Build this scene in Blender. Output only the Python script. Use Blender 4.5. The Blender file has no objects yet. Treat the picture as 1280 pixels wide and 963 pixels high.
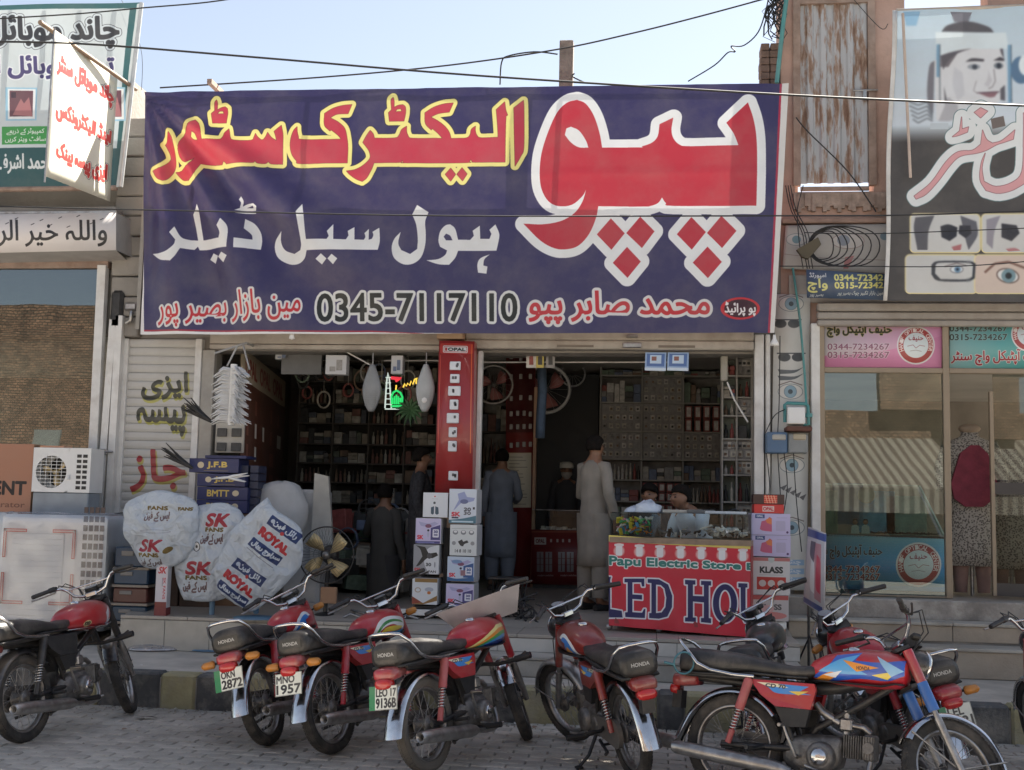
import bpy, math, random
import numpy as np
from mathutils import Vector, Matrix, noise
random.seed(7)
R = math.radians
S = bpy.context.scene
COL = S.collection

# ---------------------------------------------------------------- camera
D = 11.8                       # metres from the camera to the shop fronts (y = 0)
CAMZ = 1.6
F = 1500.0                     # focal length in pixels of a 1280 px wide picture
CAMM = Matrix.Rotation(R(6.8), 4, 'Z') @ Matrix.Rotation(R(90 + 5.97), 4, 'X') @ Matrix.Rotation(R(1.25), 4, 'Z')
CAMM.translation = Vector((0, -D, CAMZ))
cd = bpy.data.cameras.new('camera'); cam = bpy.data.objects.new('camera', cd); COL.objects.link(cam)
cam.matrix_world = CAMM
cd.sensor_width = 36; cd.lens = 36 * F / 1280; cd.clip_end = 500; cd.clip_start = .05
S.camera = cam

# ---------------------------------------------------------------- light
SUN_EL, SUN_AZ = R(48), R(28)       # the sun stands behind the shops
w = bpy.data.worlds.new('World'); S.world = w; w.use_nodes = True
nt = w.node_tree; nt.nodes.clear()
sky = nt.nodes.new('ShaderNodeTexSky'); sky.sky_type = 'NISHITA'; sky.sun_disc = False
sky.sun_elevation = SUN_EL; sky.sun_rotation = SUN_AZ; sky.air_density = 1.0; sky.dust_density = 0.5; sky.ozone_density = 1.0
bg = nt.nodes.new('ShaderNodeBackground'); bg.inputs[1].default_value = 0.05
wo = nt.nodes.new('ShaderNodeOutputWorld')
hs_ = nt.nodes.new('ShaderNodeHueSaturation'); hs_.inputs['Saturation'].default_value = .62; hs_.inputs['Value'].default_value = .74
nt.links.new(sky.outputs[0], hs_.inputs['Color']); nt.links.new(hs_.outputs[0], bg.inputs[0]); nt.links.new(bg.outputs[0], wo.inputs[0])
sl = bpy.data.lights.new('sun', 'SUN'); sl.energy = 5.0; sl.angle = R(.5); sl.color = (1, .93, .82)
so = bpy.data.objects.new('sun', sl); COL.objects.link(so)
sdir = Vector((math.sin(SUN_AZ) * math.cos(SUN_EL), math.cos(SUN_AZ) * math.cos(SUN_EL), math.sin(SUN_EL)))
so.rotation_euler = sdir.to_track_quat('Z', 'Y').to_euler()
S.view_settings.view_transform = 'Standard'; S.view_settings.look = 'None'
S.view_settings.exposure = 2.3; S.view_settings.gamma = 1; S.view_settings.use_curve_mapping = False
S.cycles.max_bounces = 8; S.cycles.diffuse_bounces = 6; S.cycles.transparent_max_bounces = 16; S.cycles.sample_clamp_indirect = 6

# ---------------------------------------------------------------- pixel -> place
ROT3 = CAMM.to_3x3()
def ray(px, py): return ROT3 @ Vector(((px - 640) / F, -(py - 481.5) / F, -1))
def P(px, py, y=None, z=None, x=None):
    d = ray(px, py); o = CAMM.translation
    t = (y - o.y) / d.y if y is not None else ((z - o.z) / d.z if z is not None else (x - o.x) / d.x)
    return o + d * t
def X(px, py, y): return P(px, py, y).x
def Z(px, py, y): return P(px, py, y).z

# ---------------------------------------------------------------- objects
def tag(o, label=None, cat=None, group=None, kind=None):
    if label: o['label'] = label
    if cat: o['category'] = cat
    if group: o['group'] = group
    if kind: o['kind'] = kind
    return o
def empty(name, loc=(0, 0, 0), rz=0, label=None, cat=None, group=None, rot=None):
    o = bpy.data.objects.new(name, None); COL.objects.link(o); o.empty_display_size = .1
    o.location = loc; o.rotation_euler = rot if rot else (0, 0, rz)
    return tag(o, label, cat, group)
def link(name, me, parent=None, loc=(0, 0, 0), rot=(0, 0, 0)):
    o = bpy.data.objects.new(name, me); COL.objects.link(o)
    if parent: o.parent = parent
    o.location = loc; o.rotation_euler = rot
    return o
def copy_tree(o, parent=None):
    c = o.copy(); COL.objects.link(c); c.parent = parent
    for ch in list(o.children): copy_tree(ch, c)
    return c

class MB:
    """collects shapes and links them as one mesh"""
    def __init__(s): s.v = []; s.f = []; s.m = []; s.uv = {}; s.sm = []; s.T = Matrix()
    def _add(s, vs, fs, mi=0, smooth=False, uvs=None):
        n = len(s.v); s.v += [s.T @ Vector(p) for p in vs]
        for k, f in enumerate(fs):
            if uvs: s.uv[len(s.f)] = uvs[k]
            s.f.append([n + i for i in f]); s.m.append(mi); s.sm.append(smooth)
        return s
    def box(s, a, b, mi=0, bev=0):
        x0, y0, z0 = [min(a[i], b[i]) for i in range(3)]; x1, y1, z1 = [max(a[i], b[i]) for i in range(3)]
        if bev <= 0:
            vs = [(x0,y0,z0),(x1,y0,z0),(x1,y1,z0),(x0,y1,z0),(x0,y0,z1),(x1,y0,z1),(x1,y1,z1),(x0,y1,z1)]
            return s._add(vs, [(0,3,2,1),(4,5,6,7),(0,1,5,4),(1,2,6,5),(2,3,7,6),(3,0,4,7)], mi)
        b_ = min(bev, (x1-x0)/2.01, (y1-y0)/2.01, (z1-z0)/2.01); vs = []; idx = {}
        for sx in (0, 1):
            for sy in (0, 1):
                for sz in (0, 1):
                    X_, Y_, Z_ = (x1 if sx else x0), (y1 if sy else y0), (z1 if sz else z0)
                    dx, dy, dz = (-b_ if sx else b_), (-b_ if sy else b_), (-b_ if sz else b_)
                    for ax, p in (('x', (X_, Y_+dy, Z_+dz)), ('y', (X_+dx, Y_, Z_+dz)), ('z', (X_+dx, Y_+dy, Z_))):
                        idx[sx, sy, sz, ax] = len(vs); vs.append(p)
        g = lambda *k: idx[k]; fs = []
        fs += [(g(0,0,0,'x'),g(0,0,1,'x'),g(0,1,1,'x'),g(0,1,0,'x')),(g(1,0,0,'x'),g(1,1,0,'x'),g(1,1,1,'x'),g(1,0,1,'x')),
               (g(0,0,0,'y'),g(1,0,0,'y'),g(1,0,1,'y'),g(0,0,1,'y')),(g(0,1,0,'y'),g(0,1,1,'y'),g(1,1,1,'y'),g(1,1,0,'y')),
               (g(0,0,0,'z'),g(0,1,0,'z'),g(1,1,0,'z'),g(1,0,0,'z')),(g(0,0,1,'z'),g(1,0,1,'z'),g(1,1,1,'z'),g(0,1,1,'z'))]
        for i in (0, 1):
            for j in (0, 1):
                fs += [(g(0,i,j,'y'),g(1,i,j,'y'),g(1,i,j,'z'),g(0,i,j,'z')),(g(i,0,j,'x'),g(i,1,j,'x'),g(i,1,j,'z'),g(i,0,j,'z')),
                       (g(i,j,0,'x'),g(i,j,1,'x'),g(i,j,1,'y'),g(i,j,0,'y'))]
                for k in (0, 1): fs.append((g(i,j,k,'x'),g(i,j,k,'y'),g(i,j,k,'z')))
        c = Vector(((x0+x1)/2,(y0+y1)/2,(z0+z1)/2)); out = []
        for f in fs:
            p = [Vector(vs[i]) for i in f]; n = (p[1]-p[0]).cross(p[2]-p[0])
            out.append(f if n.dot(sum(p, Vector())/len(p)-c) > 0 else tuple(reversed(f)))
        return s._add(vs, out, mi)
    def tube(s, pts, r, n=8, mi=0, cap=True, closed=False):
        pts = [Vector(p) for p in pts]; m = len(pts); rr = r if isinstance(r, (list, tuple)) else [r] * m
        vs = []; fs = []; up = None
        for i, p in enumerate(pts):
            if closed: t = (pts[(i+1) % m] - pts[i-1])
            else: t = pts[min(i+1, m-1)] - pts[max(i-1, 0)]
            t = t.normalized() if t.length > 1e-9 else Vector((0,0,1))
            if up is None: up = Vector((0,0,1)) if abs(t.z) < .9 else Vector((1,0,0))
            a = t.cross(up).normalized(); b = a.cross(t).normalized(); up = b
            for k in range(n):
                th = 2*math.pi*k/n; vs.append(p + (a*math.cos(th) + b*math.sin(th)) * rr[i])
        for i in range(m if closed else m-1):
            j = (i+1) % m
            for k in range(n): fs.append((i*n+k, i*n+(k+1) % n, j*n+(k+1) % n, j*n+k))
        s._add(vs, fs, mi, True)
        if cap and not closed: s._add(vs[:n], [tuple(reversed(range(n)))], mi); s._add(vs[-n:], [tuple(range(n))], mi)
        return s
    def cyl(s, a, b, r, n=16, mi=0): return s.tube([a, b], r, n, mi)
    def lathe(s, prof, o=(0,0,0), axis='z', n=24, mi=0, smooth=True, cap=False):
        vs = []; fs = []; o = Vector(o)
        for r, h in prof:
            for k in range(n):
                th = 2*math.pi*k/n; c, q = r*math.cos(th), r*math.sin(th)
                vs.append(o + Vector({'z': (c, q, h), 'y': (q, h, c), 'x': (h, c, q)}[axis]))
        for i in range(len(prof)-1):
            for k in range(n): fs.append((i*n+k, i*n+(k+1) % n, (i+1)*n+(k+1) % n, (i+1)*n+k))
        s._add(vs, fs, mi, smooth)
        if cap: s._add(vs[:n], [tuple(reversed(range(n)))], mi); s._add(vs[-n:], [tuple(range(n))], mi)
        return s
    def loft(s, rings, mi=0, cap=True, closed_ring=True, uvf=None, smooth=True):
        n = len(rings[0]); vs = [Vector(p) for r in rings for p in r]; fs = []
        for i in range(len(rings)-1):
            for k in range(n if closed_ring else n-1): fs.append((i*n+k, i*n+(k+1) % n, (i+1)*n+(k+1) % n, (i+1)*n+k))
        if cap and closed_ring: fs.append(tuple(reversed(range(n)))); fs.append(tuple(range((len(rings)-1)*n, len(rings)*n)))
        uvs = [[uvf(vs[i]) for i in f] for f in fs] if uvf else None
        return s._add(vs, fs, mi, smooth, uvs)
    def prism(s, poly, o, ax1, ax2, depth, mi=0, smooth=False):
        """poly: 2D outline in ax1/ax2 from o, thick along depth"""
        o, a, b, d = Vector(o), Vector(ax1), Vector(ax2), Vector(depth); n = len(poly)
        vs = [o + a*p[0] + b*p[1] for p in poly]; vs += [v + d for v in vs]
        fs = [tuple(reversed(range(n))), tuple(range(n, 2*n))]
        if a.cross(b).dot(d) < 0: fs = [tuple(reversed(f)) for f in fs]
        for i in range(n):
            f = (i, (i+1) % n, n+(i+1) % n, n+i); fs.append(f if a.cross(b).dot(d) > 0 else tuple(reversed(f)))
        return s._add(vs, fs, mi, smooth)
    def quad(s, p, mi=0, uv=((0,0),(1,0),(1,1),(0,1))): return s._add(p, [(0,1,2,3)], mi, False, [list(uv)])
    def ball(s, c, r, n=12, m=8, mi=0):
        if not isinstance(r, (tuple, list)): r = (r, r, r)
        rings = []
        for i in range(m+1):
            a = -math.pi/2 + math.pi*i/m; q = max(math.cos(a), .02)
            rings.append([(c[0]+r[0]*q*math.cos(2*math.pi*k/n), c[1]+r[1]*q*math.sin(2*math.pi*k/n), c[2]+r[2]*math.sin(a)) for k in range(n)])
        return s.loft(rings, mi)
    def mesh(s, name, mats):
        me = bpy.data.meshes.new(name); me.from_pydata(s.v, [], s.f)
        for m in (mats if isinstance(mats, (list, tuple)) else [mats]): me.materials.append(m)
        me.polygons.foreach_set('material_index', s.m); me.polygons.foreach_set('use_smooth', s.sm)
        if s.uv:
            l = me.uv_layers.new(name='UVMap').data
            for pi, uvs in s.uv.items():
                for li, c in zip(me.polygons[pi].loop_indices, uvs): l[li].uv = c
        me.update(); return me
    def obj(s, name, mats, parent=None, loc=(0,0,0), rot=(0,0,0)):
        return link(name, s.mesh(name, mats), parent, loc, rot)

# ---------------------------------------------------------------- materials
MATS = {}
def mat(name, col, rough=.6, metal=0, var=.12, vs=8, bump=0, bs=60, dirt=None, dirt_amt=.3, ds=3, coat=0, spec=.5, trans=0, emit=0, world=False):
    if name in MATS: return MATS[name]
    m = bpy.data.materials.new(name); m.use_nodes = True; MATS[name] = m
    t = m.node_tree; N = t.nodes; L = t.links; b = N['Principled BSDF']
    b.inputs['Roughness'].default_value = rough; b.inputs['Metallic'].default_value = metal
    b.inputs['Coat Weight'].default_value = coat; b.inputs['Specular IOR Level'].default_value = spec
    c = (*col, 1); tc = N.new('ShaderNodeTexCoord')
    src = None
    if var > 0:
        n1 = N.new('ShaderNodeTexNoise'); n1.inputs['Scale'].default_value = vs; n1.inputs['Detail'].default_value = 5
        L.new(tc.outputs['Object'], n1.inputs['Vector'])
        mr = N.new('ShaderNodeMapRange'); mr.inputs[1].default_value = .3; mr.inputs[2].default_value = .7
        mr.inputs[3].default_value = 1-var; mr.inputs[4].default_value = 1+var; L.new(n1.outputs[0], mr.inputs[0])
        hs = N.new('ShaderNodeVectorMath'); hs.operation = 'SCALE'; hs.inputs[0].default_value = col
        L.new(mr.outputs[0], hs.inputs['Scale']); src = hs.outputs[0]
        rr = N.new('ShaderNodeMapRange'); rr.inputs[3].default_value = max(0, rough-.1); rr.inputs[4].default_value = min(1, rough+.12)
        L.new(n1.outputs[0], rr.inputs[0]); L.new(rr.outputs[0], b.inputs['Roughness'])
    if dirt:
        n2 = N.new('ShaderNodeTexNoise'); n2.inputs['Scale'].default_value = ds; n2.inputs['Detail'].default_value = 8; n2.inputs['Roughness'].default_value = .65
        L.new(N.new('ShaderNodeNewGeometry').outputs['Position'] if world else tc.outputs['Object'], n2.inputs['Vector'])
        mr2 = N.new('ShaderNodeMapRange'); mr2.inputs[1].default_value = .45; mr2.inputs[2].default_value = .7; mr2.inputs[4].default_value = dirt_amt
        L.new(n2.outputs[0], mr2.inputs[0]); mx = N.new('ShaderNodeMix'); mx.data_type = 'RGBA'
        L.new(mr2.outputs[0], mx.inputs[0])
        if src: L.new(src, mx.inputs[6])
        else: mx.inputs[6].default_value = c
        mx.inputs[7].default_value = (*dirt, 1); src = mx.outputs[2]
    if src: L.new(src, b.inputs['Base Color'])
    else: b.inputs['Base Color'].default_value = c
    if bump:
        n3 = N.new('ShaderNodeTexNoise'); n3.inputs['Scale'].default_value = bs; n3.inputs['Detail'].default_value = 4
        L.new(tc.outputs['Object'], n3.inputs['Vector']); bp = N.new('ShaderNodeBump'); bp.inputs['Strength'].default_value = bump; bp.inputs['Distance'].default_value = .01
        L.new(n3.outputs[0], bp.inputs['Height']); L.new(bp.outputs[0], b.inputs['Normal'])
    if trans:
        ts = N.new('ShaderNodeBsdfTranslucent'); ms = N.new('ShaderNodeMixShader'); ms.inputs[0].default_value = trans
        ts.inputs[0].default_value = c
        if src: L.new(src, ts.inputs[0])
        L.new(b.outputs[0], ms.inputs[1]); L.new(ts.outputs[0], ms.inputs[2]); L.new(ms.outputs[0], N['Material Output'].inputs[0])
    if emit: b.inputs['Emission Color'].default_value = c; b.inputs['Emission Strength'].default_value = emit
    return m
def glassmat(name, tint=(.9, .95, .93), refl=.08, rough=.01, film=0, filmcol=(.8,.8,.8), wav=0):
    if name in MATS: return MATS[name]
    m = bpy.data.materials.new(name); m.use_nodes = True; MATS[name] = m; N = m.node_tree.nodes; L = m.node_tree.links
    N.remove(N['Principled BSDF'])
    tr = N.new('ShaderNodeBsdfTransparent'); tr.inputs[0].default_value = (*tint, 1)
    gl = N.new('ShaderNodeBsdfGlossy'); gl.inputs['Roughness'].default_value = rough; gl.inputs[0].default_value = (.95, .97, 1, 1)
    lw = N.new('ShaderNodeFresnel'); lw.inputs[0].default_value = 1.5
    ad = N.new('ShaderNodeMath'); ad.operation = 'ADD'; ad.use_clamp = True; ad.inputs[1].default_value = refl
    mx = N.new('ShaderNodeMixShader'); L.new(lw.outputs[0], ad.inputs[0]); L.new(ad.outputs[0], mx.inputs[0])
    L.new(tr.outputs[0], mx.inputs[1]); L.new(gl.outputs[0], mx.inputs[2]); out = mx.outputs[0]
    if wav:
        nn = N.new('ShaderNodeTexNoise'); nn.inputs['Scale'].default_value = 1.3; tc = N.new('ShaderNodeTexCoord'); L.new(tc.outputs['Object'], nn.inputs['Vector'])
        bp = N.new('ShaderNodeBump'); bp.inputs['Strength'].default_value = wav; bp.inputs['Distance'].default_value = .01; L.new(nn.outputs[0], bp.inputs['Height']); L.new(bp.outputs[0], gl.inputs['Normal'])
    if film:
        df = N.new('ShaderNodeBsdfDiffuse'); df.inputs[0].default_value = (*filmcol, 1); m2 = N.new('ShaderNodeMixShader')
        nn = N.new('ShaderNodeTexNoise'); nn.inputs['Scale'].default_value = 4; nn.inputs['Detail'].default_value = 6
        tc = N.new('ShaderNodeTexCoord'); L.new(tc.outputs['Object'], nn.inputs['Vector'])
        mr = N.new('ShaderNodeMapRange'); mr.inputs[3].default_value = film*.6; mr.inputs[4].default_value = min(1, film*1.4); L.new(nn.outputs[0], mr.inputs[0])
        L.new(mr.outputs[0], m2.inputs[0]); L.new(out, m2.inputs[1]); L.new(df.outputs[0], m2.inputs[2]); out = m2.outputs[0]
    L.new(out, N['Material Output'].inputs[0])
    return m

# ---------------------------------------------------------------- prints (flat lettering and pictures, drawn by code)
AR = dict(zip('بپتٹثجچحخسشصضطظعغفقکگلمنہھیئ', (0xFE8F,0xFB56,0xFE95,0xFB66,0xFE99,0xFE9D,0xFB7A,0xFEA1,0xFEA5,0xFEB1,0xFEB5,0xFEB9,0xFEBD,0xFEC1,0xFEC5,0xFEC9,0xFECD,0xFED1,0xFED5,0xFB8E,0xFB92,0xFEDD,0xFEE1,0xFEE5,0xFBA6,0xFBAA,0xFBFC,0xFE89)))
ARR = dict(zip('ادڈذرڑزںوےآ', (0xFE8D,0xFEA9,0xFB88,0xFEAB,0xFEAD,0xFB8C,0xFEAF,0xFB9E,0xFEED,0xFBAE,0xFE81)))
def shape(s):
    if not any(c in AR or c in ARR for c in s): return s
    out = []
    for i, c in enumerate(s):
        if c not in AR and c not in ARR: out.append(c); continue
        pj = i > 0 and s[i-1] in AR; nj = i+1 < len(s) and (s[i+1] in AR or s[i+1] in ARR)
        if c in ARR: out.append(chr(ARR[c] + (1 if pj else 0)))
        else: out.append(chr(AR[c] + (0 if not pj and not nj else 1 if pj and not nj else 2 if nj and not pj else 3)))
    return ''.join(reversed(out))
_tc = {}
def text_edges(s):
    if s in _tc: return _tc[s]
    c = bpy.data.curves.new('t', 'FONT'); c.body = shape(s); c.resolution_u = 4
    o = bpy.data.objects.new('t', c); COL.objects.link(o)
    dg = bpy.context.evaluated_depsgraph_get(); ev = o.evaluated_get(dg); m = ev.to_mesh()
    co = np.zeros(len(m.vertices)*3); m.vertices.foreach_get('co', co); co = co.reshape(-1, 3)[:, :2]
    cnt = {}
    for p in m.polygons:
        vs = list(p.vertices); a = 0
        for i in range(len(vs)): a += co[vs[i]][0]*co[vs[(i+1) % len(vs)]][1] - co[vs[(i+1) % len(vs)]][0]*co[vs[i]][1]
        if a < 0: vs.reverse()
        for i in range(len(vs)):
            a_, b_ = vs[i], vs[(i+1) % len(vs)]
            if cnt.get((b_, a_), 0) > 0: cnt[(b_, a_)] -= 1
            else: cnt[(a_, b_)] = cnt.get((a_, b_), 0)+1
    E = np.array([(*co[a], *co[b]) for (a, b), n in cnt.items() for _ in range(n)]) if cnt else np.zeros((0, 4))
    ev.to_mesh_clear(); bpy.data.objects.remove(o); bpy.data.curves.remove(c)
    _tc[s] = E; return E
def smooth_loop(pts, k=4, ang=42):
    n = len(pts); P_ = [np.array(p, float) for p in pts]; out = []
    def corner(i):
        a, b, c = P_[i-1], P_[i], P_[(i+1) % n]; u, v = b-a, c-b
        return np.dot(u, v)/(np.linalg.norm(u)*np.linalg.norm(v)+1e-9) < math.cos(R(ang))
    C_ = [corner(i) for i in range(n)]
    for i in range(n):
        p1, p2 = P_[i], P_[(i+1) % n]
        if C_[i] and C_[(i+1) % n]: out.append(p1); continue
        p0 = P_[i-1] if not C_[i] else 2*p1-p2; p3 = P_[(i+2) % n] if not C_[(i+1) % n] else 2*p2-p1
        for j in range(k):
            t = j/k; out.append(.5*((2*p1)+(-p0+p2)*t+(2*p0-5*p1+4*p2-p3)*t*t+(-p0+3*p1-3*p2+p3)*t**3))
    return out
class Canvas:
    """a print w x h units, drawn in colours; y runs down"""
    def __init__(s, w, h, ppu, col, xf=None):
        s.W, s.H = int(w*ppu), int(h*ppu); s.k = ppu; s.a = np.empty((s.H, s.W, 3), np.float32); s.a[:] = col; s.xf = xf
        s.w, s.h = w, h
    def t(s, E):
        E = np.asarray(E, float)
        if s.xf is not None:
            q = np.c_[E, np.ones(len(E))] @ s.xf.T; E = q[:, :2]/q[:, 2:]
        return E*s.k
    def rast(s, edges, pad=0, evenodd=True, dil=()):
        """edges Nx4 in canvas px -> list of (mask, window), masks dilated by each radius"""
        mx = max([0, *dil]) + 2 + pad
        x0 = int(max(0, edges[:, [0, 2]].min()-mx)); x1 = int(min(s.W, edges[:, [0, 2]].max()+mx+1))
        y0 = int(max(0, edges[:, [1, 3]].min()-mx)); y1 = int(min(s.H, edges[:, [1, 3]].max()+mx+1))
        if x1 <= x0 or y1 <= y0: return None
        SS = 3; w_, h_ = (x1-x0)*SS, (y1-y0)*SS
        acc = np.zeros((h_, w_+1), np.int32); E = (edges - np.array([x0, y0, x0, y0]))*SS
        for ax, ay, bx, by in E:
            if ay == by: continue
            sg = 1
            if ay > by: ax, ay, bx, by = bx, by, ax, ay; sg = -1
            r0 = max(0, math.ceil(ay-.5)); r1 = min(h_, math.ceil(by-.5))
            if r1 <= r0: continue
            rows = np.arange(r0, r1); xs = ax + (rows+.5-ay)*(bx-ax)/(by-ay)
            ci = np.clip(np.ceil(xs-.5), 0, w_).astype(int); np.add.at(acc, (rows, ci), 1 if evenodd else sg)
        c = np.cumsum(acc[:, :w_], axis=1); b = (c % 2 == 1) if evenodd else (c != 0)
        outs = []
        for r in dil:
            if r <= 0: q = b
            else:
                rr = r*SS; ph, pw = h_+int(rr*2)+2, w_+int(rr*2)+2; yy, xx = np.ogrid[:ph, :pw]
                dy = np.minimum(yy, ph-yy); dx = np.minimum(xx, pw-xx); kern = ((dx*dx+dy*dy) <= rr*rr).astype(np.float32)
                q = np.fft.irfft2(np.fft.rfft2(b.astype(np.float32), (ph, pw))*np.fft.rfft2(kern), (ph, pw))[:h_, :w_] > .5
            outs.append(q.astype(np.float32).reshape(y1-y0, SS, x1-x0, SS).mean((1, 3)))
        return outs, (y0, y1, x0, x1)
    def paint(s, m, win, col, alpha=1):
        y0, y1, x0, x1 = win; m = (m*alpha)[..., None]; s.a[y0:y1, x0:x1] = s.a[y0:y1, x0:x1]*(1-m) + np.array(col, np.float32)*m
    def layers(s, edges, cols, evenodd=True):
        r = s.rast(edges, 0, evenodd, [c[0]*s.k for c in cols])
        if r:
            for m, c in zip(r[0], cols): s.paint(m, r[1], c[1])
    def poly(s, loops, col, outl=(), sm=True, bold=0):
        """loops in units; outl = [(width, colour), ...] widest first"""
        Es = []
        for lp in loops:
            q = s.t(smooth_loop(lp) if sm else lp); Es.append(np.c_[q, np.roll(q, -1, 0)])
        s.layers(np.vstack(Es), [*outl, (bold, col)])
    def rect(s, x0, y0, x1, y1, col, r=0, outl=()):
        if r:
            pts = []
            for cx, cy, a0 in ((x1-r, y1-r, 0), (x0+r, y1-r, 90), (x0+r, y0+r, 180), (x1-r, y0+r, 270)):
                for a in range(0, 91, 15): pts.append((cx+r*math.cos(R(a0+a)), cy+r*math.sin(R(a0+a))))
        else: pts = [(x0, y0), (x1, y0), (x1, y1), (x0, y1)]
        s.poly([pts], col, outl, sm=False)
    def ell(s, cx, cy, rx, ry, col, outl=(), rot=0):
        c, q = math.cos(R(rot)), math.sin(R(rot))
        s.poly([[(cx+rx*math.cos(a)*c-ry*math.sin(a)*q, cy+rx*math.cos(a)*q+ry*math.sin(a)*c) for a in [i*math.pi/16 for i in range(32)]]], col, outl, sm=False)
    def line(s, pts, wd, col):
        for a, b in zip(pts[:-1], pts[1:]):
            a, b = np.array(a, float), np.array(b, float); d = b-a; n = np.array([-d[1], d[0]])/(np.linalg.norm(d)+1e-9)*wd/2
            s.poly([[a-n, b-n, b+n, a+n]], col, sm=False)
    def text(s, txt, x0, y0, x1, y1, col, bold=0, outl=(), shear=0, quad=None):
        """text stretched to fill the box (or the 4-corner quad TL,TR,BR,BL)"""
        E = text_edges(txt)
        if not len(E): return
        q = E.reshape(-1, 2).copy(); lo, hi = q.min(0), q.max(0); u = (q-lo)/(hi-lo); u[:, 1] = 1-u[:, 1]
        if quad is not None:
            a, b, c, d = [np.array(p, float) for p in quad]; U, V = u[:, :1], u[:, 1:]
            q = a*(1-U)*(1-V)+b*U*(1-V)+c*U*V+d*(1-U)*V
        else:
            q = np.array([x0, y0]) + u*np.array([x1-x0, y1-y0]); q[:, 0] += shear*(y1-q[:, 1])
        q = s.t(q); s.layers(q.reshape(-1, 4), [*outl, (bold, col)], evenodd=False)
    def grad(s, c0, c1, y0=0, y1=None, x0=0, x1=None, horiz=False):
        y0, y1, x0, x1 = int(y0*s.k), int((y1 or s.h)*s.k), int(x0*s.k), int((x1 or s.w)*s.k)
        n = (x1-x0) if horiz else (y1-y0); t = np.linspace(0, 1, n)[:, None]; g = np.array(c0)*(1-t)+np.array(c1)*t
        s.a[y0:y1, x0:x1] = g[None] if horiz else g[:, None]
    def blur(s, x0, y0, x1, y1, r):
        y0, y1, x0, x1 = max(0, int(y0*s.k)), min(s.H, int(y1*s.k)), max(0, int(x0*s.k)), min(s.W, int(x1*s.k)); n = int(r*s.k*3)
        if y1 <= y0 or x1 <= x0: return
        A = np.pad(s.a[y0:y1, x0:x1], ((n, n), (n, n), (0, 0)), 'edge'); t = np.arange(-n, n+1); g = np.exp(-.5*(t/(r*s.k))**2); g /= g.sum()
        for ax in (0, 1): A = np.apply_along_axis(lambda v: np.convolve(v, g, 'same'), ax, A)
        s.a[y0:y1, x0:x1] = A[n:-n, n:-n]
    def image(s, name):
        im = bpy.data.images.new(name, s.W, s.H); px = np.ones((s.H, s.W, 4), np.float32); px[..., :3] = np.clip(s.a[::-1], 0, 1)
        im.pixels.foreach_set(px.ravel()); im.update(); im.pack(); return im
    def mat(s, name, rough=.5, trans=0, dirt=.15, coat=0, metal=0, bump=0, bscale=3.5, bdist=.03):
        m = bpy.data.materials.new(name); m.use_nodes = True; MATS[name] = m; t = m.node_tree; N = t.nodes; L = t.links; b = N['Principled BSDF']
        it = N.new('ShaderNodeTexImage'); it.image = s.image(name); it.extension = 'EXTEND'
        b.inputs['Roughness'].default_value = rough; b.inputs['Coat Weight'].default_value = coat; b.inputs['Metallic'].default_value = metal
        tc = N.new('ShaderNodeTexCoord'); nn = N.new('ShaderNodeTexNoise'); nn.inputs['Scale'].default_value = 2.2; nn.inputs['Detail'].default_value = 9; nn.inputs['Roughness'].default_value = .68
        L.new(tc.outputs['Object'], nn.inputs['Vector'])
        mr = N.new('ShaderNodeMapRange'); mr.inputs[1].default_value = .42; mr.inputs[2].default_value = .75; mr.inputs[4].default_value = dirt; L.new(nn.outputs[0], mr.inputs[0])
        mx = N.new('ShaderNodeMix'); mx.data_type = 'RGBA'; L.new(mr.outputs[0], mx.inputs[0]); L.new(it.outputs[0], mx.inputs[6]); mx.inputs[7].default_value = (.3, .27, .23, 1)
        L.new(mx.outputs[2], b.inputs['Base Color'])
        if bump:
            n3 = N.new('ShaderNodeTexNoise'); n3.inputs['Scale'].default_value = bscale; n3.inputs['Detail'].default_value = 3; L.new(tc.outputs['Object'], n3.inputs['Vector'])
            bp = N.new('ShaderNodeBump'); bp.inputs['Strength'].default_value = bump; bp.inputs['Distance'].default_value = bdist; n3.inputs['Distortion'].default_value = 1.5 if bdist > .03 else 0; L.new(n3.outputs[0], bp.inputs['Height']); L.new(bp.outputs[0], b.inputs['Normal'])
        if trans:
            ts = N.new('ShaderNodeBsdfTranslucent'); ms = N.new('ShaderNodeMixShader'); ms.inputs[0].default_value = trans
            L.new(mx.outputs[2], ts.inputs[0]); L.new(b.outputs[0], ms.inputs[1]); L.new(ts.outputs[0], ms.inputs[2]); L.new(ms.outputs[0], N['Material Output'].inputs[0])
        return m
def rgb(*c): return tuple(v/255 for v in c)
def lin(*c): return tuple((v/255/12.92 if v/255 <= .04045 else ((v/255+.055)/1.055)**2.4) for v in c)
def homog(src, dst):
    A = []; 
    for (x, y), (u, v) in zip(src, dst):
        A.append([x, y, 1, 0, 0, 0, -u*x, -u*y, -u]); A.append([0, 0, 0, x, y, 1, -v*x, -v*y, -v])
    return np.linalg.svd(np.array(A, float))[2][-1].reshape(3, 3)
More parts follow.
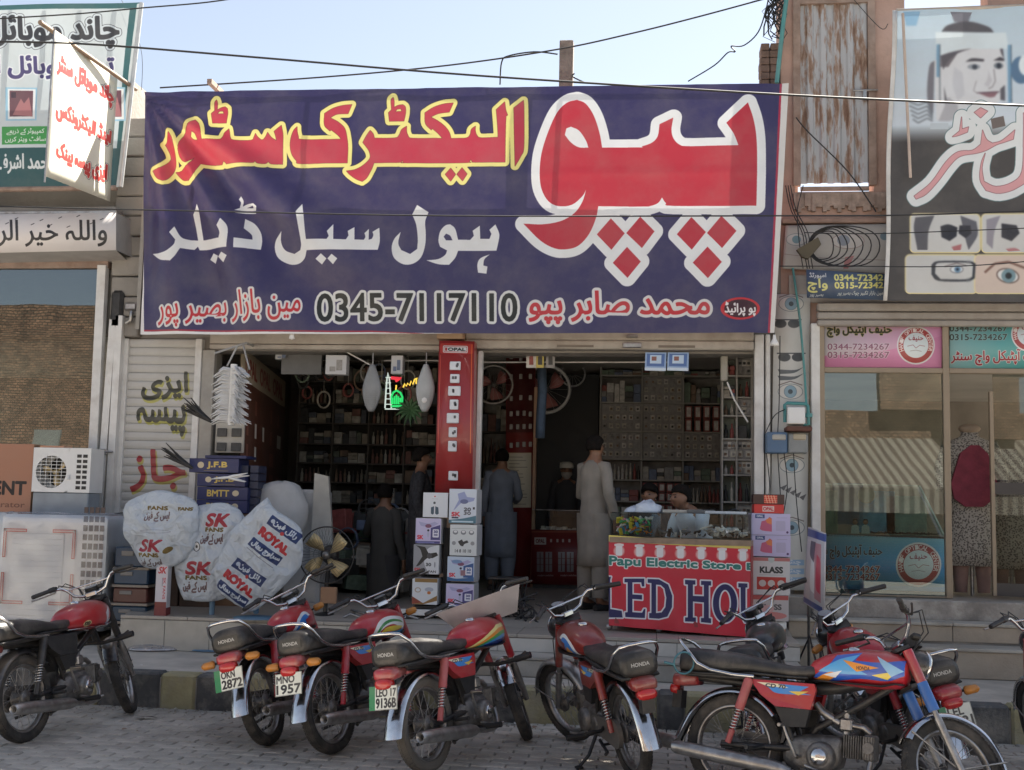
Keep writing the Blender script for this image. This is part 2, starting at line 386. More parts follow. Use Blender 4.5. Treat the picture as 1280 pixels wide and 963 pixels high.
def grid_sheet(name, m, c00, c10, c11, c01, nx, ny, fn=None, parent=None, thick=None, smooth=True):
    """print sheet: corners bottom-left, bottom-right, top-right, top-left; fn(u, v) -> offset; thick closes it at the back"""
    c00, c10, c11, c01 = map(Vector, (c00, c10, c11, c01)); vs = []; b = MB()
    for j in range(ny+1):
        for i in range(nx+1):
            u, v = i/nx, j/ny; p = c00*(1-u)*(1-v)+c10*u*(1-v)+c11*u*v+c01*(1-u)*v
            if fn: p = p + Vector(fn(u, v))
            vs.append(p)
    fs = []; uv = []
    for j in range(ny):
        for i in range(nx):
            k = j*(nx+1)+i; fs.append((k, k+1, k+nx+2, k+nx+1)); uv.append([(i/nx, j/ny), ((i+1)/nx, j/ny), ((i+1)/nx, (j+1)/ny), (i/nx, (j+1)/ny)])
    b._add(vs, fs, 0, smooth, uv); o = b.obj(name, m, parent)
    if thick:
        md = o.modifiers.new('thick', 'SOLIDIFY'); md.thickness = thick; md.offset = -1
    return o

# common materials
CONC = mat('concrete', (.48, .435, .375), .85, var=.18, vs=3, bump=.5, bs=40, dirt=(.24, .22, .19), dirt_amt=.5, ds=2)
CONCD = mat('old_concrete', (.28, .26, .235), .9, var=.25, vs=2.5, bump=.6, bs=30, dirt=(.09, .08, .07), dirt_amt=.6, ds=2)
WPAINT = mat('white_painted_metal', (.66, .65, .63), .45, var=.06, dirt=(.33, .27, .22), dirt_amt=.35, ds=5)
GREYM = mat('grey_metal', (.32, .33, .34), .4, .4, dirt=(.2, .16, .13), dirt_amt=.4, ds=8)
CHROME = mat('chrome', (.62, .62, .63), .16, 1, var=.08, vs=20, dirt=(.25, .21, .17), dirt_amt=.45, ds=14)
STEEL = mat('worn_steel', (.4, .39, .38), .38, .9, var=.15, vs=20, dirt=(.16, .12, .09), dirt_amt=.6, ds=12)
ENGINE = mat('engine_metal', (.21, .2, .19), .5, .7, var=.25, vs=25, bump=.3, bs=80, dirt=(.08, .065, .05), dirt_amt=.75, ds=16)
BLACK = mat('black_plastic', (.018, .018, .019), .5, var=.2, dirt=(.12, .105, .09), dirt_amt=.25, ds=9)
BLACKM = mat('black_painted_metal', (.025, .025, .027), .4, .2, var=.2, dirt=(.13, .11, .09), dirt_amt=.35, ds=10)
RUBBER = mat('rubber', (.035, .033, .031), .85, var=.2, vs=20, bump=.3, bs=150, dirt=(.19, .165, .14), dirt_amt=.5, ds=7)
DRUBBER = mat('dusty_rubber', (.14, .125, .105), .9, var=.2, vs=12, bump=.4, bs=150, dirt=(.05, .045, .04), dirt_amt=.5, ds=6)
WOOD = mat('brown_wood', (.17, .10, .06), .6, var=.25, vs=6, dirt=(.07, .04, .025), dirt_amt=.5)
WHITE = mat('white_plastic', (.74, .74, .73), .35, var=.03, dirt=(.4, .36, .3), dirt_amt=.15)
DARK = mat('dark_inside', (.035, .032, .03), .85, var=.3, vs=2)
CABLE = mat('cable_black', (.02, .02, .022), .6, var=.1)
# ================================================================= ground, kerb, pavement, steps
FL = .57                     # shop floor above the road
def mk_ground():
    b = MB().box((-60, -60, -.3), (60, -2.55, -.02)); g = b.obj('road', mat('road_base', (.22, .205, .18), .95, var=.2, bump=.4)); tag(g, kind='structure')
    rnd = random.Random(3)
    pm = [mat('paver_grey_%s' % n, c, .85, var=.2, vs=5, bump=.6, bs=70, dirt=(.26, .235, .20), dirt_amt=.8, ds=.9, world=True) for n, c in
          (('light', (.52,.475,.415)), ('mid', (.47,.43,.375)), ('dark', (.41,.375,.33)))]
    # interlocking block: a wavy-edged paver
    def paver_mesh(m):
        L, W = .222, .110; pts = []
        top = [(-.5, .5), (-.33, .5), (-.25, .38), (0.0, .38), (.08, .5), (.33, .5), (.42, .38), (.5, .38)]
        for x, y in top: pts.append((x*L, (y+.06)*W))
        for x, y in reversed(top): pts.append((x*L, (y-.94)*W))
        b = MB(); n = len(pts); c = (0, -.02*W)
        vs = [(x, y, -.03) for x, y in pts] + [(x*.985, y*.97, .0) for x, y in pts] + [(x*.93, (y-c[1])*.88+c[1], .006) for x, y in pts]
        fs = []
        for r in (0, 1):
            for i in range(n): fs.append((r*n+i, r*n+(i+1) % n, (r+1)*n+(i+1) % n, (r+1)*n+i))
        fs.append(tuple(range(2*n, 3*n)))
        fs = [tuple(reversed(f)) for f in fs]; b._add(vs, fs); return b, b.mesh('paver', m)
    meshes = [paver_mesh(m)[1] for m in pm]; b0 = paver_mesh(pm[0])[0]
    cells = []
    for j in range(60):
        y = -2.64 - j*.112
        for i in range(-62, 46):
            x = i*.226 + (.113 if j % 2 else 0)
            cells.append((x, y))
    vis = [c for c in cells if abs(c[0]+.4+(c[1]+D)*.12) < (c[1]+D)*.46 and c[1] > -4.9]
    vis.sort(key=lambda c: c[1]); near = set(vis[:300]); rest = MB()
    for x, y in cells:
        dz = rnd.uniform(-.003, .003) + .012*noise.noise((x*.8, y*.8, 0)); mi = rnd.choices((0, 1, 2), (3, 4, 2))[0]; rz = rnd.uniform(-.02, .02)
        if (x, y) in near: link('paver', meshes[mi], g, (x, y, dz), (rnd.uniform(-.01, .01), rnd.uniform(-.01, .01), rz))
        elif y > -9.5:
            rest.T = Matrix.Translation((x, y, dz)) @ Matrix.Rotation(rz, 4, 'Z'); n = len(b0.v); rest._add(b0.v, b0.f, mi)
    o = rest.obj('pavers', pm, g); tag(o, kind='stuff')
    # sand and grit along the kerb
    gr = MB()
    for k in range(900):
        x = rnd.uniform(-6, 4.5); y = -2.6 - abs(rnd.gauss(0, .13)); r = rnd.uniform(.003, .011)
        if rnd.random() < .15: y = rnd.uniform(-4.6, -2.6)
        gr.T = Matrix.Translation((x, y, .008)) @ Matrix.Rotation(rnd.uniform(0, 6), 4, 'Z'); gr._add([(-r, -r, 0), (r, -r*.6, 0), (r*.5, r, 0), (0, 0, r)], [(0, 1, 3), (1, 2, 3), (2, 0, 3)], 0)
    tag(gr.obj('grit', mat('grit', (.26, .23, .19), .9)), 'scattered sand and small grit along the foot of the kerb', 'grit', kind='stuff')
    for nm, m_, lab, pts in (('fallen_leaf', mat('dry_leaf', (.05, .04, .03), .8), 'dark dry leaf lying on the pavers', [(650/4.267, 857.5)]), ('paper_scrap', WHITE, 'crumpled white paper scrap by the kerb near the left bike', [(148, 876)]), ('paper_scrap', WHITE, 'small torn white scrap at the kerb foot left of the black kerb block', [(186, 872)])):
        for px, py in pts:
            if nm == 'fallen_leaf': px, py = 183, 897
            p = P(px, py, z=.02); b = MB(); rr = .09 if nm == 'fallen_leaf' else .035
            b._add([(-rr, -.03, 0), (-.01, -.035, .02), (rr, .01, .005), (rr*.3, .035, .012), (-rr*.5, .03, .004)], [(0, 1, 4), (1, 3, 4), (1, 2, 3)], 0)
            tag(b.obj(nm, m_, None, (p.x, p.y, .014)), lab, 'leaf' if nm == 'fallen_leaf' else 'litter')
mk_ground()
# pavement slab
b = MB().box((-60, -2.38, -.3), (60, 6, .262)); pave = b.obj('pavement', CONC); tag(pave, kind='structure')
# kerb of painted blocks
kb = tag(MB().box((-60, -2.552, -.3), (60, -2.381, .235)).obj('kerb', CONCD), kind='structure')
def kerbmat(name, col): return mat(name, col, .85, var=.2, vs=6, bump=.8, bs=45, dirt=(.33, .30, .255), dirt_amt=.85, ds=3.5, world=True)
KY, KB = kerbmat('kerb_yellow', (.37, .33, .19)), kerbmat('kerb_black', (.085, .085, .085))
kx = [X(px, 860, -2.6) for px in (-330, -240, -150, -60, 25, 110, 199, 242, 300, 345)]
x = kx[0]; edges = [X(q, py, -2.6) for q, py in ((-240, 860), (-150, 860), (-60, 860), (40, 865), (120, 866), (197, 868), (242, 870), (300, 872), (390, 872), (470, 872), (560, 875), (650, 880), (740, 885), (822, 890), (856, 893), (950, 890), (1080, 890), (1112, 890), (1265, 895), (1350, 900), (1440, 900))]
ycol = [KB, KY, KB, KY, KB, KY, KB, KY, KB, KY, KB, KY, KY, KB, KY, KB, KY, KB, KY, KB]
rnd = random.Random(5)
for i, m in enumerate(ycol):
    a, c = edges[i], edges[i+1]
    MB().box((a+.006, -2.575+rnd.uniform(-.004, .004), -.05), (c-.006, -2.382, .272+rnd.uniform(-.006, .004)), bev=.018).obj('kerb_stone', m, kb)

# platform in front of the electric store, tiled, with a low stone step
TILE = mat('beige_tile', (.50, .465, .40), .4, var=.1, vs=3, dirt=(.24, .21, .17), dirt_amt=.45, ds=2.5)
TILEG = mat('pale_tile', (.58, .555, .51), .4, var=.1, vs=2, dirt=(.27, .25, .21), dirt_amt=.5, ds=2.5)
FLOORM = mat('shop_floor', (.42, .38, .33), .35, var=.12, vs=2, dirt=(.16, .14, .12), dirt_amt=.5, ds=2)
xa, xb, xc = X(150, 800, -1.1), X(492, 800, -1.1), X(1000, 800, -1.6)
pl = tag(MB().box((xa, -1.10, .25), (xc, 6, FL-.03)).box((xb, -1.60, .25), (xc, -1.1, FL-.03)).obj('platform', CONCD), kind='structure')
def tiles(parent, x0, x1, y, z0, z1, w, m, g=.004):
    n = max(1, round((x1-x0)/w)); w = (x1-x0)/n
    for i in range(n): MB().box((x0+i*w+g/2, y-.014-rnd.uniform(0, .003), z0), (x0+(i+1)*w-g/2, y-.001, z1), bev=.003).obj('tile', m, parent)
tiles(pl, xa, xb, -1.10, .265, FL-.035, .42, TILE); tiles(pl, xb, xc, -1.60, .425, FL-.035, .5, TILEG)
def floor_tiles(parent, x0, x1, y0, y1, z, w, m):
    nx, ny = round((x1-x0)/w), round((y1-y0)/w)
    for i in range(nx):
        for j in range(ny):
            a = x0+(x1-x0)*i/nx; c = y0+(y1-y0)*j/ny
            MB().box((a+.002, c+.002, z-.028), (a+(x1-x0)/nx-.002, c+(y1-y0)/ny-.002, z+rnd.uniform(-.001, .001)), bev=.002).obj('floor_tile', m, parent)
floor_tiles(pl, xa, xb, -1.12, 0.1, FL, .6, FLOORM); floor_tiles(pl, xb, xc, -1.62, 0.1, FL, .6, FLOORM)
FI = .65
tag(MB().prism([(-1.02, FL+.002), (-.3, FI), (5.5, FI), (5.5, FL-.02), (-1.0, FL-.01)], (xa, 0, 0), (0, 1, 0), (0, 0, 1), (xc-xa, 0, 0)).obj('shop_floor', FLOORM), kind='structure')
st = tag(MB().box((xb, -1.95, .25), (xc-.02, -1.6, .40)).obj('step', CONCD), kind='structure')
STONE = mat('tan_stone', (.36, .30, .235), .7, var=.2, vs=4, bump=.3, dirt=(.30, .27, .22), dirt_amt=.5)
STONE2 = mat('grey_stone', (.42, .39, .34), .7, var=.15, vs=4, bump=.3, dirt=(.17, .14, .11), dirt_amt=.5)
n = 9; wst = (xc-.02-xb)/n
for i in range(n):
    MB().box((xb+i*wst+.002, -1.965, .268), (xb+(i+1)*wst-.002, -1.951, .395), bev=.002).obj('stone', STONE if i % 3 else STONE2, st)
    MB().box((xb+i*wst+.002, -1.975, .401), (xb+(i+1)*wst-.002, -1.61, .424), bev=.003).obj('slab', STONE2, st)
# steps up to the optician: three stone courses and a stained sill
sx0, sx1 = xc+.0, 6.0
stp = tag(MB().box((sx0, -1.04, .25), (sx1, 0, .515)).box((sx0, -.73, .5), (sx1, 0, .70)).box((sx0, -.42, .69), (sx1, 4, .86)).obj('steps', CONCD), kind='structure')
SIDE = [X(px, 825, -1.06) for px in (1093, 1221)]
for (y, z0, z1, cuts) in ((-1.04, .268, .49, [sx0, X(1090, 825, -1.05), X(1330, 825, -1.05), sx1]), (-.73, .54, .675, [sx0, X(1035, 790, -.75), X(1191, 790, -.75), X(1330, 790, -.75), sx1])):
    for a, c in zip(cuts[:-1], cuts[1:]):
        MB().box((a+.003, y-.015, z0), (c-.003, y-.001, z1), bev=.003).obj('stone', STONE, stp)
        MB().box((a+.002, y-.035, z1+.002), (c-.002, y+.31, z1+.03), bev=.005).obj('slab', STONE2, stp)
SILL = mat('stained_sill', (.30, .27, .24), .9, var=.3, vs=5, bump=.7, bs=30, dirt=(.62, .58, .52), dirt_amt=.8, ds=4)
tag(MB().box((X(1015, 760, -.44), -.47, .70), (sx1, -.421, .875), bev=.01).obj('sill', SILL), kind='structure')
tag(MB().box((sx0, -.42, .861), (sx1, 5, .868)).obj('floor', FLOORM), kind='structure')

# ================================================================= buildings
PLAS = mat('grey_plaster', (.27, .25, .225), .9, var=.22, vs=3, bump=.6, bs=25, dirt=(.12, .105, .09), dirt_amt=.6, ds=1.5)
PINK = mat('pink_plaster', (.44, .29, .235), .9, var=.12, vs=3, bump=.5, bs=30, dirt=(.27, .19, .155), dirt_amt=.6, ds=1.8)
INW = mat('inside_wall', (.26, .23, .20), .8, var=.25, vs=2)
INC = mat('inside_ceiling', (.45, .43, .40), .8, var=.2, vs=1)
xL, xR = X(150, 500, 0), X(960, 500, 0)       # electric store front
xO1, xP1, xP2, xO2 = X(262, 500, 0), X(552, 500, 0), X(596, 500, 0), X(944, 500, 0)
zT = Z(700, 441, 0); ROOF = Z(580, 217, 0)
sh = empty('shop_building', ((xL+xR)/2, 2.5, FL), 0, 'low grey plastered electric shop with two open bays under the purple banner', 'shop')
sh.location = (0, 0, 0)
def wall(x0, x1, y0, y1, z0, z1, m, parent, name='wall'): return MB().box((x0, y0, z0), (x1, y1, z1)).obj(name, m, parent)
wall(xL-.1, xR+.25, .02, .3, zT, ROOF, PLAS, sh)                      # over the openings
wall(xL-.1, xO1, .05, .3, FL, zT, PLAS, sh); wall(xP1+.02, xP2-.02, .03, .3, FL, zT, mat('tan_post', (.34, .24, .17), .8), sh, 'pillar')
wall(xO2+.03, xR+.25, .03, .3, FL, zT, PLAS, sh)
wall(xL-.1, xL+.1, .3, 5.5, FL, ROOF, INW, sh); wall(xR+.05, xR+.25, .3, 5.5, FL, ROOF, INW, sh)
wall(xL-.1, xR+.25, 5.5, 5.7, FL, ROOF, INW, sh); wall(xL+.1, xR+.05, .3, 5.5, 3.55, 3.7, INC, sh, 'ceiling')
wall(xL-.1, xR+.25, .02, 5.7, ROOF-.0, ROOF+.06, CONCD, sh, 'roof_slab')
# left neighbour
xG1 = X(128, 500, 0)
lb = empty('phone_shop_building', (0, 0, 0), 0, 'grey phone shop building behind the teal billboard at the left edge', 'shop')
wall(-9.5, xL-.10, .02, .3, 3.35, 6.0, PLAS, lb); wall(-9.5, xL-.1, 4, 4.3, .5, 6.0, INW, lb, 'back_wall'); wall(xL-.3, xL-.1, .3, 4, .5, 6.0, PLAS, lb, 'side_wall')
wall(-9.5, xL-.1, .02, 4.3, 6.0, 6.1, CONCD, lb, 'roof_slab'); wall(-9.5, xL-.1, .3, 4, 3.3, 3.4, INC, lb, 'ceiling'); wall(-9.5, xL-.1, -.5, 4, .3, .6, CONCD, lb, 'plinth')
wall(xG1+.1, xL-.1, .05, .3, .5, 3.35, PLAS, lb, 'pier')
# grey block pier beside the billboard, rough courses
blk = empty('block_pier', (0, 0, 0), 0, 'rough grey block pier between teal billboard and purple banner', 'pier')
zz = 3.3
while zz < 5.62:
    MB().box((X(150, 200, -.05), -.10+rnd.uniform(-.01, .01), zz), (X(186, 200, -.05), .018, zz+.2), bev=.012).obj('block', PLAS, blk); zz += .212
# right: pink building
xD = X(1190, 600, 0); x5 = X(985, 150, -.1)
pb = empty('pink_building', (0, 0, 0), 0, 'two storey pink plastered building with a rusty corrugated door upstairs', 'building')
xd0, xd1 = X(994, 120, 0), X(1092, 120, 0); zd0, zd1 = Z(1040, 232, 0), Z(1040, 2, 0)
xs0, xs1, zs = X(1131, 5, 0), X(1236, 5, 0), Z(1180, 10, 0)
xw0 = X(976, 150, 0)
PZ = 8.0  # unseen wall top raised to keep the sun off the parked bikes
wall(xw0, xd0, .01, .3, 3.3, PZ, PINK, pb); wall(xd1, xs0, .02, .3, 3.3, PZ, PINK, pb); wall(xs0, xs1, .02, .3, 3.3, zs, PINK, pb)
wall(xs1, 8.5, .02, .3, 3.3, PZ, PINK, pb); wall(xd0, xd1, .012, .3, 3.3, zd0-.06, PINK, pb); wall(xd0, xd1, .02, .3, zd1+.02, PZ, PINK, pb)
wall(xw0, xw0+.2, .3, .45, 3.3, PZ, PINK, pb, 'side_wall'); wall(xw0, 8.5, 5, 5.2, 0.8, 3.3, INW, pb, 'back_wall')
wall(xR+.25, 8.5, .3, 5, 3.2, 3.3, INC, pb, 'ceiling')
ROUGH = mat('broken_plaster', (.33, .25, .21), .95, var=.35, vs=8, bump=1.0, bs=25, dirt=(.2, .15, .12), dirt_amt=.6, ds=6)
b = MB()
nx = 26
for i in range(nx):
    a = xd0-.02+(xd1-xd0+.15)*i/nx; c = a+(xd1-xd0+.15)/nx*1.04
    b.box((a, -.03-.02*noise.noise((i*.7, 0, 0)), Z(1040, 262+4*math.sin(i*1.7), 0)), (c, .021, zd0-.08))
b.obj('plaster_patch', ROUGH, pb)
MB().box((xw0, -.08, Z(1040, 281, 0)), (X(1118, 280, 0), .02, Z(1040, 275, 0)), bev=.008).obj('ledge', mat('ledge', (.3, .2, .16), .9, var=.2), pb)
# rusty corrugated door
RUST = bpy.data.materials.new('rusty_grey_metal'); RUST.use_nodes = True
N = RUST.node_tree.nodes; L = RUST.node_tree.links; pb_ = N['Principled BSDF']
tc = N.new('ShaderNodeTexCoord'); mp = N.new('ShaderNodeMapping'); mp.inputs['Scale'].default_value = (6, 1, 1.1); L.new(tc.outputs['Object'], mp.inputs[0])
n1 = N.new('ShaderNodeTexNoise'); n1.inputs['Scale'].default_value = 2.0; n1.inputs['Detail'].default_value = 10; n1.inputs['Roughness'].default_value = .66; L.new(mp.outputs[0], n1.inputs['Vector'])
cr = N.new('ShaderNodeValToRGB'); L.new(n1.outputs[0], cr.inputs[0]); e = cr.color_ramp.elements
e[0].position = .47; e[0].color = (.40, .41, .43, 1); e[1].position = .55; e[1].color = (.28, .19, .14, 1); q = cr.color_ramp.elements.new(.63); q.color = (.16, .09, .06, 1)
L.new(cr.outputs[0], pb_.inputs['Base Color']); pb_.inputs['Roughness'].default_value = .7
dr = empty('metal_door', ((xd0+xd1)/2, .0, zd0), 0, 'rust streaked corrugated grey metal door on the upper floor', 'door'); dr.location = (0, 0, 0)
b = MB(); vs = []; n = 90
for i in range(n+1):
    x = xd0+.05+(xd1-xd0-.1)*i/n; y = .03+.013*math.copysign(min(1, abs(math.sin(i/n*math.pi*10))*2.2), math.sin(i/n*math.pi*10)); vs += [(x, y, zd0+.03), (x, y, zd1)]
b._add(vs, [(2*i, 2*i+2, 2*i+3, 2*i+1) for i in range(n)], 0); so_ = b.obj('corrugated_sheet', RUST, dr); md = so_.modifiers.new('t', 'SOLIDIFY'); md.thickness = .004
FRM = mat('rusty_frame', (.30, .22, .18), .7, var=.2, dirt=(.15, .08, .05), dirt_amt=.6, ds=6)
b = MB().box((xd0-.02, -.015, zd0), (xd0+.05, .05, zd1+.05)).box((xd1-.05, -.015, zd0), (xd1+.02, .05, zd1+.05)).box((xd0+.05, -.012, zd1-.02), (xd1-.05, .05, zd1+.05)).box((xd0+.05, .0, zd0-.05), (xd1-.05, .03, zd0-.01)); b.obj('frame', FRM, dr)
bz = Z(1085, 114, 0); b = MB().tube([(X(1066, 114, 0), -.02, bz), (X(1097, 114, 0), -.02, bz)], .010).box((X(1078, 114, 0), -.03, bz-.1), (X(1083, 114, 0), .0, bz+.01), bev=.004); b.obj('bolt', STEEL, dr)

# opposite side of the street (seen only in the window glass)
BR = bpy.data.materials.new('old_brick'); BR.use_nodes = True; N = BR.node_tree.nodes; L = BR.node_tree.links
tc = N.new('ShaderNodeTexCoord'); sp = N.new('ShaderNodeSeparateXYZ'); cb = N.new('ShaderNodeCombineXYZ'); L.new(tc.outputs['Object'], sp.inputs[0]); L.new(sp.outputs[0], cb.inputs[0]); L.new(sp.outputs[2], cb.inputs[1])
bt = N.new('ShaderNodeTexBrick'); bt.inputs['Scale'].default_value = 3.4; bt.inputs['Color1'].default_value = (.40, .24, .15, 1); bt.inputs['Color2'].default_value = (.20, .12, .08, 1); bt.inputs['Mortar'].default_value = (.07, .055, .04, 1); bt.inputs['Mortar Size'].default_value = .04
L.new(cb.outputs[0], bt.inputs['Vector']); nz = N.new('ShaderNodeTexNoise'); nz.inputs['Scale'].default_value = 2.2; nz.inputs['Detail'].default_value = 8; L.new(tc.outputs['Object'], nz.inputs['Vector'])
mx = N.new('ShaderNodeMix'); mx.data_type = 'RGBA'; mx.blend_type = 'MULTIPLY'; mx.inputs[0].default_value = .85; L.new(bt.outputs[0], mx.inputs[6]); L.new(nz.outputs[0], mx.inputs[7]); L.new(mx.outputs[2], N['Principled BSDF'].inputs['Base Color']); N['Principled BSDF'].inputs['Roughness'].default_value = .9
ob = empty('brick_building', (0, 0, 0), 0, 'old brick building across the street mirrored in the shop glass', 'building')
MB().box((-26, -21.0, 0), (-7.6, -20.5, 7.15)).box((-7.6, -21.0, 0), (16, -20.5, 4.4)).box((7.4, -20.499, 3.7), (9.3, -20.0, 7)).box((5.8, -20.499, 4.4), (9.3, -20.1, 5.5)).obj('wall', BR, ob)
b = MB()
for i in range(18): b.box((-25+i*1.9, -20.49, 2.2), (-24.2+i*1.9, -20.40, 3.6) if i < 9 else (-24.2+i*1.9, -20.40, 3.4))
b.obj('shuttered_windows', mat('dull_shutter', (.16, .17, .16), .7), ob)
aw = empty('striped_awning', (0, 0, 0), 0, 'brown and cream striped cloth awning across the street mirrored in the optician glass', 'awning')
b = MB()
for i in range(130):
    a = 1.0+i*.12; b._add([(a, -19.0, 2.35), (a+.12, -19.0, 2.35), (a-.5, -20.45, 3.7), (a-.62, -20.45, 3.7)], [(0, 1, 2, 3)], i % 2); b._add([(a, -19.0, 2.35), (a+.12, -19.0, 2.35), (a+.12, -19.02, 1.75), (a, -19.02, 1.75)], [(0, 1, 2, 3)], i % 2)
b.obj('canopy', [mat('awning_brown', (.075, .06, .05), .9), mat('awning_cream', (.17, .155, .13), .9)], aw)
a2 = empty('tin_awning', (0, 0, 0), 0, 'grey sheet awning across the street mirrored in the phone shop window', 'awning')
b = MB()
for i in range(60): b.box((-24+i*.3, -20.4, 2.5), (-23.75+i*.3, -19, 2.56))
b._add([(-24, -18.9, 2.2), (-6, -18.9, 2.2), (-6, -20.45, 3.0), (-24, -20.45, 3.0)], [(0, 1, 2, 3)]); b.obj('sheet', mat('tin', (.33, .32, .3), .6), a2)
# ================================================================= signs and banners
def sheet_canvas(cor, k, col):
    (a, b_, c, d) = cor; w_ = max(b_[0]-a[0], c[0]-d[0]); h_ = max(d[1]-a[1], c[1]-b_[1])
    return Canvas(w_, h_, k, col, homog(cor, [(0, 0), (w_, 0), (w_, h_), (0, h_)]))
def px_sheet(name, m, cor, ys, nx=1, ny=1, fn=None, parent=None, thick=.004):
    a, b_, c, d = [P(p[0], p[1], y) for p, y in zip(cor, ys)]
    return grid_sheet(name, m, d, c, b_, a, nx, ny, fn, parent, thick)
def zm(o, k, *pts): return [(o[0]+x/k, o[1]+y/k) for x, y in pts]
NAVY, RED, WHT, YEL = rgb(56, 51, 92), rgb(190, 60, 78), rgb(228, 230, 232), rgb(236, 226, 140)
# ---- the big banner
cor = [(180.5, 115), (986, 104), (968, 416), (174.5, 418)]
cv = sheet_canvas(cor, 2.2, NAVY)
cv.poly([[(978, 100), (992, 100), (974, 420), (962, 420)]], rgb(215, 213, 210), sm=False)
cv.poly([[(975.5, 100), (978, 100), (962.5, 420), (960, 420)]], rgb(170, 40, 70), sm=False)
cv.poly([[(170, 414), (470, 415.5), (700, 418), (700, 425), (170, 425)]], rgb(226, 226, 226), sm=False)
cv.poly([[(170, 412), (470, 413.5), (560, 418), (470, 415.2), (170, 414)]], rgb(160, 40, 60), sm=False)
cv.poly([[(170, 260), (174.5, 260), (179, 418), (170, 425)]], rgb(225, 222, 222), sm=False)
o1 = (180, 110); k1 = 6.4; o2 = (360, 110); o3 = (520, 110); k3 = 6.88
yel = []
yel.append(zm(o1, k1, (210,370),(240,420),(258,500),(258,600),(240,690),(205,760),(175,775),(130,755),(80,690),(125,680),(170,650),(205,600),(212,570),(195,520),(165,465),(190,415)))
yel.append(zm(o1, k1, (425,268),(455,300),(478,360),(488,435),(620,435),(650,415),(665,370),(700,340),(705,370),(712,410),(740,432),(880,432),(905,410),(920,380),(935,405),(965,432),(985,430),(1005,405),(1020,372),(1050,412),(1092,440),(1085,400),(1072,362),(1130,312),(1145,400),(1142,520),(1138,628),(1050,628),(1025,608),(1000,628),(945,628),(920,608),(895,628),(700,630),(680,622),(660,605),(640,628),(475,632),(460,680),(430,740),(385,770),(330,760),(290,730),(255,690),(330,685),(390,650),(420,615),(432,580),(410,610),(370,632),(340,615),(310,570),(300,500),(315,420),(345,350),(385,290)))
yel.append(zm(o1, k1, (400,362),(430,385),(447,435),(405,425),(380,400)))
yel.append(zm(o1, k1, (597,98),(607,130),(605,185),(640,165),(670,158),(690,175),(692,220),(680,292),(567,292),(558,215),(585,190),(582,125)))
yel.append(zm(o1, k1, (625,195),(655,195),(662,217),(605,217)))
yel.append(zm(o2, k1, (108,325),(110,370),(120,410),(150,430),(470,430),(440,395),(385,350),(375,360),(330,310),(330,215),(400,170),(480,145),(550,138),(520,215),(430,220),(375,250),(440,285),(495,340),(515,420),(522,500),(518,625),(140,625),(100,600),(65,550),(52,480),(60,410),(80,355)))
yel.append(zm(o2, k1, (700,355),(725,385),(735,420),(900,420),(935,395),(955,350),(995,322),(995,370),(1010,410),(1045,422)) +
    zm(o3, k3, (278,453),(240,410),(190,365),(180,378),(130,320),(125,225),(200,175),(290,145),(370,138),(335,220),(240,232),(175,262),(240,300),(300,350),(335,400),(350,453),(480,450),(515,420),(525,375),(560,345),(560,390),(575,430),(610,450),(755,445),(750,340),(738,195),(810,125),(820,200),(835,245),(822,255),(818,400),(815,665),(560,665),(535,658),(522,640),(505,660),(480,667)) +
    zm(o2, k1, (990,625),(975,620),(958,603),(935,622),(735,625),(715,680),(680,745),(640,775),(590,755),(540,720),(512,690),(580,680),(640,650),(690,605),(703,570),(690,520),(642,455),(670,400)))
yel.append(zm(o2, k1, (882,75),(890,110),(890,160),(925,143),(960,138),(982,160),(985,210),(972,278),(855,278),(845,205),(870,180),(865,100)))
yel.append(zm(o2, k1, (915,175),(945,172),(955,195),(900,197)))
yel.append(zm(o3, k3, (348,715),(390,770),(348,828),(302,770))); yel.append(zm(o3, k3, (445,712),(490,768),(450,825),(402,770)))
yel.append(zm(o3, k3, (970,112),(975,200),(975,530),(950,610),(900,700),(895,500),(888,180)))
cv.poly(yel, RED, [(6.3, rgb(40, 32, 50)), (5.6, YEL), (.6, rgb(120, 60, 50))])
o4 = (640, 100); o5 = (790, 100); k4 = 3.567
big = [zm(o4, k4, (312,92),(350,110),(385,165),(410,245),(422,315),(600,312)) + zm(o5, k4, (60,308),(105,290),(130,260),(138,205),(198,175),(190,230),(198,270),(225,300),(270,307),(480,303),(460,250),(428,200),(522,105),(545,180),(558,270),(560,400),(556,577),(200,578),(165,565),(148,540),(130,565),(95,578)) +
       zm(o4, k4, (600,580),(405,580),(395,630),(365,700),(320,750),(270,768),(215,765),(150,730),(75,655),(160,658),(240,645),(300,610),(335,560),(352,505),(335,535),(290,572),(230,578),(185,555),(155,500),(147,430),(155,340),(185,240),(225,150),(270,105)),
       zm(o4, k4, (285,217),(320,235),(350,280),(362,315),(320,313),(285,290),(258,255),(265,225))]
for o_, q in ((o4, ((460,633),(520,698),(462,770),(398,703))), (o4, ((588,625),(650,690),(595,763),(527,697))), (o4, ((530,758),(590,822),(532,893),(468,827))), (o5, ((275,628),(338,693),(277,770),(212,703))), (o5, ((405,622),(470,688),(408,763),(343,697))), (o5, ((345,757),(407,823),(347,893),(281,827)))): big.append(zm(o_, k4, *q))
cv.poly(big, rgb(184, 50, 64), [(10.6, WHT)])
o6 = (180, 240); k6 = 5.333; o7 = (330, 240); k7 = 4
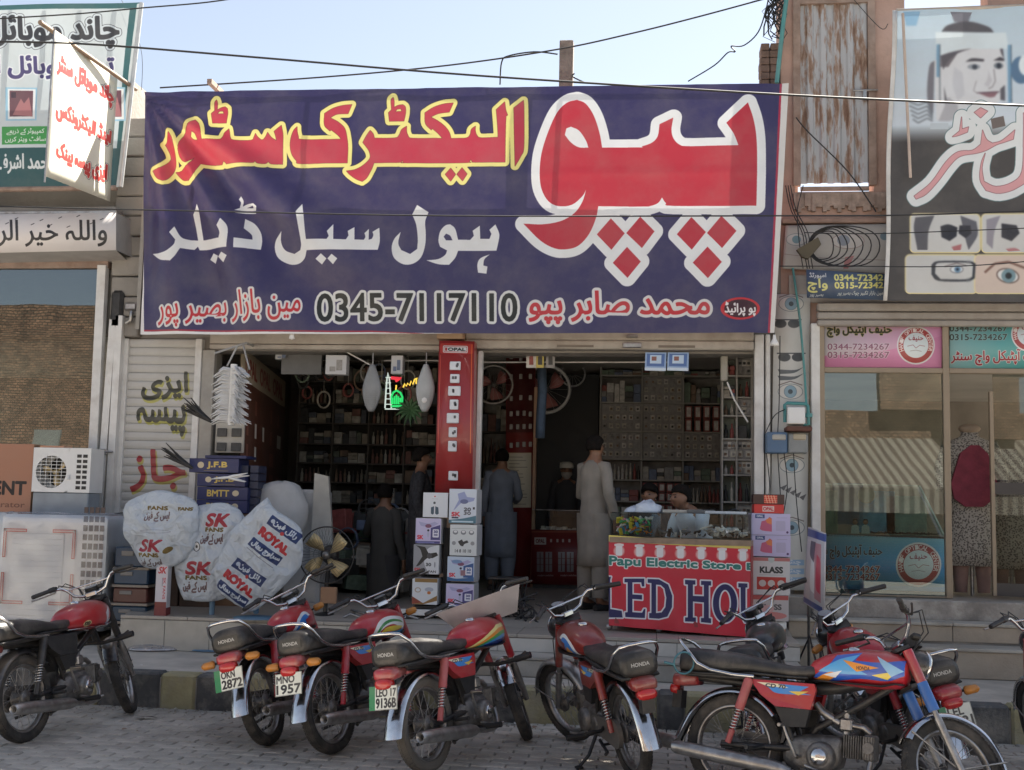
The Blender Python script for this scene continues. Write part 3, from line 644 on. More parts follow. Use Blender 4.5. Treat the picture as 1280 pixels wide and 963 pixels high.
wh = [zm(o6, k6, (330,165),(368,100),(380,140),(390,235),(400,335),(535,335),(545,300),(525,255),(550,208),(590,250),(602,300),(592,398),(370,398),(360,375),(340,398),(262,398),(235,450),(205,485),(130,475),(50,425),(120,432),(180,420),(225,380),(235,345),(200,300),(228,258),(262,320),(300,335),(362,335),(350,260)),
      zm(o6, k6, (445,462),(478,425),(518,446),(490,492)), zm(o6, k6, (518,452),(550,425),(592,450),(560,492)),
      zm(o6, k6, (690,195),(750,225),(790,280),(802,340),(798,400),(638,400),(638,335),(745,335),(735,300),(688,262)),
      zm(o6, k6, (655,38),(672,70),(668,108),(700,93),(745,90),(768,110),(762,140),(620,138),(650,120),(655,80),(640,60)), zm(o6, k6, (695,118),(740,105),(745,122)), zm(o6, k6, (620,148),(765,148),(760,158),(625,158)),
      zm(o7, k7, (190,120),(220,80),(230,150),(240,255),(345,255),(355,240),(345,215),(375,178),(378,255),(440,255),(452,235),(447,212),(480,192),(482,255),(528,255),(535,240),(530,222),(552,200),(552,255),(568,250),(575,232),(570,215),(605,195),(608,260),(598,305),(240,308),(225,345),(190,368),(140,368),(85,340),(65,295),(72,250),(108,210),(100,260),(120,300),(170,320),(205,305),(212,270),(200,180)),
      zm(o7, k7, (285,350),(315,325),(343,350),(318,378)), zm(o7, k7, (348,350),(370,328),(398,350),(375,378)),
      zm(o7, k7, (770,130),(795,82),(852,118),(835,165),(838,220),(835,280),(815,340),(775,372),(725,375),(680,345),(667,295),(680,250),(712,215),(700,270),(715,305),(760,325),(795,300),(798,250),(790,180)),
      zm(o7, k7, (960,178),(985,200),(1000,255),(1060,255),(1078,235),(1072,210),(1108,185),(1110,250),(1155,250),(1165,225),(1155,205),(1185,178),(1203,220),(1203,250),(1190,308),(1000,310),(985,345),(955,378),(900,375),(840,355),(900,350),(935,330),(945,308),(910,290),(902,260),(910,215),(935,185)),
      zm(o7, k7, (940,225),(960,235),(972,258),(940,258),(928,240)),
      zm(o7, k7, (1158,325),(1130,350),(1125,380),(1145,385),(1140,420),(1098,415),(1095,375),(1110,345))]
cv.poly(wh, rgb(222, 224, 226))
cv.text('0345-7117110', 401.5, 369, 652.5, 402, rgb(30, 34, 32), .9, [(4.2, rgb(214, 215, 214))])
cv.text('مین بازار بصیر پور', 0, 0, 0, 0, rgb(190, 40, 50), .35, [(3.0, rgb(216, 214, 214))], quad=[(198, 371), (380, 362), (380, 402), (198, 410)])
cv.text('محمد صابر پپو', 668, 366, 889, 405, rgb(190, 44, 54), .9, [(4.4, rgb(214, 212, 212))])
cv.ell(926.5, 387, 24, 13.5, rgb(190, 40, 50)); cv.ell(927, 387, 20, 11, rgb(60, 22, 34)); cv.text('پو پرائیڈ', 908, 379, 945, 396, rgb(225, 220, 220), .5)
yy, xx = np.mgrid[:cv.H, :cv.W]; q = noise.noise
BANM = cv.mat('banner_print', rough=.42, trans=.07, dirt=.2, bump=.35)
def ban(u, v):
    dx, dy = u*6.0, (1-v)*2.3; r = math.hypot(dx, dy)+.01; a = math.atan2(dy, dx)
    f = 0
    if a > .3: f = .085*math.exp(-((r-1.6)/1.3)**2)*math.sin(a*17+.6*math.sin(r*2))*min(1, (a-.3)*2)*min(1, v*4+.25)
    f += .02*math.sin(u*60)*math.exp(-u*9) + .016*abs(noise.noise((dx*2.2+dy*1.5, dy*.5, 4)))
    f += .02*noise.noise((dx*1.5, dy*1.2, 3)) + .006*noise.noise((dx*7, dy*2, 9))
    f += -.02*math.exp(-((v-.635)/.015)**2)*.35
    f += -.10*math.sin(math.pi*v)*0.35
    s_ = .022*math.sin(u*math.pi*2.2+1)*(1-v) if v < .3 else 0
    f += .02*math.exp(-((u-.985)/.01)**2)
    return (0, f, 0)
bt = empty('shop_banner', (0, 0, 0), 0, 'long purple cloth banner with huge red Urdu lettering above the electric shop', 'banner')
px_sheet('banner_cloth', BANM, cor, (-.34, -.34, -.42, -.42), 170, 64, ban, bt, thick=None)
b = MB(); m_ = mat('banner_pipe', (.3, .28, .25), .5, .5)
for py, y in ((117, -.27), (409, -.30)):
    a_, c_ = P(186, py+1, y), P(966, py-6 if py < 200 else py+1, y); MB().tube([a_, c_], .018).obj('rail', m_, bt)
for px in (188, 395, 708, 960):
    MB().box((X(px, 120, -.25)-.02, -.262, Z(px, 412, -.25)), (X(px, 120, -.25)+.02, -.222, Z(px, 116, -.25))).obj('upright', m_, bt)
    MB().box((X(px, 120, -.25)-.02, -.222, 3.45), (X(px, 120, -.25)+.02, .05, 3.49)).obj('bracket', m_, bt)

# ---- teal billboard (left)
cor = [(-60, 8), (176, 3), (150, 234), (-60, 236)]
TEAL = rgb(60, 104, 108)
cv = sheet_canvas(cor, 2.2, rgb(208, 218, 222))
cv.poly([[(-60, 0), (180, -2), (180, 11), (-60, 14)]], TEAL, sm=False); cv.poly([[(163, 0), (180, 0), (152, 240), (140, 240)]], TEAL, sm=False)
cv.poly([[(-60, 190), (150, 190), (145, 240), (-60, 240)]], rgb(52, 92, 96), sm=False)
cv.poly([[(171, 5), (177, 4), (151, 234), (145, 234)]], rgb(206, 214, 216), sm=False)
cv.text('چاند موبائل سنٹر', -95, 22, 148, 66, rgb(58, 60, 66), 1.6, [(4.6, rgb(60, 62, 72)), (4.0, rgb(210, 220, 226))])
cv.text('تمام موبائل اور', -30, 76, 142, 110, rgb(76, 70, 120), 1.2, [(2.8, rgb(232, 236, 240))])
for x_ in (-48, 8, 64, 118):
    cv.rect(x_-1, 117, x_+38, 158, rgb(160, 204, 228)); cv.rect(x_+2, 119, x_+36, 156, rgb(238, 242, 244)); cv.rect(x_+4, 121, x_+33, 153, rgb(110, 74, 86))
    cv.poly([zm((x_+4, 121), 1, (4, 30), (14, 10), (18, 16), (24, 8), (29, 32))], rgb(176, 120, 124)); cv.rect(x_+6, 123, x_+12, 130, rgb(60, 40, 60))
cv.rect(2, 165, 64, 186, rgb(70, 160, 84)); cv.text('کمپیوٹر کے ذریعے', 8, 167, 56, 175, rgb(235, 240, 235), .3); cv.text('سافٹ ویئر کریں', 6, 177, 58, 184, rgb(235, 240, 235), .3)
cv.text('محمد اشرف', -4, 197, 68, 219, rgb(226, 232, 234), .7)
BBM = cv.mat('billboard_print', rough=.5, trans=.08, dirt=.2, bump=.05)
bb = empty('billboard', (0, 0, 0), 0, 'large white billboard with teal frame and dark Urdu lettering, top left corner', 'billboard')
px_sheet('panel', BBM, cor, (-.35, -.35, -.35, -.35), 20, 20, lambda u, v: (0, .015*math.sin(u*9)*math.sin(v*7), 0), bb, thick=None)
b = MB()
for i in range(5):
    a_, c_ = P(-40+i*44, 236, -.3), P(-30+i*44+i*2, 8, -.3); MB().box((a_.x-.02, -.30, a_.z), (a_.x+.02, -.26, c_.z)).obj('strut', STEEL, bb)
a_, c_ = P(151, 234, -.35), P(177, 4, -.35); MB().tube([a_, c_], .022, 8).obj('edge_rail', mat('pale_edge', (.6, .61, .6), .4, .3), bb)
a_, c_ = P(-60, 238, -.33), P(146, 235, -.33); MB().tube([a_, c_], .03, 8).obj('bottom_rail', FRM, bb)
for z_ in (4.9, 5.9):
    for x_ in (-6, -4.6): MB().box((x_, -.3, z_), (x_+.05, .05, z_+.05)).obj('bracket', FRM, bb)

# ---- hanging sign at right angles to the street
fl = empty('hanging_sign', (0, 0, 0), 0, 'white sign with red Urdu lettering hung from a pole at right angles to the shops', 'sign')
cor = [(62, 38), (145, 97), (145, 252), (64, 220)]
cv = Canvas(83, 155, 4, rgb(236, 234, 220), homog(cor, [(0, 0), (83, 0), (83, 155), (0, 155)]))
for t, q in (('چاند موبائل سنٹر', [(70, 66), (141, 112), (141, 137), (70, 96)]), ('اینڈ الیکٹرونکس', [(71, 121), (142, 164), (141, 184), (72, 152)]), ('ایزی پیسہ بینک', [(75, 178), (140, 208), (139, 232), (76, 204)])):
    cv.text(t, 0, 0, 0, 0, rgb(214, 56, 52), 1.1, [(2.6, rgb(70, 80, 74)), (2.1, rgb(240, 238, 228))], quad=q)
HSM = cv.mat('hanging_sign_print', rough=.5, trans=.2, dirt=.12)
xs = X(147, 150, -.38)
c4 = [P(*p, x=xs - .0) if False else None for p in cor]
# the sign lies in the plane x = xs: nearer edge towards the street
yn, yf = -1.95, -.40
def zpl(px, py, y): return P(px, py, y).z
xn = X(62, 130, yn)
grid_sheet('sign_panel', HSM, (xn, yn, zpl(64, 220, yn)), (xs-.02, yf, zpl(145, 252, yf)), (xs-.02, yf, zpl(145, 97, yf)), (xn, yn, zpl(62, 38, yn)), 14, 14, lambda u, v: (.012*math.sin(u*6)*math.sin(v*5), 0, 0), fl, .006)
pa, pb2 = P(50, 28, yn-.12), P(170, 112, -.2)
MB().tube([pa, pb2], .022, 8).obj('pole', mat('rust_pole', (.28, .2, .14), .7, dirt=(.12, .08, .05)), fl)
MB().tube([(xn, yn, zpl(62, 38, yn)+.02), (xn, yn, zpl(64, 228, yn))], .008, 6).obj('edge_wire', STEEL, fl)

# ---- white board with the verse
cor = [(-80, 269), (145, 266), (145, 313), (-80, 318)]
cv = sheet_canvas(cor, 3, rgb(214, 208, 206))
cv.text('وَاللہُ خَیرُ الرّازقین'.translate({i: None for i in range(0x64B, 0x653)}), -62, 275, 134, 308, rgb(40, 38, 42), .5)
import itertools
for x_, y_ in ((128, 274), (116, 279), (100, 270), (88, 283), (78, 272), (66, 281), (55, 275), (44, 280), (24, 273), (12, 279)): cv.line([(x_-2.2, y_+1), (x_+2.2, y_-1)], .9, rgb(50, 46, 50))
vb = empty('verse_board', (0, 0, 0), 0, 'white fascia board with thin black calligraphy above the phone shop window', 'signboard')
px_sheet('board_face', cv.mat('verse_print', rough=.4, dirt=.2), cor, (-.42,)*4, parent=vb, thick=.03)
a1, a2, a3, a4 = P(-80, 318, -.42), P(145, 313, -.42), P(161, 328, -.05), P(-80, 332, -.05)
MB().loft([[a1, a4], [a2, a3]], cap=False, closed_ring=False).obj('soffit', mat('soffit_grey', (.36, .34, .33), .5, dirt=(.2, .18, .16)), vb)
a5 = P(145, 266, -.42); MB()._add([a2, (a2.x+.02, -.03, a2.z), (a5.x+.02, -.03, a5.z), a5], [(0, 1, 2, 3)]).obj('end_panel', mat('board_end', (.3, .29, .28), .6), vb)
MB().box((-9, -.42, a5.z-.002), (a5.x, .02, a5.z+.02)).obj('top_sheet', STEEL, vb)
MB().box((-9, -.28, 4.45), (X(150, 240, -.2), .02, 4.62)).obj('lintel', PLAS, lb)

# ---- optician: flex poster
cor = [(1120, 14), (1330, 6), (1330, 378), (1108, 376)]
DK = rgb(74, 70, 68)
cv = sheet_canvas(cor, 2.2, DK)
cv.grad(rgb(186, 206, 220), rgb(206, 216, 226), 0, 150); cv.grad(rgb(200, 212, 222), DK, 150, 172)
def p2(*pts): return [(1110+x/4.012, y/4.012) for x, y in pts]
cv.poly([p2((75,60),(160,60),(140,130),(90,130))], rgb(140, 180, 210)); cv.poly([p2((310,60),(420,60),(400,110),(330,110))], rgb(120, 120, 130))
cv.poly([p2((265,158),(300,125),(400,105),(500,130),(530,158))], rgb(86, 84, 90))
cv.poly([p2((230,300),(350,240),(560,235),(590,330),(590,420),(570,490),(520,520),(430,520),(330,560),(240,600))], rgb(214, 216, 220))
cv.poly([p2((235,160),(590,160),(600,215),(600,240),(380,240),(240,280))], rgb(214, 226, 232), sm=False)
cv.poly([p2((262,275),(355,250),(300,330),(262,330))], rgb(110, 104, 110)); cv.poly([p2((205,330),(232,300),(225,560),(195,480))], rgb(120, 118, 126))
for i in range(5): cv.line(p2((100+i*6, 500+i*22), (150, 520+i*22), (195, 505+i*20), (222, 560+i*10)), 1.6, rgb(110, 116, 124))
for x_ in (250, 608): cv.line(p2((x_, 220), (x_, 380 if x_ < 300 else 510)), 4.5, rgb(120, 160, 190)); cv.line(p2((x_+8, 220), (x_+8, 510)), 1, rgb(70, 80, 90))
cv.poly([p2((385,305),(420,288),(480,292),(478,303),(430,302))], rgb(70, 66, 72)); cv.poly([p2((525,298),(560,280),(582,290),(580,300))], rgb(70, 66, 72))
cv.ell(*p2((428, 330))[0], 8, 3.4, rgb(150, 156, 164)); cv.ell(*p2((432, 331))[0], 3.2, 3.2, rgb(60, 66, 76)); cv.ell(*p2((552, 324))[0], 6, 4, rgb(120, 128, 136)); cv.ell(*p2((554, 324))[0], 2.8, 3.4, rgb(50, 54, 62))
cv.line(p2((528, 340), (535, 400), (520, 430), (500, 440)), 1.1, rgb(130, 124, 130)); cv.line(p2((440, 400), (425, 450), (445, 462)), 1, rgb(150, 146, 150))
cv.poly([p2((445,460),(500,455),(552,452),(530,480),(500,482))], rgb(140, 104, 112)); cv.line(p2((440, 461), (555, 455)), 1.1, rgb(80, 60, 70)); cv.poly([p2((560,440),(583,420),(583,500),(560,495))], rgb(90, 88, 96))
cv.poly([p2((278,425),(300,540),(285,535))], rgb(70, 70, 76)); cv.ell(*p2((665, 345))[0], 13, 17, rgb(90, 120, 150)); cv.ell(*p2((690, 320))[0], 9, 13, rgb(225, 235, 240))
cv.poly([p2((300, 480), (345, 520), (350, 575), (310, 600), (250, 600))], rgb(176, 176, 182)); cv.poly([p2((500, 345), (520, 400), (500, 432), (478, 420), (495, 390))], rgb(196, 196, 202)); cv.poly([p2((330, 330), (372, 360), (380, 470), (345, 500), (322, 420))], rgb(200, 202, 208)); cv.poly([p2((262, 275), (300, 262), (350, 250), (420, 238), (350, 262), (300, 300), (275, 345))], rgb(88, 84, 92)); cv.poly([p2((560, 238), (575, 240), (580, 290), (566, 262))], rgb(88, 84, 92))
cv.blur(4, 10, 210, 160, 1.15)
cv.poly([p2((510,590),(575,575),(585,625),(520,640))], rgb(110, 100, 96), sm=False)
cv.poly([p2((210, 610), (300, 610), (300, 640), (210, 640))], rgb(190, 200, 208))
lt = [p2((130,975),(215,905),(290,800),(350,752),(420,745),(462,715),(470,645),(490,690),(520,710),(560,700),(590,680),(632,645),(625,690),(580,705),(540,718),(490,745),(440,760),(360,775),(310,820),(250,900),(190,965),(140,990)),
      p2((365,578),(368,640),(400,630),(395,655),(350,672),(320,678),(355,650)), p2((460,535),(495,552),(460,585),(428,558)),
      p2((485,758),(470,830),(480,900),(540,925),(620,905),(670,850),(676,700),(676,560),(700,560),(700,860),(650,930),(560,960),(490,945),(460,890),(465,810))]
cv.poly(lt, rgb(216, 160, 164), [(10.5, rgb(88, 120, 124)), (9.6, rgb(222, 226, 228)), (.7, rgb(130, 80, 90))])
TI = [((1138, 266), (1224, 314)), ((1227, 266), (1330, 314)), ((1132, 318), (1220, 366)), ((1218, 318), (1330, 366))]
for i, ((xa_, ya_), (xb_, yb_)) in enumerate(TI): cv.rect(xa_, ya_, xb_, yb_, rgb(206, 206, 204) if i != 3 else rgb(214, 196, 184), 5, [(1.4, rgb(238, 222, 160))])
def p3(*pts): return [(960+x/4, 230+y/4) for x, y in pts]
cv.poly([p3((735,160),(830,150),(800,230),(795,325),(745,325),(728,220))], rgb(84, 84, 92)); cv.poly([p3((960,150),(1040,180),(1045,250),(1000,325),(985,270))], rgb(96, 96, 104))
cv.poly([p3((860,205),(900,195),(945,210),(940,255),(905,280),(865,260))], rgb(46, 46, 54)); cv.poly([p3((955,200),(1010,200),(1015,240),(985,265),(950,240))], rgb(46, 46, 54)); cv.poly([p3((915,310),(965,295),(960,325),(925,328))], rgb(176, 110, 112))
cv.poly([p3((1165,190),(1240,200),(1255,240),(1215,280),(1165,260))], rgb(46, 46, 54)); cv.poly([p3((1090,170),(1160,150),(1130,230),(1120,320),(1090,290))], rgb(150, 146, 156)); cv.poly([p3((1185,320),(1230,315),(1260,328),(1200,332))], rgb(180, 120, 124))
cv.poly([p3((815,400),(850,382),(1000,382),(1035,395),(1030,470),(990,485),(850,482),(815,450)), p3((835,400),(860,390),(995,390),(1022,402),(1018,462),(985,475),(860,474),(832,445))], rgb(52, 56, 64)); cv.ell(1195, 336, 7.5, 4, rgb(220, 226, 230), [(1, rgb(110, 110, 116))]); cv.ell(1196, 336, 4, 4, rgb(110, 150, 180)); cv.ell(1196, 336, 1.8, 1.8, rgb(30, 40, 60)); cv.line(p3((880, 410), (940, 392), (990, 405)), 1.4, rgb(120, 110, 110)); 
cv.ell(1259, 344, 13, 8, rgb(226, 226, 224), [(1.6, rgb(110, 90, 84))], rot=12); cv.ell(1260, 344, 9, 9, rgb(120, 150, 160)); cv.ell(1260, 344, 4, 4, rgb(28, 36, 40)); cv.line(p3((1080, 440), (1130, 395), (1200, 385), (1290, 420)), 3, rgb(130, 96, 84))
for (xa_, ya_), (xb_, yb_) in TI: cv.blur(xa_-1118, ya_-6, min(210, xb_-1114), yb_-6, .8)
POM = cv.mat('poster_print', rough=.45, trans=.06, dirt=.18, bump=.06)
ps = empty('optician_poster', (0, 0, 0), 0, 'tall flex poster of a woman at an eye testing machine over the optician shop', 'poster')
px_sheet('poster_sheet', POM, cor, (-.32, -.32, -.38, -.38), 40, 40, lambda u, v: (0, .02*noise.noise((u*3, v*4, 1)), 0), ps, thick=None)
b = MB().tube([P(1120, 14, -.3), P(1330, 6, -.3)], .022); b.obj('top_rail', mat('rail_wood', (.42, .36, .31), .7), ps)
px_sheet('white_edge', mat('white_flex', (.62, .61, .59), .5, dirt=(.35, .3, .26), dirt_amt=.3), [(1115, 13), (1121, 13), (1109, 376), (1104, 376)], (-.33, -.33, -.39, -.39), 2, 20, lambda u, v: (.012*math.sin(v*9), 0, 0), ps, thick=.003)
tag(MB().tube([P(1128.5, 17, -.40), P(1138, 222, -.46)], .014, 6).obj('wooden_batten', mat('batten', (.5, .4, .34), .7)), 'thin bare wooden batten leaning against the poster', 'batten')

# ---- faded eye print and blue watch sign under the rusty door
cor = [(982, 282), (1120, 280), (1111, 342), (978, 336)]
cv = sheet_canvas(cor, 3, rgb(176, 172, 168))
cv.ell(1056, 302, 20, 9, rgb(196, 192, 190), [(1, rgb(150, 130, 130))]); cv.ell(1050, 301, 8, 7, rgb(130, 140, 156)); cv.ell(994, 300, 11, 7, rgb(190, 188, 186), [(1, rgb(130, 140, 140))]); cv.ell(994, 300, 5, 5, rgb(110, 140, 150)); cv.ell(1104, 296, 6, 5, rgb(110, 130, 140))
cv.poly([[(1052, 322), (1064, 320), (1056, 336), (1050, 336)]], rgb(170, 110, 110)); cv.line([(980, 318), (1010, 322), (1110, 326)], .8, rgb(140, 130, 126))
tag(px_sheet('eye_print', cv.mat('eye_print_m', rough=.6, dirt=.4, bump=.1), cor, (-.06,)*4, 30, 10, lambda u, v: (0, .01*noise.noise((u*6, v*3, 0)), 0), None, .004), 'faded flex print of eyes nailed under the pink plaster ledge', 'poster')
cor = [(1008, 337), (1110, 343), (1105, 375), (1009, 372)]
cv = sheet_canvas(cor, 4, rgb(64, 82, 108))
for i, t in enumerate(('0344-72342', '0315-72342')): cv.text(t, 0, 0, 0, 0, rgb(224, 216, 130), .45, quad=[(1044.5, 343.5+i*9.6), (1104, 343.5+i*9.6), (1104, 351+i*9.6), (1044.5, 351+i*9.6)])
cv.text('امپورٹڈ', 1012, 341, 1034, 349, rgb(214, 216, 214), .3); cv.text('واچ', 1010, 349, 1035, 366, rgb(224, 220, 140), .5); cv.text('مین بازار تکبیر چوک بصیر پور', 1048, 364, 1104, 370.5, rgb(200, 204, 200), .15); cv.text('بصیر پور', 1012, 368, 1030, 372, rgb(214, 216, 214), .15)
tag(px_sheet('blue_sign', cv.mat('blue_sign_m', rough=.5, dirt=.3), cor, (-.30,)*4, 1, 1, None, None, .02), 'small blue sign with yellow phone numbers beside the big poster', 'sign')

# ---- the long print of eyes and sunglasses on the wall strip
cor = [(968, 368), (1013, 368), (1008, 738), (962, 738)]
cv = sheet_canvas(cor, 3.5, rgb(196, 196, 192))
for (cx, cy, c_) in ((989, 380, 0), (984, 405, 1), (989, 447, 1), (989, 468, 2), (988, 490, 0), (990, 582, 0), (990, 660, 0)):
    if c_ == 0: cv.ell(cx, cy, 15, 9, rgb(206, 204, 200), [(.9, rgb(120, 130, 134))]); cv.ell(cx, cy, 7.5, 7.5, rgb(130, 160, 176), [(.6, rgb(90, 110, 120))]); cv.ell(cx, cy, 3, 3, rgb(50, 66, 76)); cv.line([(cx-15, cy-8), (cx, cy-13), (cx+15, cy-8)], 1.4, rgb(120, 110, 108))
    elif c_ == 1:
        for s_ in (-1, 1): cv.ell(cx+s_*8.5, cy, 7, 4.6, rgb(60, 66, 72), [(.9, rgb(90, 92, 96))])
        cv.line([(cx-18, cy-5), (cx+18, cy-5)], 1.5, rgb(60, 64, 70))
    else:
        for dy in (-4, 4): cv.poly([[(cx-17, cy+dy-2), (cx+4, cy+dy-1), (cx+16, cy+dy-5), (cx+4, cy+dy+2.5), (cx-14, cy+dy+4)]], rgb(86, 92, 98))
for i in range(5): cv.poly([[(975+i*6, 610+i*3), (984+i*6, 606+i*3), (980+i*6, 614+i*3)]], rgb(90, 90, 94))
for i in range(3): cv.rect(968, 700+i*11, 1005, 707+i*11, rgb(140, 170, 200)); cv.text('چشمہ', 972, 700+i*11, 1001, 707+i*11, rgb(210, 216, 222), .2)
tag(px_sheet('spectacles_print', cv.mat('spec_print', rough=.5, dirt=.35, bump=.1), cor, (-.035,)*4, 1, 30, None, None, .004), 'narrow white print of eyes and sunglasses on the pier between the two shops', 'poster')
# ================================================================= shop fronts
def shutter_slats(parent, x0, x1, z0, z1, y, m, h=.085):
    n = round((z1-z0)/h); h = (z1-z0)/n; w_ = x1-x0
    prof = [(0, 0), (-.006, .12*h), (-.013, .35*h), (-.013, .72*h), (-.006, .93*h), (0, .97*h)]
    b = MB(); vs = []
    for x in (0, w_): vs += [(x, y_, z_) for y_, z_ in prof] + [(x, .004, z_) for y_, z_ in (prof[-1], prof[0])]
    k = 8; b._add(vs, [(i, k+i, k+(i+1) % k, (i+1) % k) for i in range(k)] + [tuple(range(k)), tuple(reversed(range(k, 2*k)))])
    me = b.mesh('slat', m)
    for i in range(n): link('slat', me, parent, (x0, y+rnd.uniform(-.0015, .0015), z0+i*h), (0, rnd.uniform(-.0012, .0012), 0))
GALV = mat('white_shutter', (.53, .52, .50), .5, .15, var=.08, vs=4, dirt=(.27, .22, .17), dirt_amt=.5, ds=4)
# closed white shutter at the left with painted words
rs = empty('roller_shutter', (0, 0, 0), 0, 'closed white roller shutter with painted Urdu words left of the open shop', 'shutter')
x0, x1, z0, z1 = X(152, 600, -.02), X(239, 600, -.02), FL, Z(200, 424, -.02)
shutter_slats(rs, x0, x1, z0, z1, -.02, GALV, .088)
for a_, c_ in ((x0-.045, x0+.01), (x1-.01, x1+.06)): MB().box((a_, -.06, z0), (c_, .04, z1), bev=.006).obj('guide_rail', WPAINT, rs)
MB().box((x1+.062, -.045, z0), (X(263, 600, 0), .03, zT), bev=.005).obj('jamb', mat('grey_jamb', (.36, .34, .31), .6, dirt=(.2, .16, .12)), rs)
# the painted words are printed on a copy of the slat colour: one canvas over the whole curtain
corS = [(152, 424), (239, 424), (236, 640), (143, 640)]
cvS = Canvas(90, 216, 4, rgb(186, 184, 180), None)
def shp(px, py): p = P(px, py, -.035); return ((p.x-x0)/(x1-x0)*90, (z1-p.z)/(z1-z0)*216)
for t, qd, c1, c2 in (('ایزی', ((177, 466), (234, 466), (234, 497), (177, 500)), rgb(60, 62, 54), rgb(176, 172, 90)), ('پیسہ', ((171, 507), (231, 507), (231, 545), (171, 540)), rgb(60, 62, 54), rgb(176, 172, 90)), ('جاز', ((163, 562), (231, 565), (231, 612), (163, 614)), rgb(156, 44, 50), rgb(176, 164, 90))):
    q_ = [shp(*p) for p in qd]; cvS.text(t, 0, 0, 0, 0, c2, 1.5, quad=[(a_+1.6, b_+1.6) for a_, b_ in q_]); cvS.text(t, 0, 0, 0, 0, c1, 1.0, quad=q_)
GP = cvS.mat('shutter_paint', rough=.5, dirt=.35)
for o in [c for c in rs.children if c.name.startswith('slat')]:
    me = o.data.copy(); me.materials.clear(); me.materials.append(GP); o.data = me; l = me.uv_layers.new(name='UVMap').data
    for p in me.polygons:
        for li in p.loop_indices:
            v = me.vertices[me.loops[li].vertex_index].co; l[li].uv = (v.x/(x1-x0), (o.location.z+v.z-z0)/(z1-z0))
# leaning white post with clamp, left of the shutter
fp = empty('window_frame_post', (0, 0, 0), 0, 'leaning white metal frame post between the phone shop glass and the shutter', 'post')
for (a_, c_, n_) in (((128, 332), (113, 640), 'post'), ((142, 400), (124, 640), 'post'), ((150, 395), (136, 640), 'post')):
    p_, q_ = P(*a_, -.12 if n_ == 'post' else 0), P(c_[0], c_[1], -.12); q_ = p_ + (q_-p_)*((p_.z-.6)/(p_.z-q_.z)); w_ = .036 if a_[0] != 128 else .045
    MB().loft([[(q_.x-w_, -.14, q_.z), (q_.x+w_, -.14, q_.z), (q_.x+w_, -.06, q_.z), (q_.x-w_, -.06, q_.z)], [(p_.x-w_, -.14, p_.z), (p_.x+w_, -.14, p_.z), (p_.x+w_, -.06, p_.z), (p_.x-w_, -.06, p_.z)]], smooth=False).obj(n_, WPAINT, fp)
p_ = P(130, 565, -.17); MB().tube([p_-Vector((.09, 0, 0)), p_+Vector((.09, 0, .0))], .012, 6).box((p_.x-.05, p_.y, p_.z-.03), (p_.x+.03, p_.y+.04, p_.z+.03), bev=.008).obj('clamp', STEEL, fp)
p_ = P(149, 378, -.10); MB().box((p_.x-.08, -.14, p_.z-.28), (p_.x+.05, -.02, p_.z+.12), bev=.03).obj('switch_box', BLACK, fp); MB().box((p_.x+.06, -.12, p_.z-.09), (p_.x+.2, -.03, p_.z+.0), bev=.02).tube([(p_.x+.15, -.12, p_.z-.1), (p_.x+.16, -.15, p_.z-.2), (p_.x+.1, -.12, p_.z-.22)], .02, 6).obj('bracket', STEEL, fp)
# phone shop window
GLM = glassmat('window_glass', (.5, .55, .53), .075, .0, wav=.12)
gw = empty('shop_window', (0, 0, 0), 0, 'big phone shop window mirroring the sky and an old brick wall', 'window')
zt_ = Z(60, 334, -.05); MB().box((-9, -.055, .62), (X(124, 500, -.05), -.045, zt_-.02)).obj('pane', GLM, gw)
MB().box((-9, -.10, zt_-.02), (X(137, 340, -.05), .02, zt_+.05)).obj('top_frame', FRM, gw)
for i, (px_, py_) in enumerate(((50, 354), (115, 380), (45, 428), (44, 411))):
    tag(MB().ball(P(px_, py_, 1.5), (.05, .05, .04), 10, 6).obj('lit_bulb', mat('bulb_light', (.8, .95, .9), .5, var=0, emit=.35)), ('lit bulb behind the phone shop glass, upper left', 'lit bulb behind the phone shop glass, at the right frame', 'lowest lit bulb behind the phone shop glass', 'lit bulb just above the lowest one behind the phone shop glass')[i], 'bulb')
# shutter boxes over the two bays
HOUS = mat('shutter_housing', (.44, .40, .35), .6, var=.1, dirt=(.24, .19, .15), dirt_amt=.6, ds=3)
s2 = empty('rolled_shutter', (0, 0, 0), 0, 'rolled up cream shutter over the right hand bay, under the banner', 'shutter')
xa_, xb_ = X(582, 425, -.1), X(946, 425, -.1); za, zb, zc = Z(760, 437, -.1), Z(760, 425.5, -.1), Z(760, 414, -.1)
MB().box((xa_, -.13, za), (xb_-.03, -.07, zb-.004), bev=.012).obj('slat', HOUS, s2); MB().box((xa_, -.125, zb), (xb_-.03, -.07, zc), bev=.012).obj('slat', HOUS, s2)
MB().box((xa_-.1, -.11, zc+.004), (xb_+.02, -.05, zc+.16), bev=.01).obj('housing', HOUS, s2); MB().box((xa_+.05, -.069, za-.0), (xb_-.04, .02, za+.5)).obj('roll', CONCD, s2)
MB().box((X(778, 437, -.15), -.16, za+.01), (X(802, 437, -.15), -.131, za+.06), bev=.008).box((X(783, 437, -.15), -.15, zb+.02), (X(797, 437, -.15), -.126, zb+.05), bev=.006).obj('lock_plate', STEEL, s2)
for px_ in (718, 845): MB().box((X(px_-22, 430, -.14), -.1318, za+.015), (X(px_+24, 430, -.14), -.1302, za+.04)).obj('scratch_mark', mat('scratch', (.2, .17, .14), .8), s2)
s3 = empty('rolled_shutter', (0, 0, 0), 0, 'thin cream shutter edge over the left hand bay with hanging goods', 'shutter')
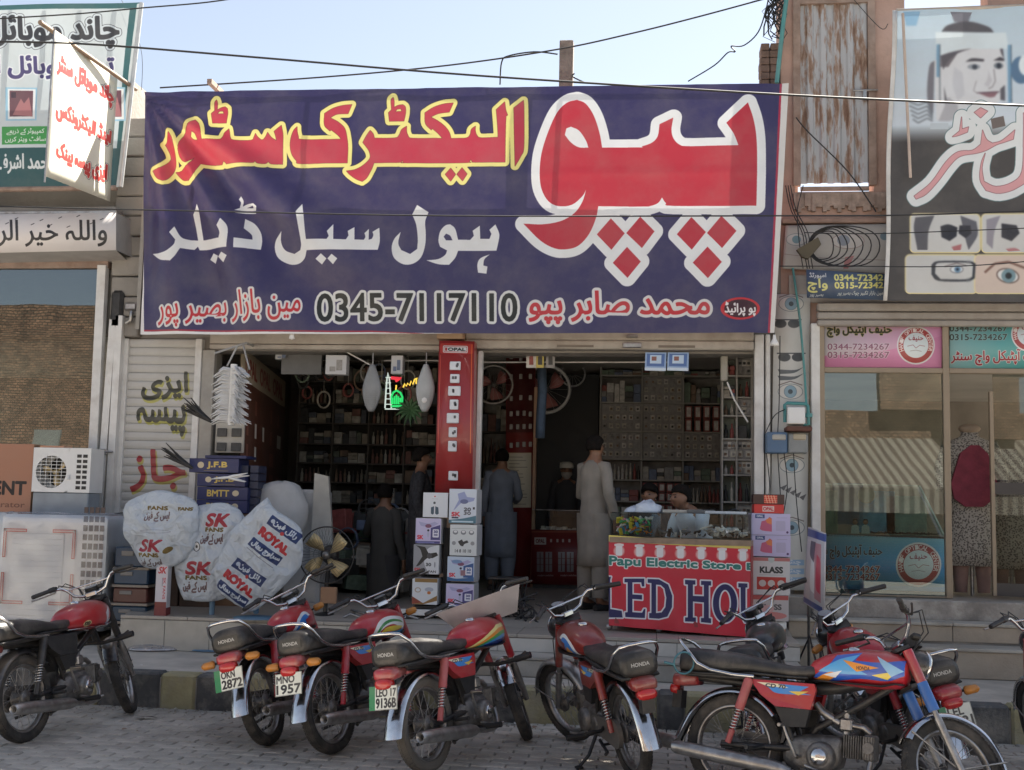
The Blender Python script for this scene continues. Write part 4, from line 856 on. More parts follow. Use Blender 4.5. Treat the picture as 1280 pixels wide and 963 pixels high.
xa_, xb_ = X(262, 428, -.1), X(552, 428, -.1); MB().box((xa_, -.10, Z(400, 437, -.1)), (xb_, -.05, Z(400, 431, -.1)), bev=.008).obj('slat', HOUS, s3); MB().box((xa_, -.09, Z(400, 430, -.1)), (xb_, .02, Z(400, 430, -.1)+.22)).obj('housing', HOUS, s3)
# white posts right of the bays
wp = empty('frame_post', (0, 0, 0), 0, 'white channel posts with thin cables on the pier right of the counter', 'post')
for a_, c_, y_ in ((943, 955, -.08), (957, 963, -.05)): MB().box((X(a_, 600, y_), y_, FL), (X(c_, 600, y_), .03, Z(950, 418, y_)), bev=.008).obj('post', WPAINT, wp)
MB().box((X(1014, 600, -.05), -.09, .86), (X(1025, 600, -.05), .02, Z(1020, 405, -.05)), bev=.006).obj('post', WPAINT, wp)
pp = empty('frame_post', (0, 0, 0), 0, 'white guide post just right of the red display column', 'post'); MB().box((X(594.5, 600, -.06), -.10, FL), (X(600, 600, -.06), .0, zT), bev=.005).obj('post', WPAINT, pp)
# hanging LED bulbs under the banner
for px_, py_, lab in ((365, 420, 'white bulb hanging under the banner over the left bay'), (968, 428, 'white bulb shade hanging at the banner corner by the eye print')):
    p_ = P(px_, py_, -.38); o = empty('hanging_bulb', p_, label=lab, cat='bulb'); r_ = .045 if px_ > 500 else .03
    MB().lathe([(.012, .07), (.018, .03), (r_*.8, 0), (r_, -.03), (0, -.04)], (0, 0, 0), n=16).obj('bulb', WHITE, o); MB().tube([(0, 0, .07), (0, .03, .2)], .004, 5).obj('flex', CABLE, o)
# ---- the red display column and its twin inside
def opal_cv(w, h, dark=False):
    r0 = rgb(150, 40, 42) if not dark else rgb(110, 34, 34); c = Canvas(w, h, 5, r0)
    c.rect(1.5, 3, w-1.5, 16, rgb(196, 64, 58), 2); c.rect(5, 6, w-8, 15, rgb(232, 230, 226), 1.5); c.rect(6, 7, w-9, 14, rgb(206, 60, 56), 1); c.rect(6.6, 7.6, w-9.6, 13.4, rgb(236, 234, 230), 1); c.rect(7.6, 8.6, 10.4, 12.6, rgb(190, 50, 46)); c.text('OPAL', 11.5, 8.8, w-11, 12.4, rgb(60, 60, 60), .35)
    c.line([(2.2, 18), (2.2, h-2)], .8, rgb(214, 96, 80)); c.line([(w-3, 4), (w-3, h-2)], 1, rgb(230, 120, 60)); c.line([(2, 150), (w-2, 150)], .6, rgb(120, 34, 34)); c.rect(.5, h*.66, w-.5, h, r0); return c
oc = empty('display_column', (0, 0, 0), 0, 'tall red display column of switches with the word OPAL at the front pillar', 'display column')
cor = [(549, 426), (593, 427), (590, 640), (543, 640)]; c = opal_cv(44, 214)
yC = -.30; a_, b_, c3, d_ = [P(p[0], p[1], yC) for p in cor]
BDY = mat('red_column', (.33, .05, .045), .35, var=.08, coat=.3, dirt=(.25, .15, .12), dirt_amt=.25)
MB().loft([[d_, c3, (c3.x, yC+.2, c3.z), (d_.x, yC+.2, d_.z)], [a_, b_, (b_.x, yC+.2, b_.z), (a_.x, yC+.2, a_.z)]], smooth=False).obj('body', BDY, oc)
px_sheet('column_face', c.mat('column_print', rough=.35, dirt=.1, coat=.3), [(549, 426), (593, 427), (590, 640), (543, 640)], (yC-.004,)*4, parent=oc, thick=.003)
SW = mat('switch_white', (.62, .64, .68), .3, var=.03); SWD = mat('switch_dark', (.08, .08, .09), .3)
for px_, py_, w_, h_ in ((569, 457.5, 14, 11), (568.5, 473.5, 12, 11.5), (568, 489, 16, 12.5), (567.5, 506, 11, 13), (566, 523, 15.5, 13), (566, 540.5, 10.5, 13), (565.5, 558, 11, 13.5), (566.5, 595, 12, 12)):
    p_ = P(px_, py_, yC-.02); o = MB().box((-w_/2*.0076, -.012, -h_/2*.0076), (w_/2*.0076, .014, h_/2*.0076), bev=.006).obj('switch_plate', SW, oc, p_)
    b = MB()
    for i in range(rnd.randint(1, 3)): u = rnd.uniform(-.3, .15)*w_*.0076; v = rnd.uniform(-.3, .1)*h_*.0076; b.box((u, -.018, v), (u+.022, -.011, v+.028), bev=.003)
    b.obj('rocker', SWD, o)
MB().box((X(548, 416, -.2), -.28, Z(570, 425, -.2)), (X(580, 416, -.2), -.05, Z(570, 414, -.2))).obj('cap', mat('tan_cap', (.40, .27, .17), .7), oc)
# second red board inside
oc2 = empty('display_board', (0, 0, 0), 0, 'darker red board of switches standing inside the right hand bay', 'display board')
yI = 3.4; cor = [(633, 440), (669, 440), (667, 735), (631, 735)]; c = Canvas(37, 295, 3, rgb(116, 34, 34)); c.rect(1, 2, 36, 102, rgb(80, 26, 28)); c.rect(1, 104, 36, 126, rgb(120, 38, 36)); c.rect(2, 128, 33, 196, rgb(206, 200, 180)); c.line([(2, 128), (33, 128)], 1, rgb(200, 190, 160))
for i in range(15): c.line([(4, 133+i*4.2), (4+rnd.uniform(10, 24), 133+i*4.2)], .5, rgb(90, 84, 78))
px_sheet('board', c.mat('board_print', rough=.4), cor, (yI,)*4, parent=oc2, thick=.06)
for row, n_ in ((447, 3), (471, 3), (498, 3), (517, 4), (533, 4), (556, 4)):
    for i in range(n_):
        p_ = P(639+i*(24/(n_-1)), row+rnd.uniform(-1, 1), yI-.02); MB().box((-.02, -.01, -.032), (.02, .015, .032), bev=.004).obj('switch_plate', mat('switch_grey', (.3, .29, .28), .4), oc2, p_)
MB().box((X(668, 500, yI), yI-.05, FL), (X(672, 500, yI), yI+.05, zT)).obj('edge', mat('copper_edge', (.4, .24, .15), .5), oc2)

# ---- optician front
BRN = mat('bronze_frame', (.30, .235, .165), .45, .2, var=.06, dirt=(.2, .16, .12))
of = empty('optician_facade', (0, 0, 0), 0, 'bronze framed optician shop front with two printed panels over the glass', 'shop front')
yO = -.05; zB = Z(1100, 746, yO); zM = Z(1105, 464, yO); zTp = Z(1105, 408, yO)
xo0, xo1, xo2, xo3 = X(1024, 600, yO), X(1031, 600, yO), X(1180, 600, yO), X(1188, 600, yO)
for a_, c_ in ((xo0, xo1), (xo2, xo3)): MB().box((a_, yO-.03, .873), (c_, yO+.04, zTp), bev=.004).obj('mullion', BRN, of)
MB().box((xo1, yO-.028, zM-.02), (xo2, yO+.04, zM+.03), bev=.004).obj('transom', BRN, of); MB().box((xo3, yO-.028, zM-.02), (6, yO+.04, zM+.03), bev=.004).obj('transom', BRN, of); MB().box((xo1, yO-.028, .874), (xo2, yO+.04, zB+.02), bev=.004).obj('bottom_rail', BRN, of)
MB().box((xo1, yO, zB+.02), (xo2, yO+.01, zM-.02)).obj('pane', glassmat('optic_glass', (.88, .93, .90), .03, .0, wav=.05), of)
HO2 = mat('shutter_housing_two', (.33, .30, .27), .6, var=.1, dirt=(.22, .18, .15), dirt_amt=.6, ds=3)
s4 = empty('rolled_shutter', (0, 0, 0), 0, 'brown grey rolled shutter beam over the optician shop front', 'shutter')
for a_, c_, q_ in ((408, 400, -.13), (399.6, 390, -.12), (389.6, 379, -.14)): MB().box((xo0-.02, q_, Z(1105, a_, -.1)), (6, -.04, Z(1105, c_, -.1)-.004), bev=.012).obj('slat', HO2, s4)
MB().box((xR+.2, -.03, Z(1105, 379, 0)), (6, .03, Z(1105, 345, 0))).obj('housing', HO2, s4)
OPT1, OPT2 = 'OPTICAL', 'CENTER'
def ring_text(c, cx, cy, r, txt, a0, a1, h, col):
    n = len(txt)
    for i, ch in enumerate(txt):
        if ch == ' ': continue
        a = R(a0+(a1-a0)*i/(n-1)); u = np.array([math.cos(a), math.sin(a)]); t = np.array([-u[1], u[0]]); o_ = np.array([cx, cy]); w_ = h*.36
        c.text(ch, 0, 0, 0, 0, col, .12, quad=[o_+u*(r+h)-t*w_, o_+u*(r+h)+t*w_, o_+u*r+t*w_, o_+u*r-t*w_])
def logo(c, cx, cy, r):
    c.ell(cx, cy, r, r, rgb(226, 222, 222)); c.ell(cx, cy, r*.92, r*.92, rgb(170, 74, 72)); c.ell(cx, cy, r*.66, r*.66, rgb(216, 224, 226))
    ring_text(c, cx, cy, r*.69, 'HANIF OPTICAL CENTER', -198, 18, r*.2, rgb(240, 230, 225)); c.text('حنیف', cx-r*.38, cy-r*.5, cx+r*.38, cy-r*.2, rgb(150, 50, 60), .2)
    c.line([(cx-r*.45, cy+r*.05), (cx-r*.15, cy-r*.02), (cx, cy+r*.15), (cx+r*.2, cy), (cx+r*.48, cy+r*.05)], .8, rgb(170, 130, 130)); c.line([(cx-r*.3, cy+r*.3), (cx, cy+r*.25), (cx+r*.3, cy+r*.32)], .6, rgb(150, 140, 140))
cor = [(1030, 407), (1178, 408), (1177, 461), (1030, 459)]
c = sheet_canvas(cor, 4, rgb(214, 190, 202)); c.grad(rgb(202, 196, 198), rgb(220, 150, 186), horiz=True); c.poly([[(1030, 445), (1100, 440), (1178, 420), (1178, 462), (1030, 460)]], rgb(214, 140, 178))
for i, t in enumerate(('0344-7234267', '0315-7234267')): c.text(t, 1034.5, 430+i*10.2, 1111, 437.5+i*10.2, rgb(150, 96, 120), .25, [(.8, rgb(222, 216, 218))])
c.text('حنیف آپٹیکل واچ', 1034, 404, 1114, 422, rgb(60, 60, 50), .5, [(.9, rgb(190, 180, 90))]); logo(c, 1144.5, 432, 24)
px_sheet('pink_panel', c.mat('pink_print', rough=.4, dirt=.15), cor, (yO-.01,)*4, parent=of, thick=.006)
cor = [(1187, 406), (1330, 406), (1330, 464), (1187, 462)]
c = sheet_canvas(cor, 4, rgb(70, 150, 148)); c.grad(rgb(150, 190, 190), rgb(40, 140, 138), horiz=True)
for i, t in enumerate(('0344-7234267', '0315-7234267')): c.text(t, 1187, 407+i*11, 1258, 414.5+i*11, rgb(70, 76, 72), .25, [(.7, rgb(170, 200, 196))])
c.text('حنیف آپٹیکل واچ سنٹر', 1189, 437, 1310, 457, rgb(160, 50, 60), .4, [(1.1, rgb(210, 214, 212))]); logo(c, 1285, 418, 22)
px_sheet('teal_panel', c.mat('teal_print', rough=.4, dirt=.15), cor, (yO-.01,)*4, parent=of, thick=.006)
# glass counter behind the pane with the blue print
gc = empty('optician_counter', (0, 0, 0), 0, 'glass optician counter with a blue printed front behind the shop window', 'counter')
yK = .12; cor = [(1033, 668), (1181, 674), (1181, 740), (1033, 736)]
c = sheet_canvas(cor, 5, rgb(70, 150, 200)); c.grad(rgb(130, 184, 200), rgb(50, 140, 200), 0, 40, horiz=False); c.grad(rgb(60, 145, 200), rgb(90, 150, 180), 40, 62)
c.text('حنیف آپٹیکل واچ سنٹر', 1016, 681, 1104, 699, rgb(60, 56, 60), .35, [(.8, rgb(170, 205, 215))])
for i, t in enumerate(('0344-7234267', '0315-7234267')): c.text(t, 1029, 707.5+i*9.6, 1101, 715.5+i*9.6, rgb(140, 60, 60), .25, [(.9, rgb(214, 220, 222))])
logo(c, 1149, 706, 28); px_sheet('printed_front', c.mat('blue_print', rough=.35, dirt=.1), cor, (yK,)*4, parent=gc, thick=.01)
kx0, kx1 = X(1033, 700, yK), X(1181, 700, yK); kz0, kz1 = Z(1100, 672, yK), Z(1100, 607, yK+.3)
MB().box((kx0, yK+.01, .87), (kx1, yK+.55, kz0-.01)).obj('cabinet', mat('dark_teal', (.05, .10, .11), .5), gc)
MB().prism([(0, kz0), (.36, kz0), (.36, kz0+.02), (0, kz0+.02)], (kx0, yK, 0), (0, 1, 0), (0, 0, 1), (kx1-kx0, 0, 0)).obj('shelf', BLACK, gc)
GT = glassmat('counter_glass', (.75, .9, .86), .10, .0)
MB()._add([(kx0, yK, kz0+.02), (kx1, yK, kz0+.02), (kx1-.16, yK+.3, kz1), (kx0, yK+.3, kz1)], [(0, 1, 2, 3)]).obj('sloping_glass', GT, gc); MB().box((kx0, yK+.3, kz1), (kx1-.16, yK+.55, kz1+.008)).obj('top_glass', GT, gc)
MB().tube([(kx1, yK, kz0+.02), (kx1-.16, yK+.3, kz1)], .012, 6).obj('edge', mat('mint_edge', (.35, .48, .44), .3), gc)
b = MB()
for i in range(9): px_ = 1095+i*9; p_ = P(px_, 663+rnd.uniform(-2, 2), yK+.2); b.tube([(p_.x-.05, p_.y, kz0+.05), (p_.x-.02, p_.y-.03, kz0+.04), (p_.x+.02, p_.y-.03, kz0+.04), (p_.x+.05, p_.y, kz0+.05)], .008, 5)
tag(b.obj('spectacles', BLACK), 'row of dark spectacles lying inside the optician counter', 'spectacles', kind='stuff')
# picture cards standing on the counter
for px_, py_, w_, h_, m_, lab in ((1060, 630, .30, .42, lin(90, 110, 130), 'grey blue picture panel standing in the optician counter'), (1096, 640, .36, .42, lin(110, 160, 190), 'pale blue dotted display card in the optician counter'), (1040, 640, .12, .44, lin(150, 170, 150), 'pale green rack of spectacle frames inside the optician window'), (1133, 645, .4, .4, lin(130, 150, 140), 'plain grey green card at the back of the optician counter')):
    p_ = P(px_, py_, yK+.62); tag(MB().box((-w_/2, 0, -h_/2), (w_/2, .02, h_/2), bev=.004).obj('display_card', mat('card_'+lab[:9], m_, .6, var=.3, vs=9), None, p_), lab, 'card')
for px_, lab in ((1069, 'small cut-out picture of a person standing in the optician counter, left one'), (1082, 'small cut-out picture of a person standing in the optician counter, right one')):
    p_ = P(px_, 657, yK+.22); o = empty('cutout_picture', p_, label=lab, cat='picture'); MB().prism([(-.04, -.08), (.04, -.08), (.035, -.01), (.015, .005), (-.015, .005), (-.035, -.01)], (0, 0, 0), (1, 0, 0), (0, 0, 1), (0, .008, 0)).obj('coat', WHITE, o); MB().lathe([(.0, -.004), (.022, -.004), (.024, .004), (0, .006)], (0, 0, .03), 'y', 12).obj('face', mat('card_skin', (.45, .24, .17), .6), o); MB().prism([(-.026, .03), (.026, .03), (.018, .062), (-.018, .062)], (0, -.003, 0), (1, 0, 0), (0, 0, 1), (0, .005, 0)).obj('hair', BLACK, o)
tag(MB().lathe([(0, -.0), (.075, 0), (.085, .01), (0, .012)], P(1083, 619, yK+.45), 'y', 20).obj('round_plaque', mat('cream_plaque', (.45, .38, .22), .6)), 'round cream plaque hanging above the little pictures in the optician window', 'plaque')
# doorway interior and glass door
dg = empty('glass_door', (0, 0, 0), 0, 'dark framed glass door standing half open at the right edge', 'door')
xg = X(1237, 600, .1); DKF = mat('dark_door_frame', (.06, .05, .045), .5)
MB().box((xg, .05, .9), (xg+.035, .10, Z(1237, 490, .1)), bev=.003).obj('stile', BRN, dg); MB().box((xg+.036, .06, .9), (6, .09, 1.02)).obj('bottom_rail', DKF, dg); MB().box((xg+.036, .06, Z(1240, 614, .1)-.03), (6, .09, Z(1240, 606, .1)+.02)).obj('middle_rail', DKF, dg)
MB().box((xg+.036, .07, 1.02), (6, .075, Z(1240, 617, .1)-.03)).obj('pane', glassmat('door_glass', (.75, .78, .75), .02), dg); MB().box((xg+.036, .07, Z(1240, 604, .1)+.03), (6, .075, 3.1)).obj('pane', glassmat('door_glass', (.75, .78, .75), .02), dg)
# mannequins with patterned dresses
PAT = bpy.data.materials.new('speckled_cloth'); PAT.use_nodes = True; N = PAT.node_tree.nodes; L = PAT.node_tree.links
vo = N.new('ShaderNodeTexVoronoi'); vo.inputs['Scale'].default_value = 55; tc = N.new('ShaderNodeTexCoord'); L.new(tc.outputs['Object'], vo.inputs['Vector']); cr = N.new('ShaderNodeValToRGB'); L.new(vo.outputs[0], cr.inputs[0])
e = cr.color_ramp.elements; e[0].position = .35; e[0].color = (.14, .12, .11, 1); e[1].position = .55; e[1].color = (.48, .43, .38, 1); L.new(cr.outputs[0], N['Principled BSDF'].inputs['Base Color']); N['Principled BSDF'].inputs['Roughness'].default_value = .9
def dress(px, y, zb, ztop, w, label, scarf=None, m=PAT, full=True):
    p = P(px, 600, y); o = empty('dress_dummy', (p.x, y, zb), label=label, cat='mannequin'); rings = []; H = ztop-zb
    for t, r in ((.18, 1.0), (.3, .93), (.5, .8), (.62, .7), (.68, .62), (.75, .85), (.86, .95), (.93, .9), (.97, .35), (1.0, .3)):
        rings.append([(w*r*math.cos(a)*(1+.05*math.sin(7*a)*(1-t)), w*.55*r*math.sin(a)*(1+.07*math.sin(9*a)*(1-t)), H*t) for a in [2*math.pi*k/28 for k in range(28)]])
    MB().loft(rings).obj('dress', m, o); MB().cyl((0, 0, .0), (0, 0, H*.3), .018, 10).obj('stand', STEEL, o)
    for s_ in (-1, 1): MB().tube([(s_*w*.8, 0, H*.93), (s_*w*1.15, -.02, H*.78), (s_*w*1.1, -.10, H*.64)], [.055, .05, .06], 10).obj('sleeve', m, o)
    for s_ in (-1, 1): MB().tube([(s_*w*.4, 0, H*.25), (s_*w*.42, 0, .03)], [.085, .06], 12).obj('trouser_leg', mat('dull_pink_cloth', (.32, .2, .17), .9), o)
    if scarf:
        MB().prism([(-w*.75, -.02), (-w*.85, .12), (-w*.5, .42), (-.03, .5), (.05, .5), (w*.5, .42), (w*.85, .12), (w*.7, -.02), (w*.3, -.10), (-w*.35, -.10)], (0, -w*.62, H*.60), (1, 0, 0), (0, 0, 1), (0, .05, 0)).obj('scarf', scarf, o)
        MB().ball((0, 0, H+.03), (w*.42, .08, .05), 12, 6).obj('neck_cap', mat('beige_cap', (.4, .3, .22), .8), o)
    return o
dress(1213, .55, .87, Z(1215, 540, .55), .26, 'dummy in a grey speckled dress with a maroon scarf in the doorway', mat('maroon_cloth', (.25, .045, .07), .9, var=.2, vs=12, bump=.4))
dress(1262, .75, .87, Z(1262, 562, .75), .25, 'dummy in a grey speckled dress behind the glass door at right edge')
# ================================================================= goods outside
CARDB = mat('cardboard', (.34, .20, .12), .8, var=.12, vs=4, bump=.2, dirt=(.25, .15, .09), dirt_amt=.3)
def boxprint(w, h, d, face, side, label, loc, rz=0, name='carton', cat='carton', group=None, parent=None, top=None):
    """carton with its printed front; base centre at loc"""
    o = empty(name, loc, rz, label, cat, group)
    MB().box((-w/2, -d/2, 0), (w/2, d/2, h), bev=.004).obj('carton_body', side, o)
    b = MB(); e_ = .0018; b.quad([(-w/2+.002, -d/2-e_, .002), (w/2-.002, -d/2-e_, .002), (w/2-.002, -d/2-e_, h-.002), (-w/2+.002, -d/2-e_, h-.002)]); b.obj('printed_face', face, o)
    return o
# -- wrapped air cooler (left)
yA = -.95; ax0, ax1, ax2 = X(-2, 700, yA), X(92, 700, yA), X(142, 700, yA+.75)
ac = empty('wrapped_air_cooler', ((ax0+ax1)/2, yA, .57), 0, 'big white air cooler wrapped in clear plastic with red corner tapes', 'air cooler'); ac.location = (0, 0, 0)
az0, az1 = .42, Z(50, 641, yA)
ACW = mat('cooler_white', (.80, .82, .84), .4, var=.03); MB().box((ax0, yA, az0), (ax1+.30, yA+.72, az1-.02), bev=.03).obj('cabinet', ACW, ac)
for i in range(15): z_ = az0+.1+i*(az1-az0-.3)/15; MB().box((ax0+.12, yA-.012, z_), (ax1-.10, yA-.001, z_+.055), bev=.006).obj('louvre', ACW, ac)
TAPE = mat('red_tape', (.6, .12, .09), .5); TAPW = mat('pale_tape', (.7, .5, .46), .5)
def tape(pts):
    for j, (wd, m, yy) in enumerate(((.032, TAPE, -.016), (.016, TAPW, -.0175))):
        b = MB()
        for (u0, v0), (u1, v1) in zip(pts[:-1], pts[1:]): b.box((min(u0, u1)-wd/2, yA+yy-.001, min(v0, v1)-wd/2), (max(u0, u1)+wd/2, yA+yy, max(v0, v1)+wd/2))
        b.obj('corner_tape', m, ac)
zt1, zb1 = az1-.17, az0+.22
for s_, xx in ((1, ax0+.06), (-1, ax1-.0)): tape([(xx, zt1-.24), (xx, zt1), (xx+s_*.2, zt1)]); tape([(xx, zb1+.26), (xx, zb1), (xx+s_*.2, zb1)])
b = MB()
for i in range(11):
    for j in range(4): b.box((ax1+.08+j*.055, yA-.006, az0+.22+i*.085), (ax1+.12+j*.055, yA-.0005, az0+.275+i*.085))
b.obj('grille', mat('grille_holes', (.12, .09, .08), .8), ac)
tag(ac.children[-1], kind='stuff')
FILM = glassmat('clear_film', (1, 1, 1), .03, .12, film=.13, filmcol=(.9, .92, .95), wav=.6)
rings = []
for j, z_ in enumerate(np.linspace(az0-.02, az1, 12)):
    r = []
    for k in range(64):
        t = k/64; per = [(ax0-.02, yA-.035), (ax1+.33, yA-.035), (ax1+.33, yA+.74), (ax0-.02, yA+.74)]; s_ = t*4; i = int(s_); f = s_-i
        x_ = per[i][0]*(1-f)+per[(i+1) % 4][0]*f; y_ = per[i][1]*(1-f)+per[(i+1) % 4][1]*f
        x_ += .02*noise.noise((k*.35, j*.8, 0)); y_ += .018*noise.noise((k*.4, j*.5, 5)); r.append((x_, y_, z_+.02*noise.noise((k*.3, 9, 0))*(j == 11)))
    rings.append(r)
MB().loft(rings).obj('plastic_wrap', FILM, ac)
# -- brown carton ORIENT and white room cooler
c = Canvas(60, 60, 6, rgb(170, 122, 98)); c.text('ORIENT', 10, 26, 56, 35, rgb(40, 36, 36), .5); c.text('refrigerator', 16, 40, 56, 45, rgb(110, 72, 58), .1); c.ell(20, 54, 4.5, 4.5, rgb(70, 50, 44)); c.ell(20, 54, 3.4, 3.4, rgb(170, 122, 98)); c.ell(47, 54, 4.5, 4.5, rgb(70, 50, 44)); c.ell(47, 54, 3.4, 3.4, rgb(170, 122, 98)); c.ell(7, 18, 6, 8, rgb(226, 220, 214))
p0, p1 = P(-62, 600, -.55), P(40, 600, -.55); zc0, zc1 = .58, Z(20, 555, -.55)
o = boxprint(p1.x-p0.x, .86, .5, c.mat('orient_print', rough=.7, dirt=.15), CARDB, 'large brown refrigerator carton lettered ORIENT behind the wrapped cooler', ((p0.x+p1.x)/2, -.3, zc1-.86), 0)
tag(MB().box((p0.x, -.6, .565), (X(140, 650, -.3), -.02, zc1-.862), bev=.01).obj('plinth_block', CONCD), 'low plastered plinth under the brown carton and small cooler', 'plinth')
rc = empty('room_cooler', (0, 0, 0), 0, 'small white room cooler with gold fan blades and grey tank', 'air cooler')
yR = -.60; q0, q1 = X(40, 600, yR), X(112, 600, yR); zr0, zr1, zr2 = Z(75, 637, yR), Z(75, 615.5, yR), Z(75, 560, yR)
MB().box((q0+.01, yR+.01, zc1-.862), (q1-.01, yR+.27, zr1-.002), bev=.01).obj('water_tank', mat('grey_tank', (.25, .28, .31), .4), rc)
fx0, fz0, fr = X(64, 588, yR), Z(64, 590, yR), .158
MB().box((q0-.001, yR+.001, zr1), (q0+.012, yR+.28, zr2-.001)).box((q1-.012, yR+.001, zr1), (q1+.001, yR+.28, zr2-.001)).box((q0+.013, yR+.002, zr2-.012), (q1-.013, yR+.28, zr2+.001)).box((q0+.013, yR+.1, zr1+.001), (q1-.013, yR+.27, zr1+.012)).box((q0+.013, yR+.26, zr1+.013), (q1-.013, yR+.281, zr2-.013)).obj('housing', WHITE, rc)
b = MB(); n = 40; vs = []; 
for k in range(n): a = 2*math.pi*k/n; vs.append((fx0+fr*math.cos(a), yR, fz0+fr*math.sin(a)))
for k in range(n):
    a = 2*math.pi*k/n; c_, s_ = math.cos(a), math.sin(a); m_ = max(abs(c_), abs(s_)); X_ = (q0 if c_ < 0 else fx0+fr+.02); zz_ = (zr1 if s_ < 0 else zr2)
    t = min((X_-fx0)/c_ if abs(c_) > 1e-6 else 9, (zz_-fz0)/s_ if abs(s_) > 1e-6 else 9); vs.append((fx0+c_*t, yR, fz0+s_*t))
b._add(vs, [(k, n+k, n+(k+1) % n, (k+1) % n) for k in range(n)]); b.box((fx0+fr+.02, yR, zr1), (q1, yR+.02, zr2)); b.obj('front_panel', WHITE, rc)
b = MB()
for i in range(9): z_ = fz0-fr+.02+i*(2*fr-.04)/8; hw = math.sqrt(max(.0001, fr*fr-(z_-fz0)**2)); b.box((fx0-hw, yR-.006, z_-.0025), (fx0+hw, yR+.0, z_+.0025))
for i in range(5): x_ = fx0-fr+.05+i*(2*fr-.1)/4; hw = math.sqrt(max(.0001, fr*fr-(x_-fx0)**2)); b.box((x_-.002, yR-.004, fz0-hw), (x_+.002, yR-.001, fz0+hw))
b.obj('fan_guard', WHITE, rc); tag(rc.children[-1], kind='stuff')
MB().lathe([(0, .24), (.16, .24)], (fx0, yR, fz0), 'y', 24).obj('inner_dark', BLACK, rc)
GOLD = mat('gold_blade', (.60, .46, .24), .35, .3, var=.08, dirt=(.25, .2, .12))
def blade_mb(r, y, a0, w=.55, d=.03, k=1):
    pts = []; b = MB(); vs = []
    for i in range(7):
        t = i/6; rr = r*(.2+.8*t); ww = w*(.35+.65*math.sin(t*math.pi*.62+.35))*(1-.25*t); 
        for s_ in (-1, 1): a = a0+s_*ww/2*(1 if s_ > 0 else .8)+.25*t; vs.append((rr*math.cos(a), y+s_*d*.6, rr*math.sin(a)))
    b._add(vs, [(2*i, 2*i+1, 2*i+3, 2*i+2) for i in range(6)], 0, True); return b
for k in range(3): bl = blade_mb(.14, 0, 2*math.pi*k/3+.6, .95, .04).obj('fan_blade', GOLD, rc, (fx0, yR+.10, fz0)); bl.modifiers.new('t', 'SOLIDIFY').thickness = .004
MB().lathe([(0, -.03), (.025, -.025), (.03, .02)], (fx0, yR+.1, fz0), 'y', 16).obj('hub', GOLD, rc)
for i in range(7):
    for j in range(2): MB().box((X(95+j*7.5, 600, yR), yR-.004, Z(100, 612-i*6.6, yR)), (X(100.5+j*7.5, 600, yR), yR-.0005, Z(100, 608-i*6.6, yR))).obj('vent', BLACK, rc)
MB().box((q0+.05, yR+.02, zr2+.001), (q0+.3, yR+.2, zr2+.02), bev=.004).obj('label_strip', mat('orange_label', (.5, .25, .15), .5), rc)
MB().tube([(X(86, 600, yR), yR-.015, fz0-.07), (X(86, 600, yR), yR-.015, fz0-.03)], .014, 8).obj('knob', WHITE, rc)
# -- pedestal fans wrapped in printed bags
BAGW = rgb(208, 216, 224)
def bagmat(kind):
    c = Canvas(100, 130, 5, BAGW)
    if kind == 'sk':
        c.text('FANS', 37, 27, 62, 33, rgb(120, 98, 40), .5); c.text('ایس کے فین', 34, 36, 65, 52, rgb(120, 96, 96), .4); c.text('FANS', 76, 28, 92, 33, rgb(120, 98, 40), .5)
        c.text('SK', 27, 82, 56, 101, rgb(176, 56, 74), 1.1, shear=.25); c.text('FANS', 27, 104, 54, 110, rgb(126, 104, 40), .6); c.text('ایس کے فین', 28, 113, 56, 126, rgb(110, 96, 96), .4)
        c.ell(66, 98, 4, 7, rgb(120, 98, 40), rot=40); c.ell(50, 68, 20, 3, rgb(170, 176, 190)); c.ell(50, 68, 18, 2, BAGW)
    elif kind == 'sk2':
        for (x_, y_, w_) in ((46, 15, 28), (23, 78, 32)): c.text('SK', x_, y_, x_+w_, y_+16, rgb(176, 52, 66), 1.1, shear=.25); c.text('FANS', x_, y_+18, x_+w_-4, y_+23, rgb(120, 100, 44), .5); c.text('ایس کے فین', x_-4, y_+26, x_+w_-4, y_+40, rgb(110, 84, 84), .5)
        c.ell(37, 58, 3.4, 5.5, rgb(240, 240, 240), [(1, rgb(50, 50, 50))]); c.ell(37, 58, 1.4, 2, rgb(60, 60, 60))
    else:
        NB = rgb(44, 62, 112)
        for (cx, cy) in ((76, 45), (41, 94)):
            c.poly([zm((cx, cy), 1.22, (-10, -31), (30, -3), (22, 9), (-18, -19))], NB, sm=False); c.text('رائل فین', 0, 0, 0, 0, rgb(214, 222, 232), .4, quad=zm((cx, cy), 1.22, (-4, -25), (25, -4), (20, 4), (-9, -17))); c.ell(cx-7, cy-18, 2.4, 2.4, rgb(200, 212, 228))
            c.text('ROYAL', 0, 0, 0, 0, rgb(196, 50, 56), 1.0, quad=zm((cx, cy), 1.22, (-22, -14), (14, 15), (9, 24), (-27, -5))); c.ell(cx+3, cy-4, 2.2, 2.2, rgb(196, 60, 60))
            c.poly([zm((cx, cy), 1.22, (-32, 0), (6, 28), (-2, 39), (-40, 10))], NB, sm=False); c.text('سراوج رویال', 0, 0, 0, 0, rgb(214, 222, 232), .5, quad=zm((cx, cy), 1.22, (-31, 4), (3, 28), (-2, 35), (-36, 11)))
            c.line(zm((cx, cy), 1.22, (-41, 14), (-6, 42)), .6, rgb(120, 120, 130))
    return c.mat('bag_'+kind, rough=.28, trans=.2, dirt=.08, bump=.85, bscale=7, bdist=.065)
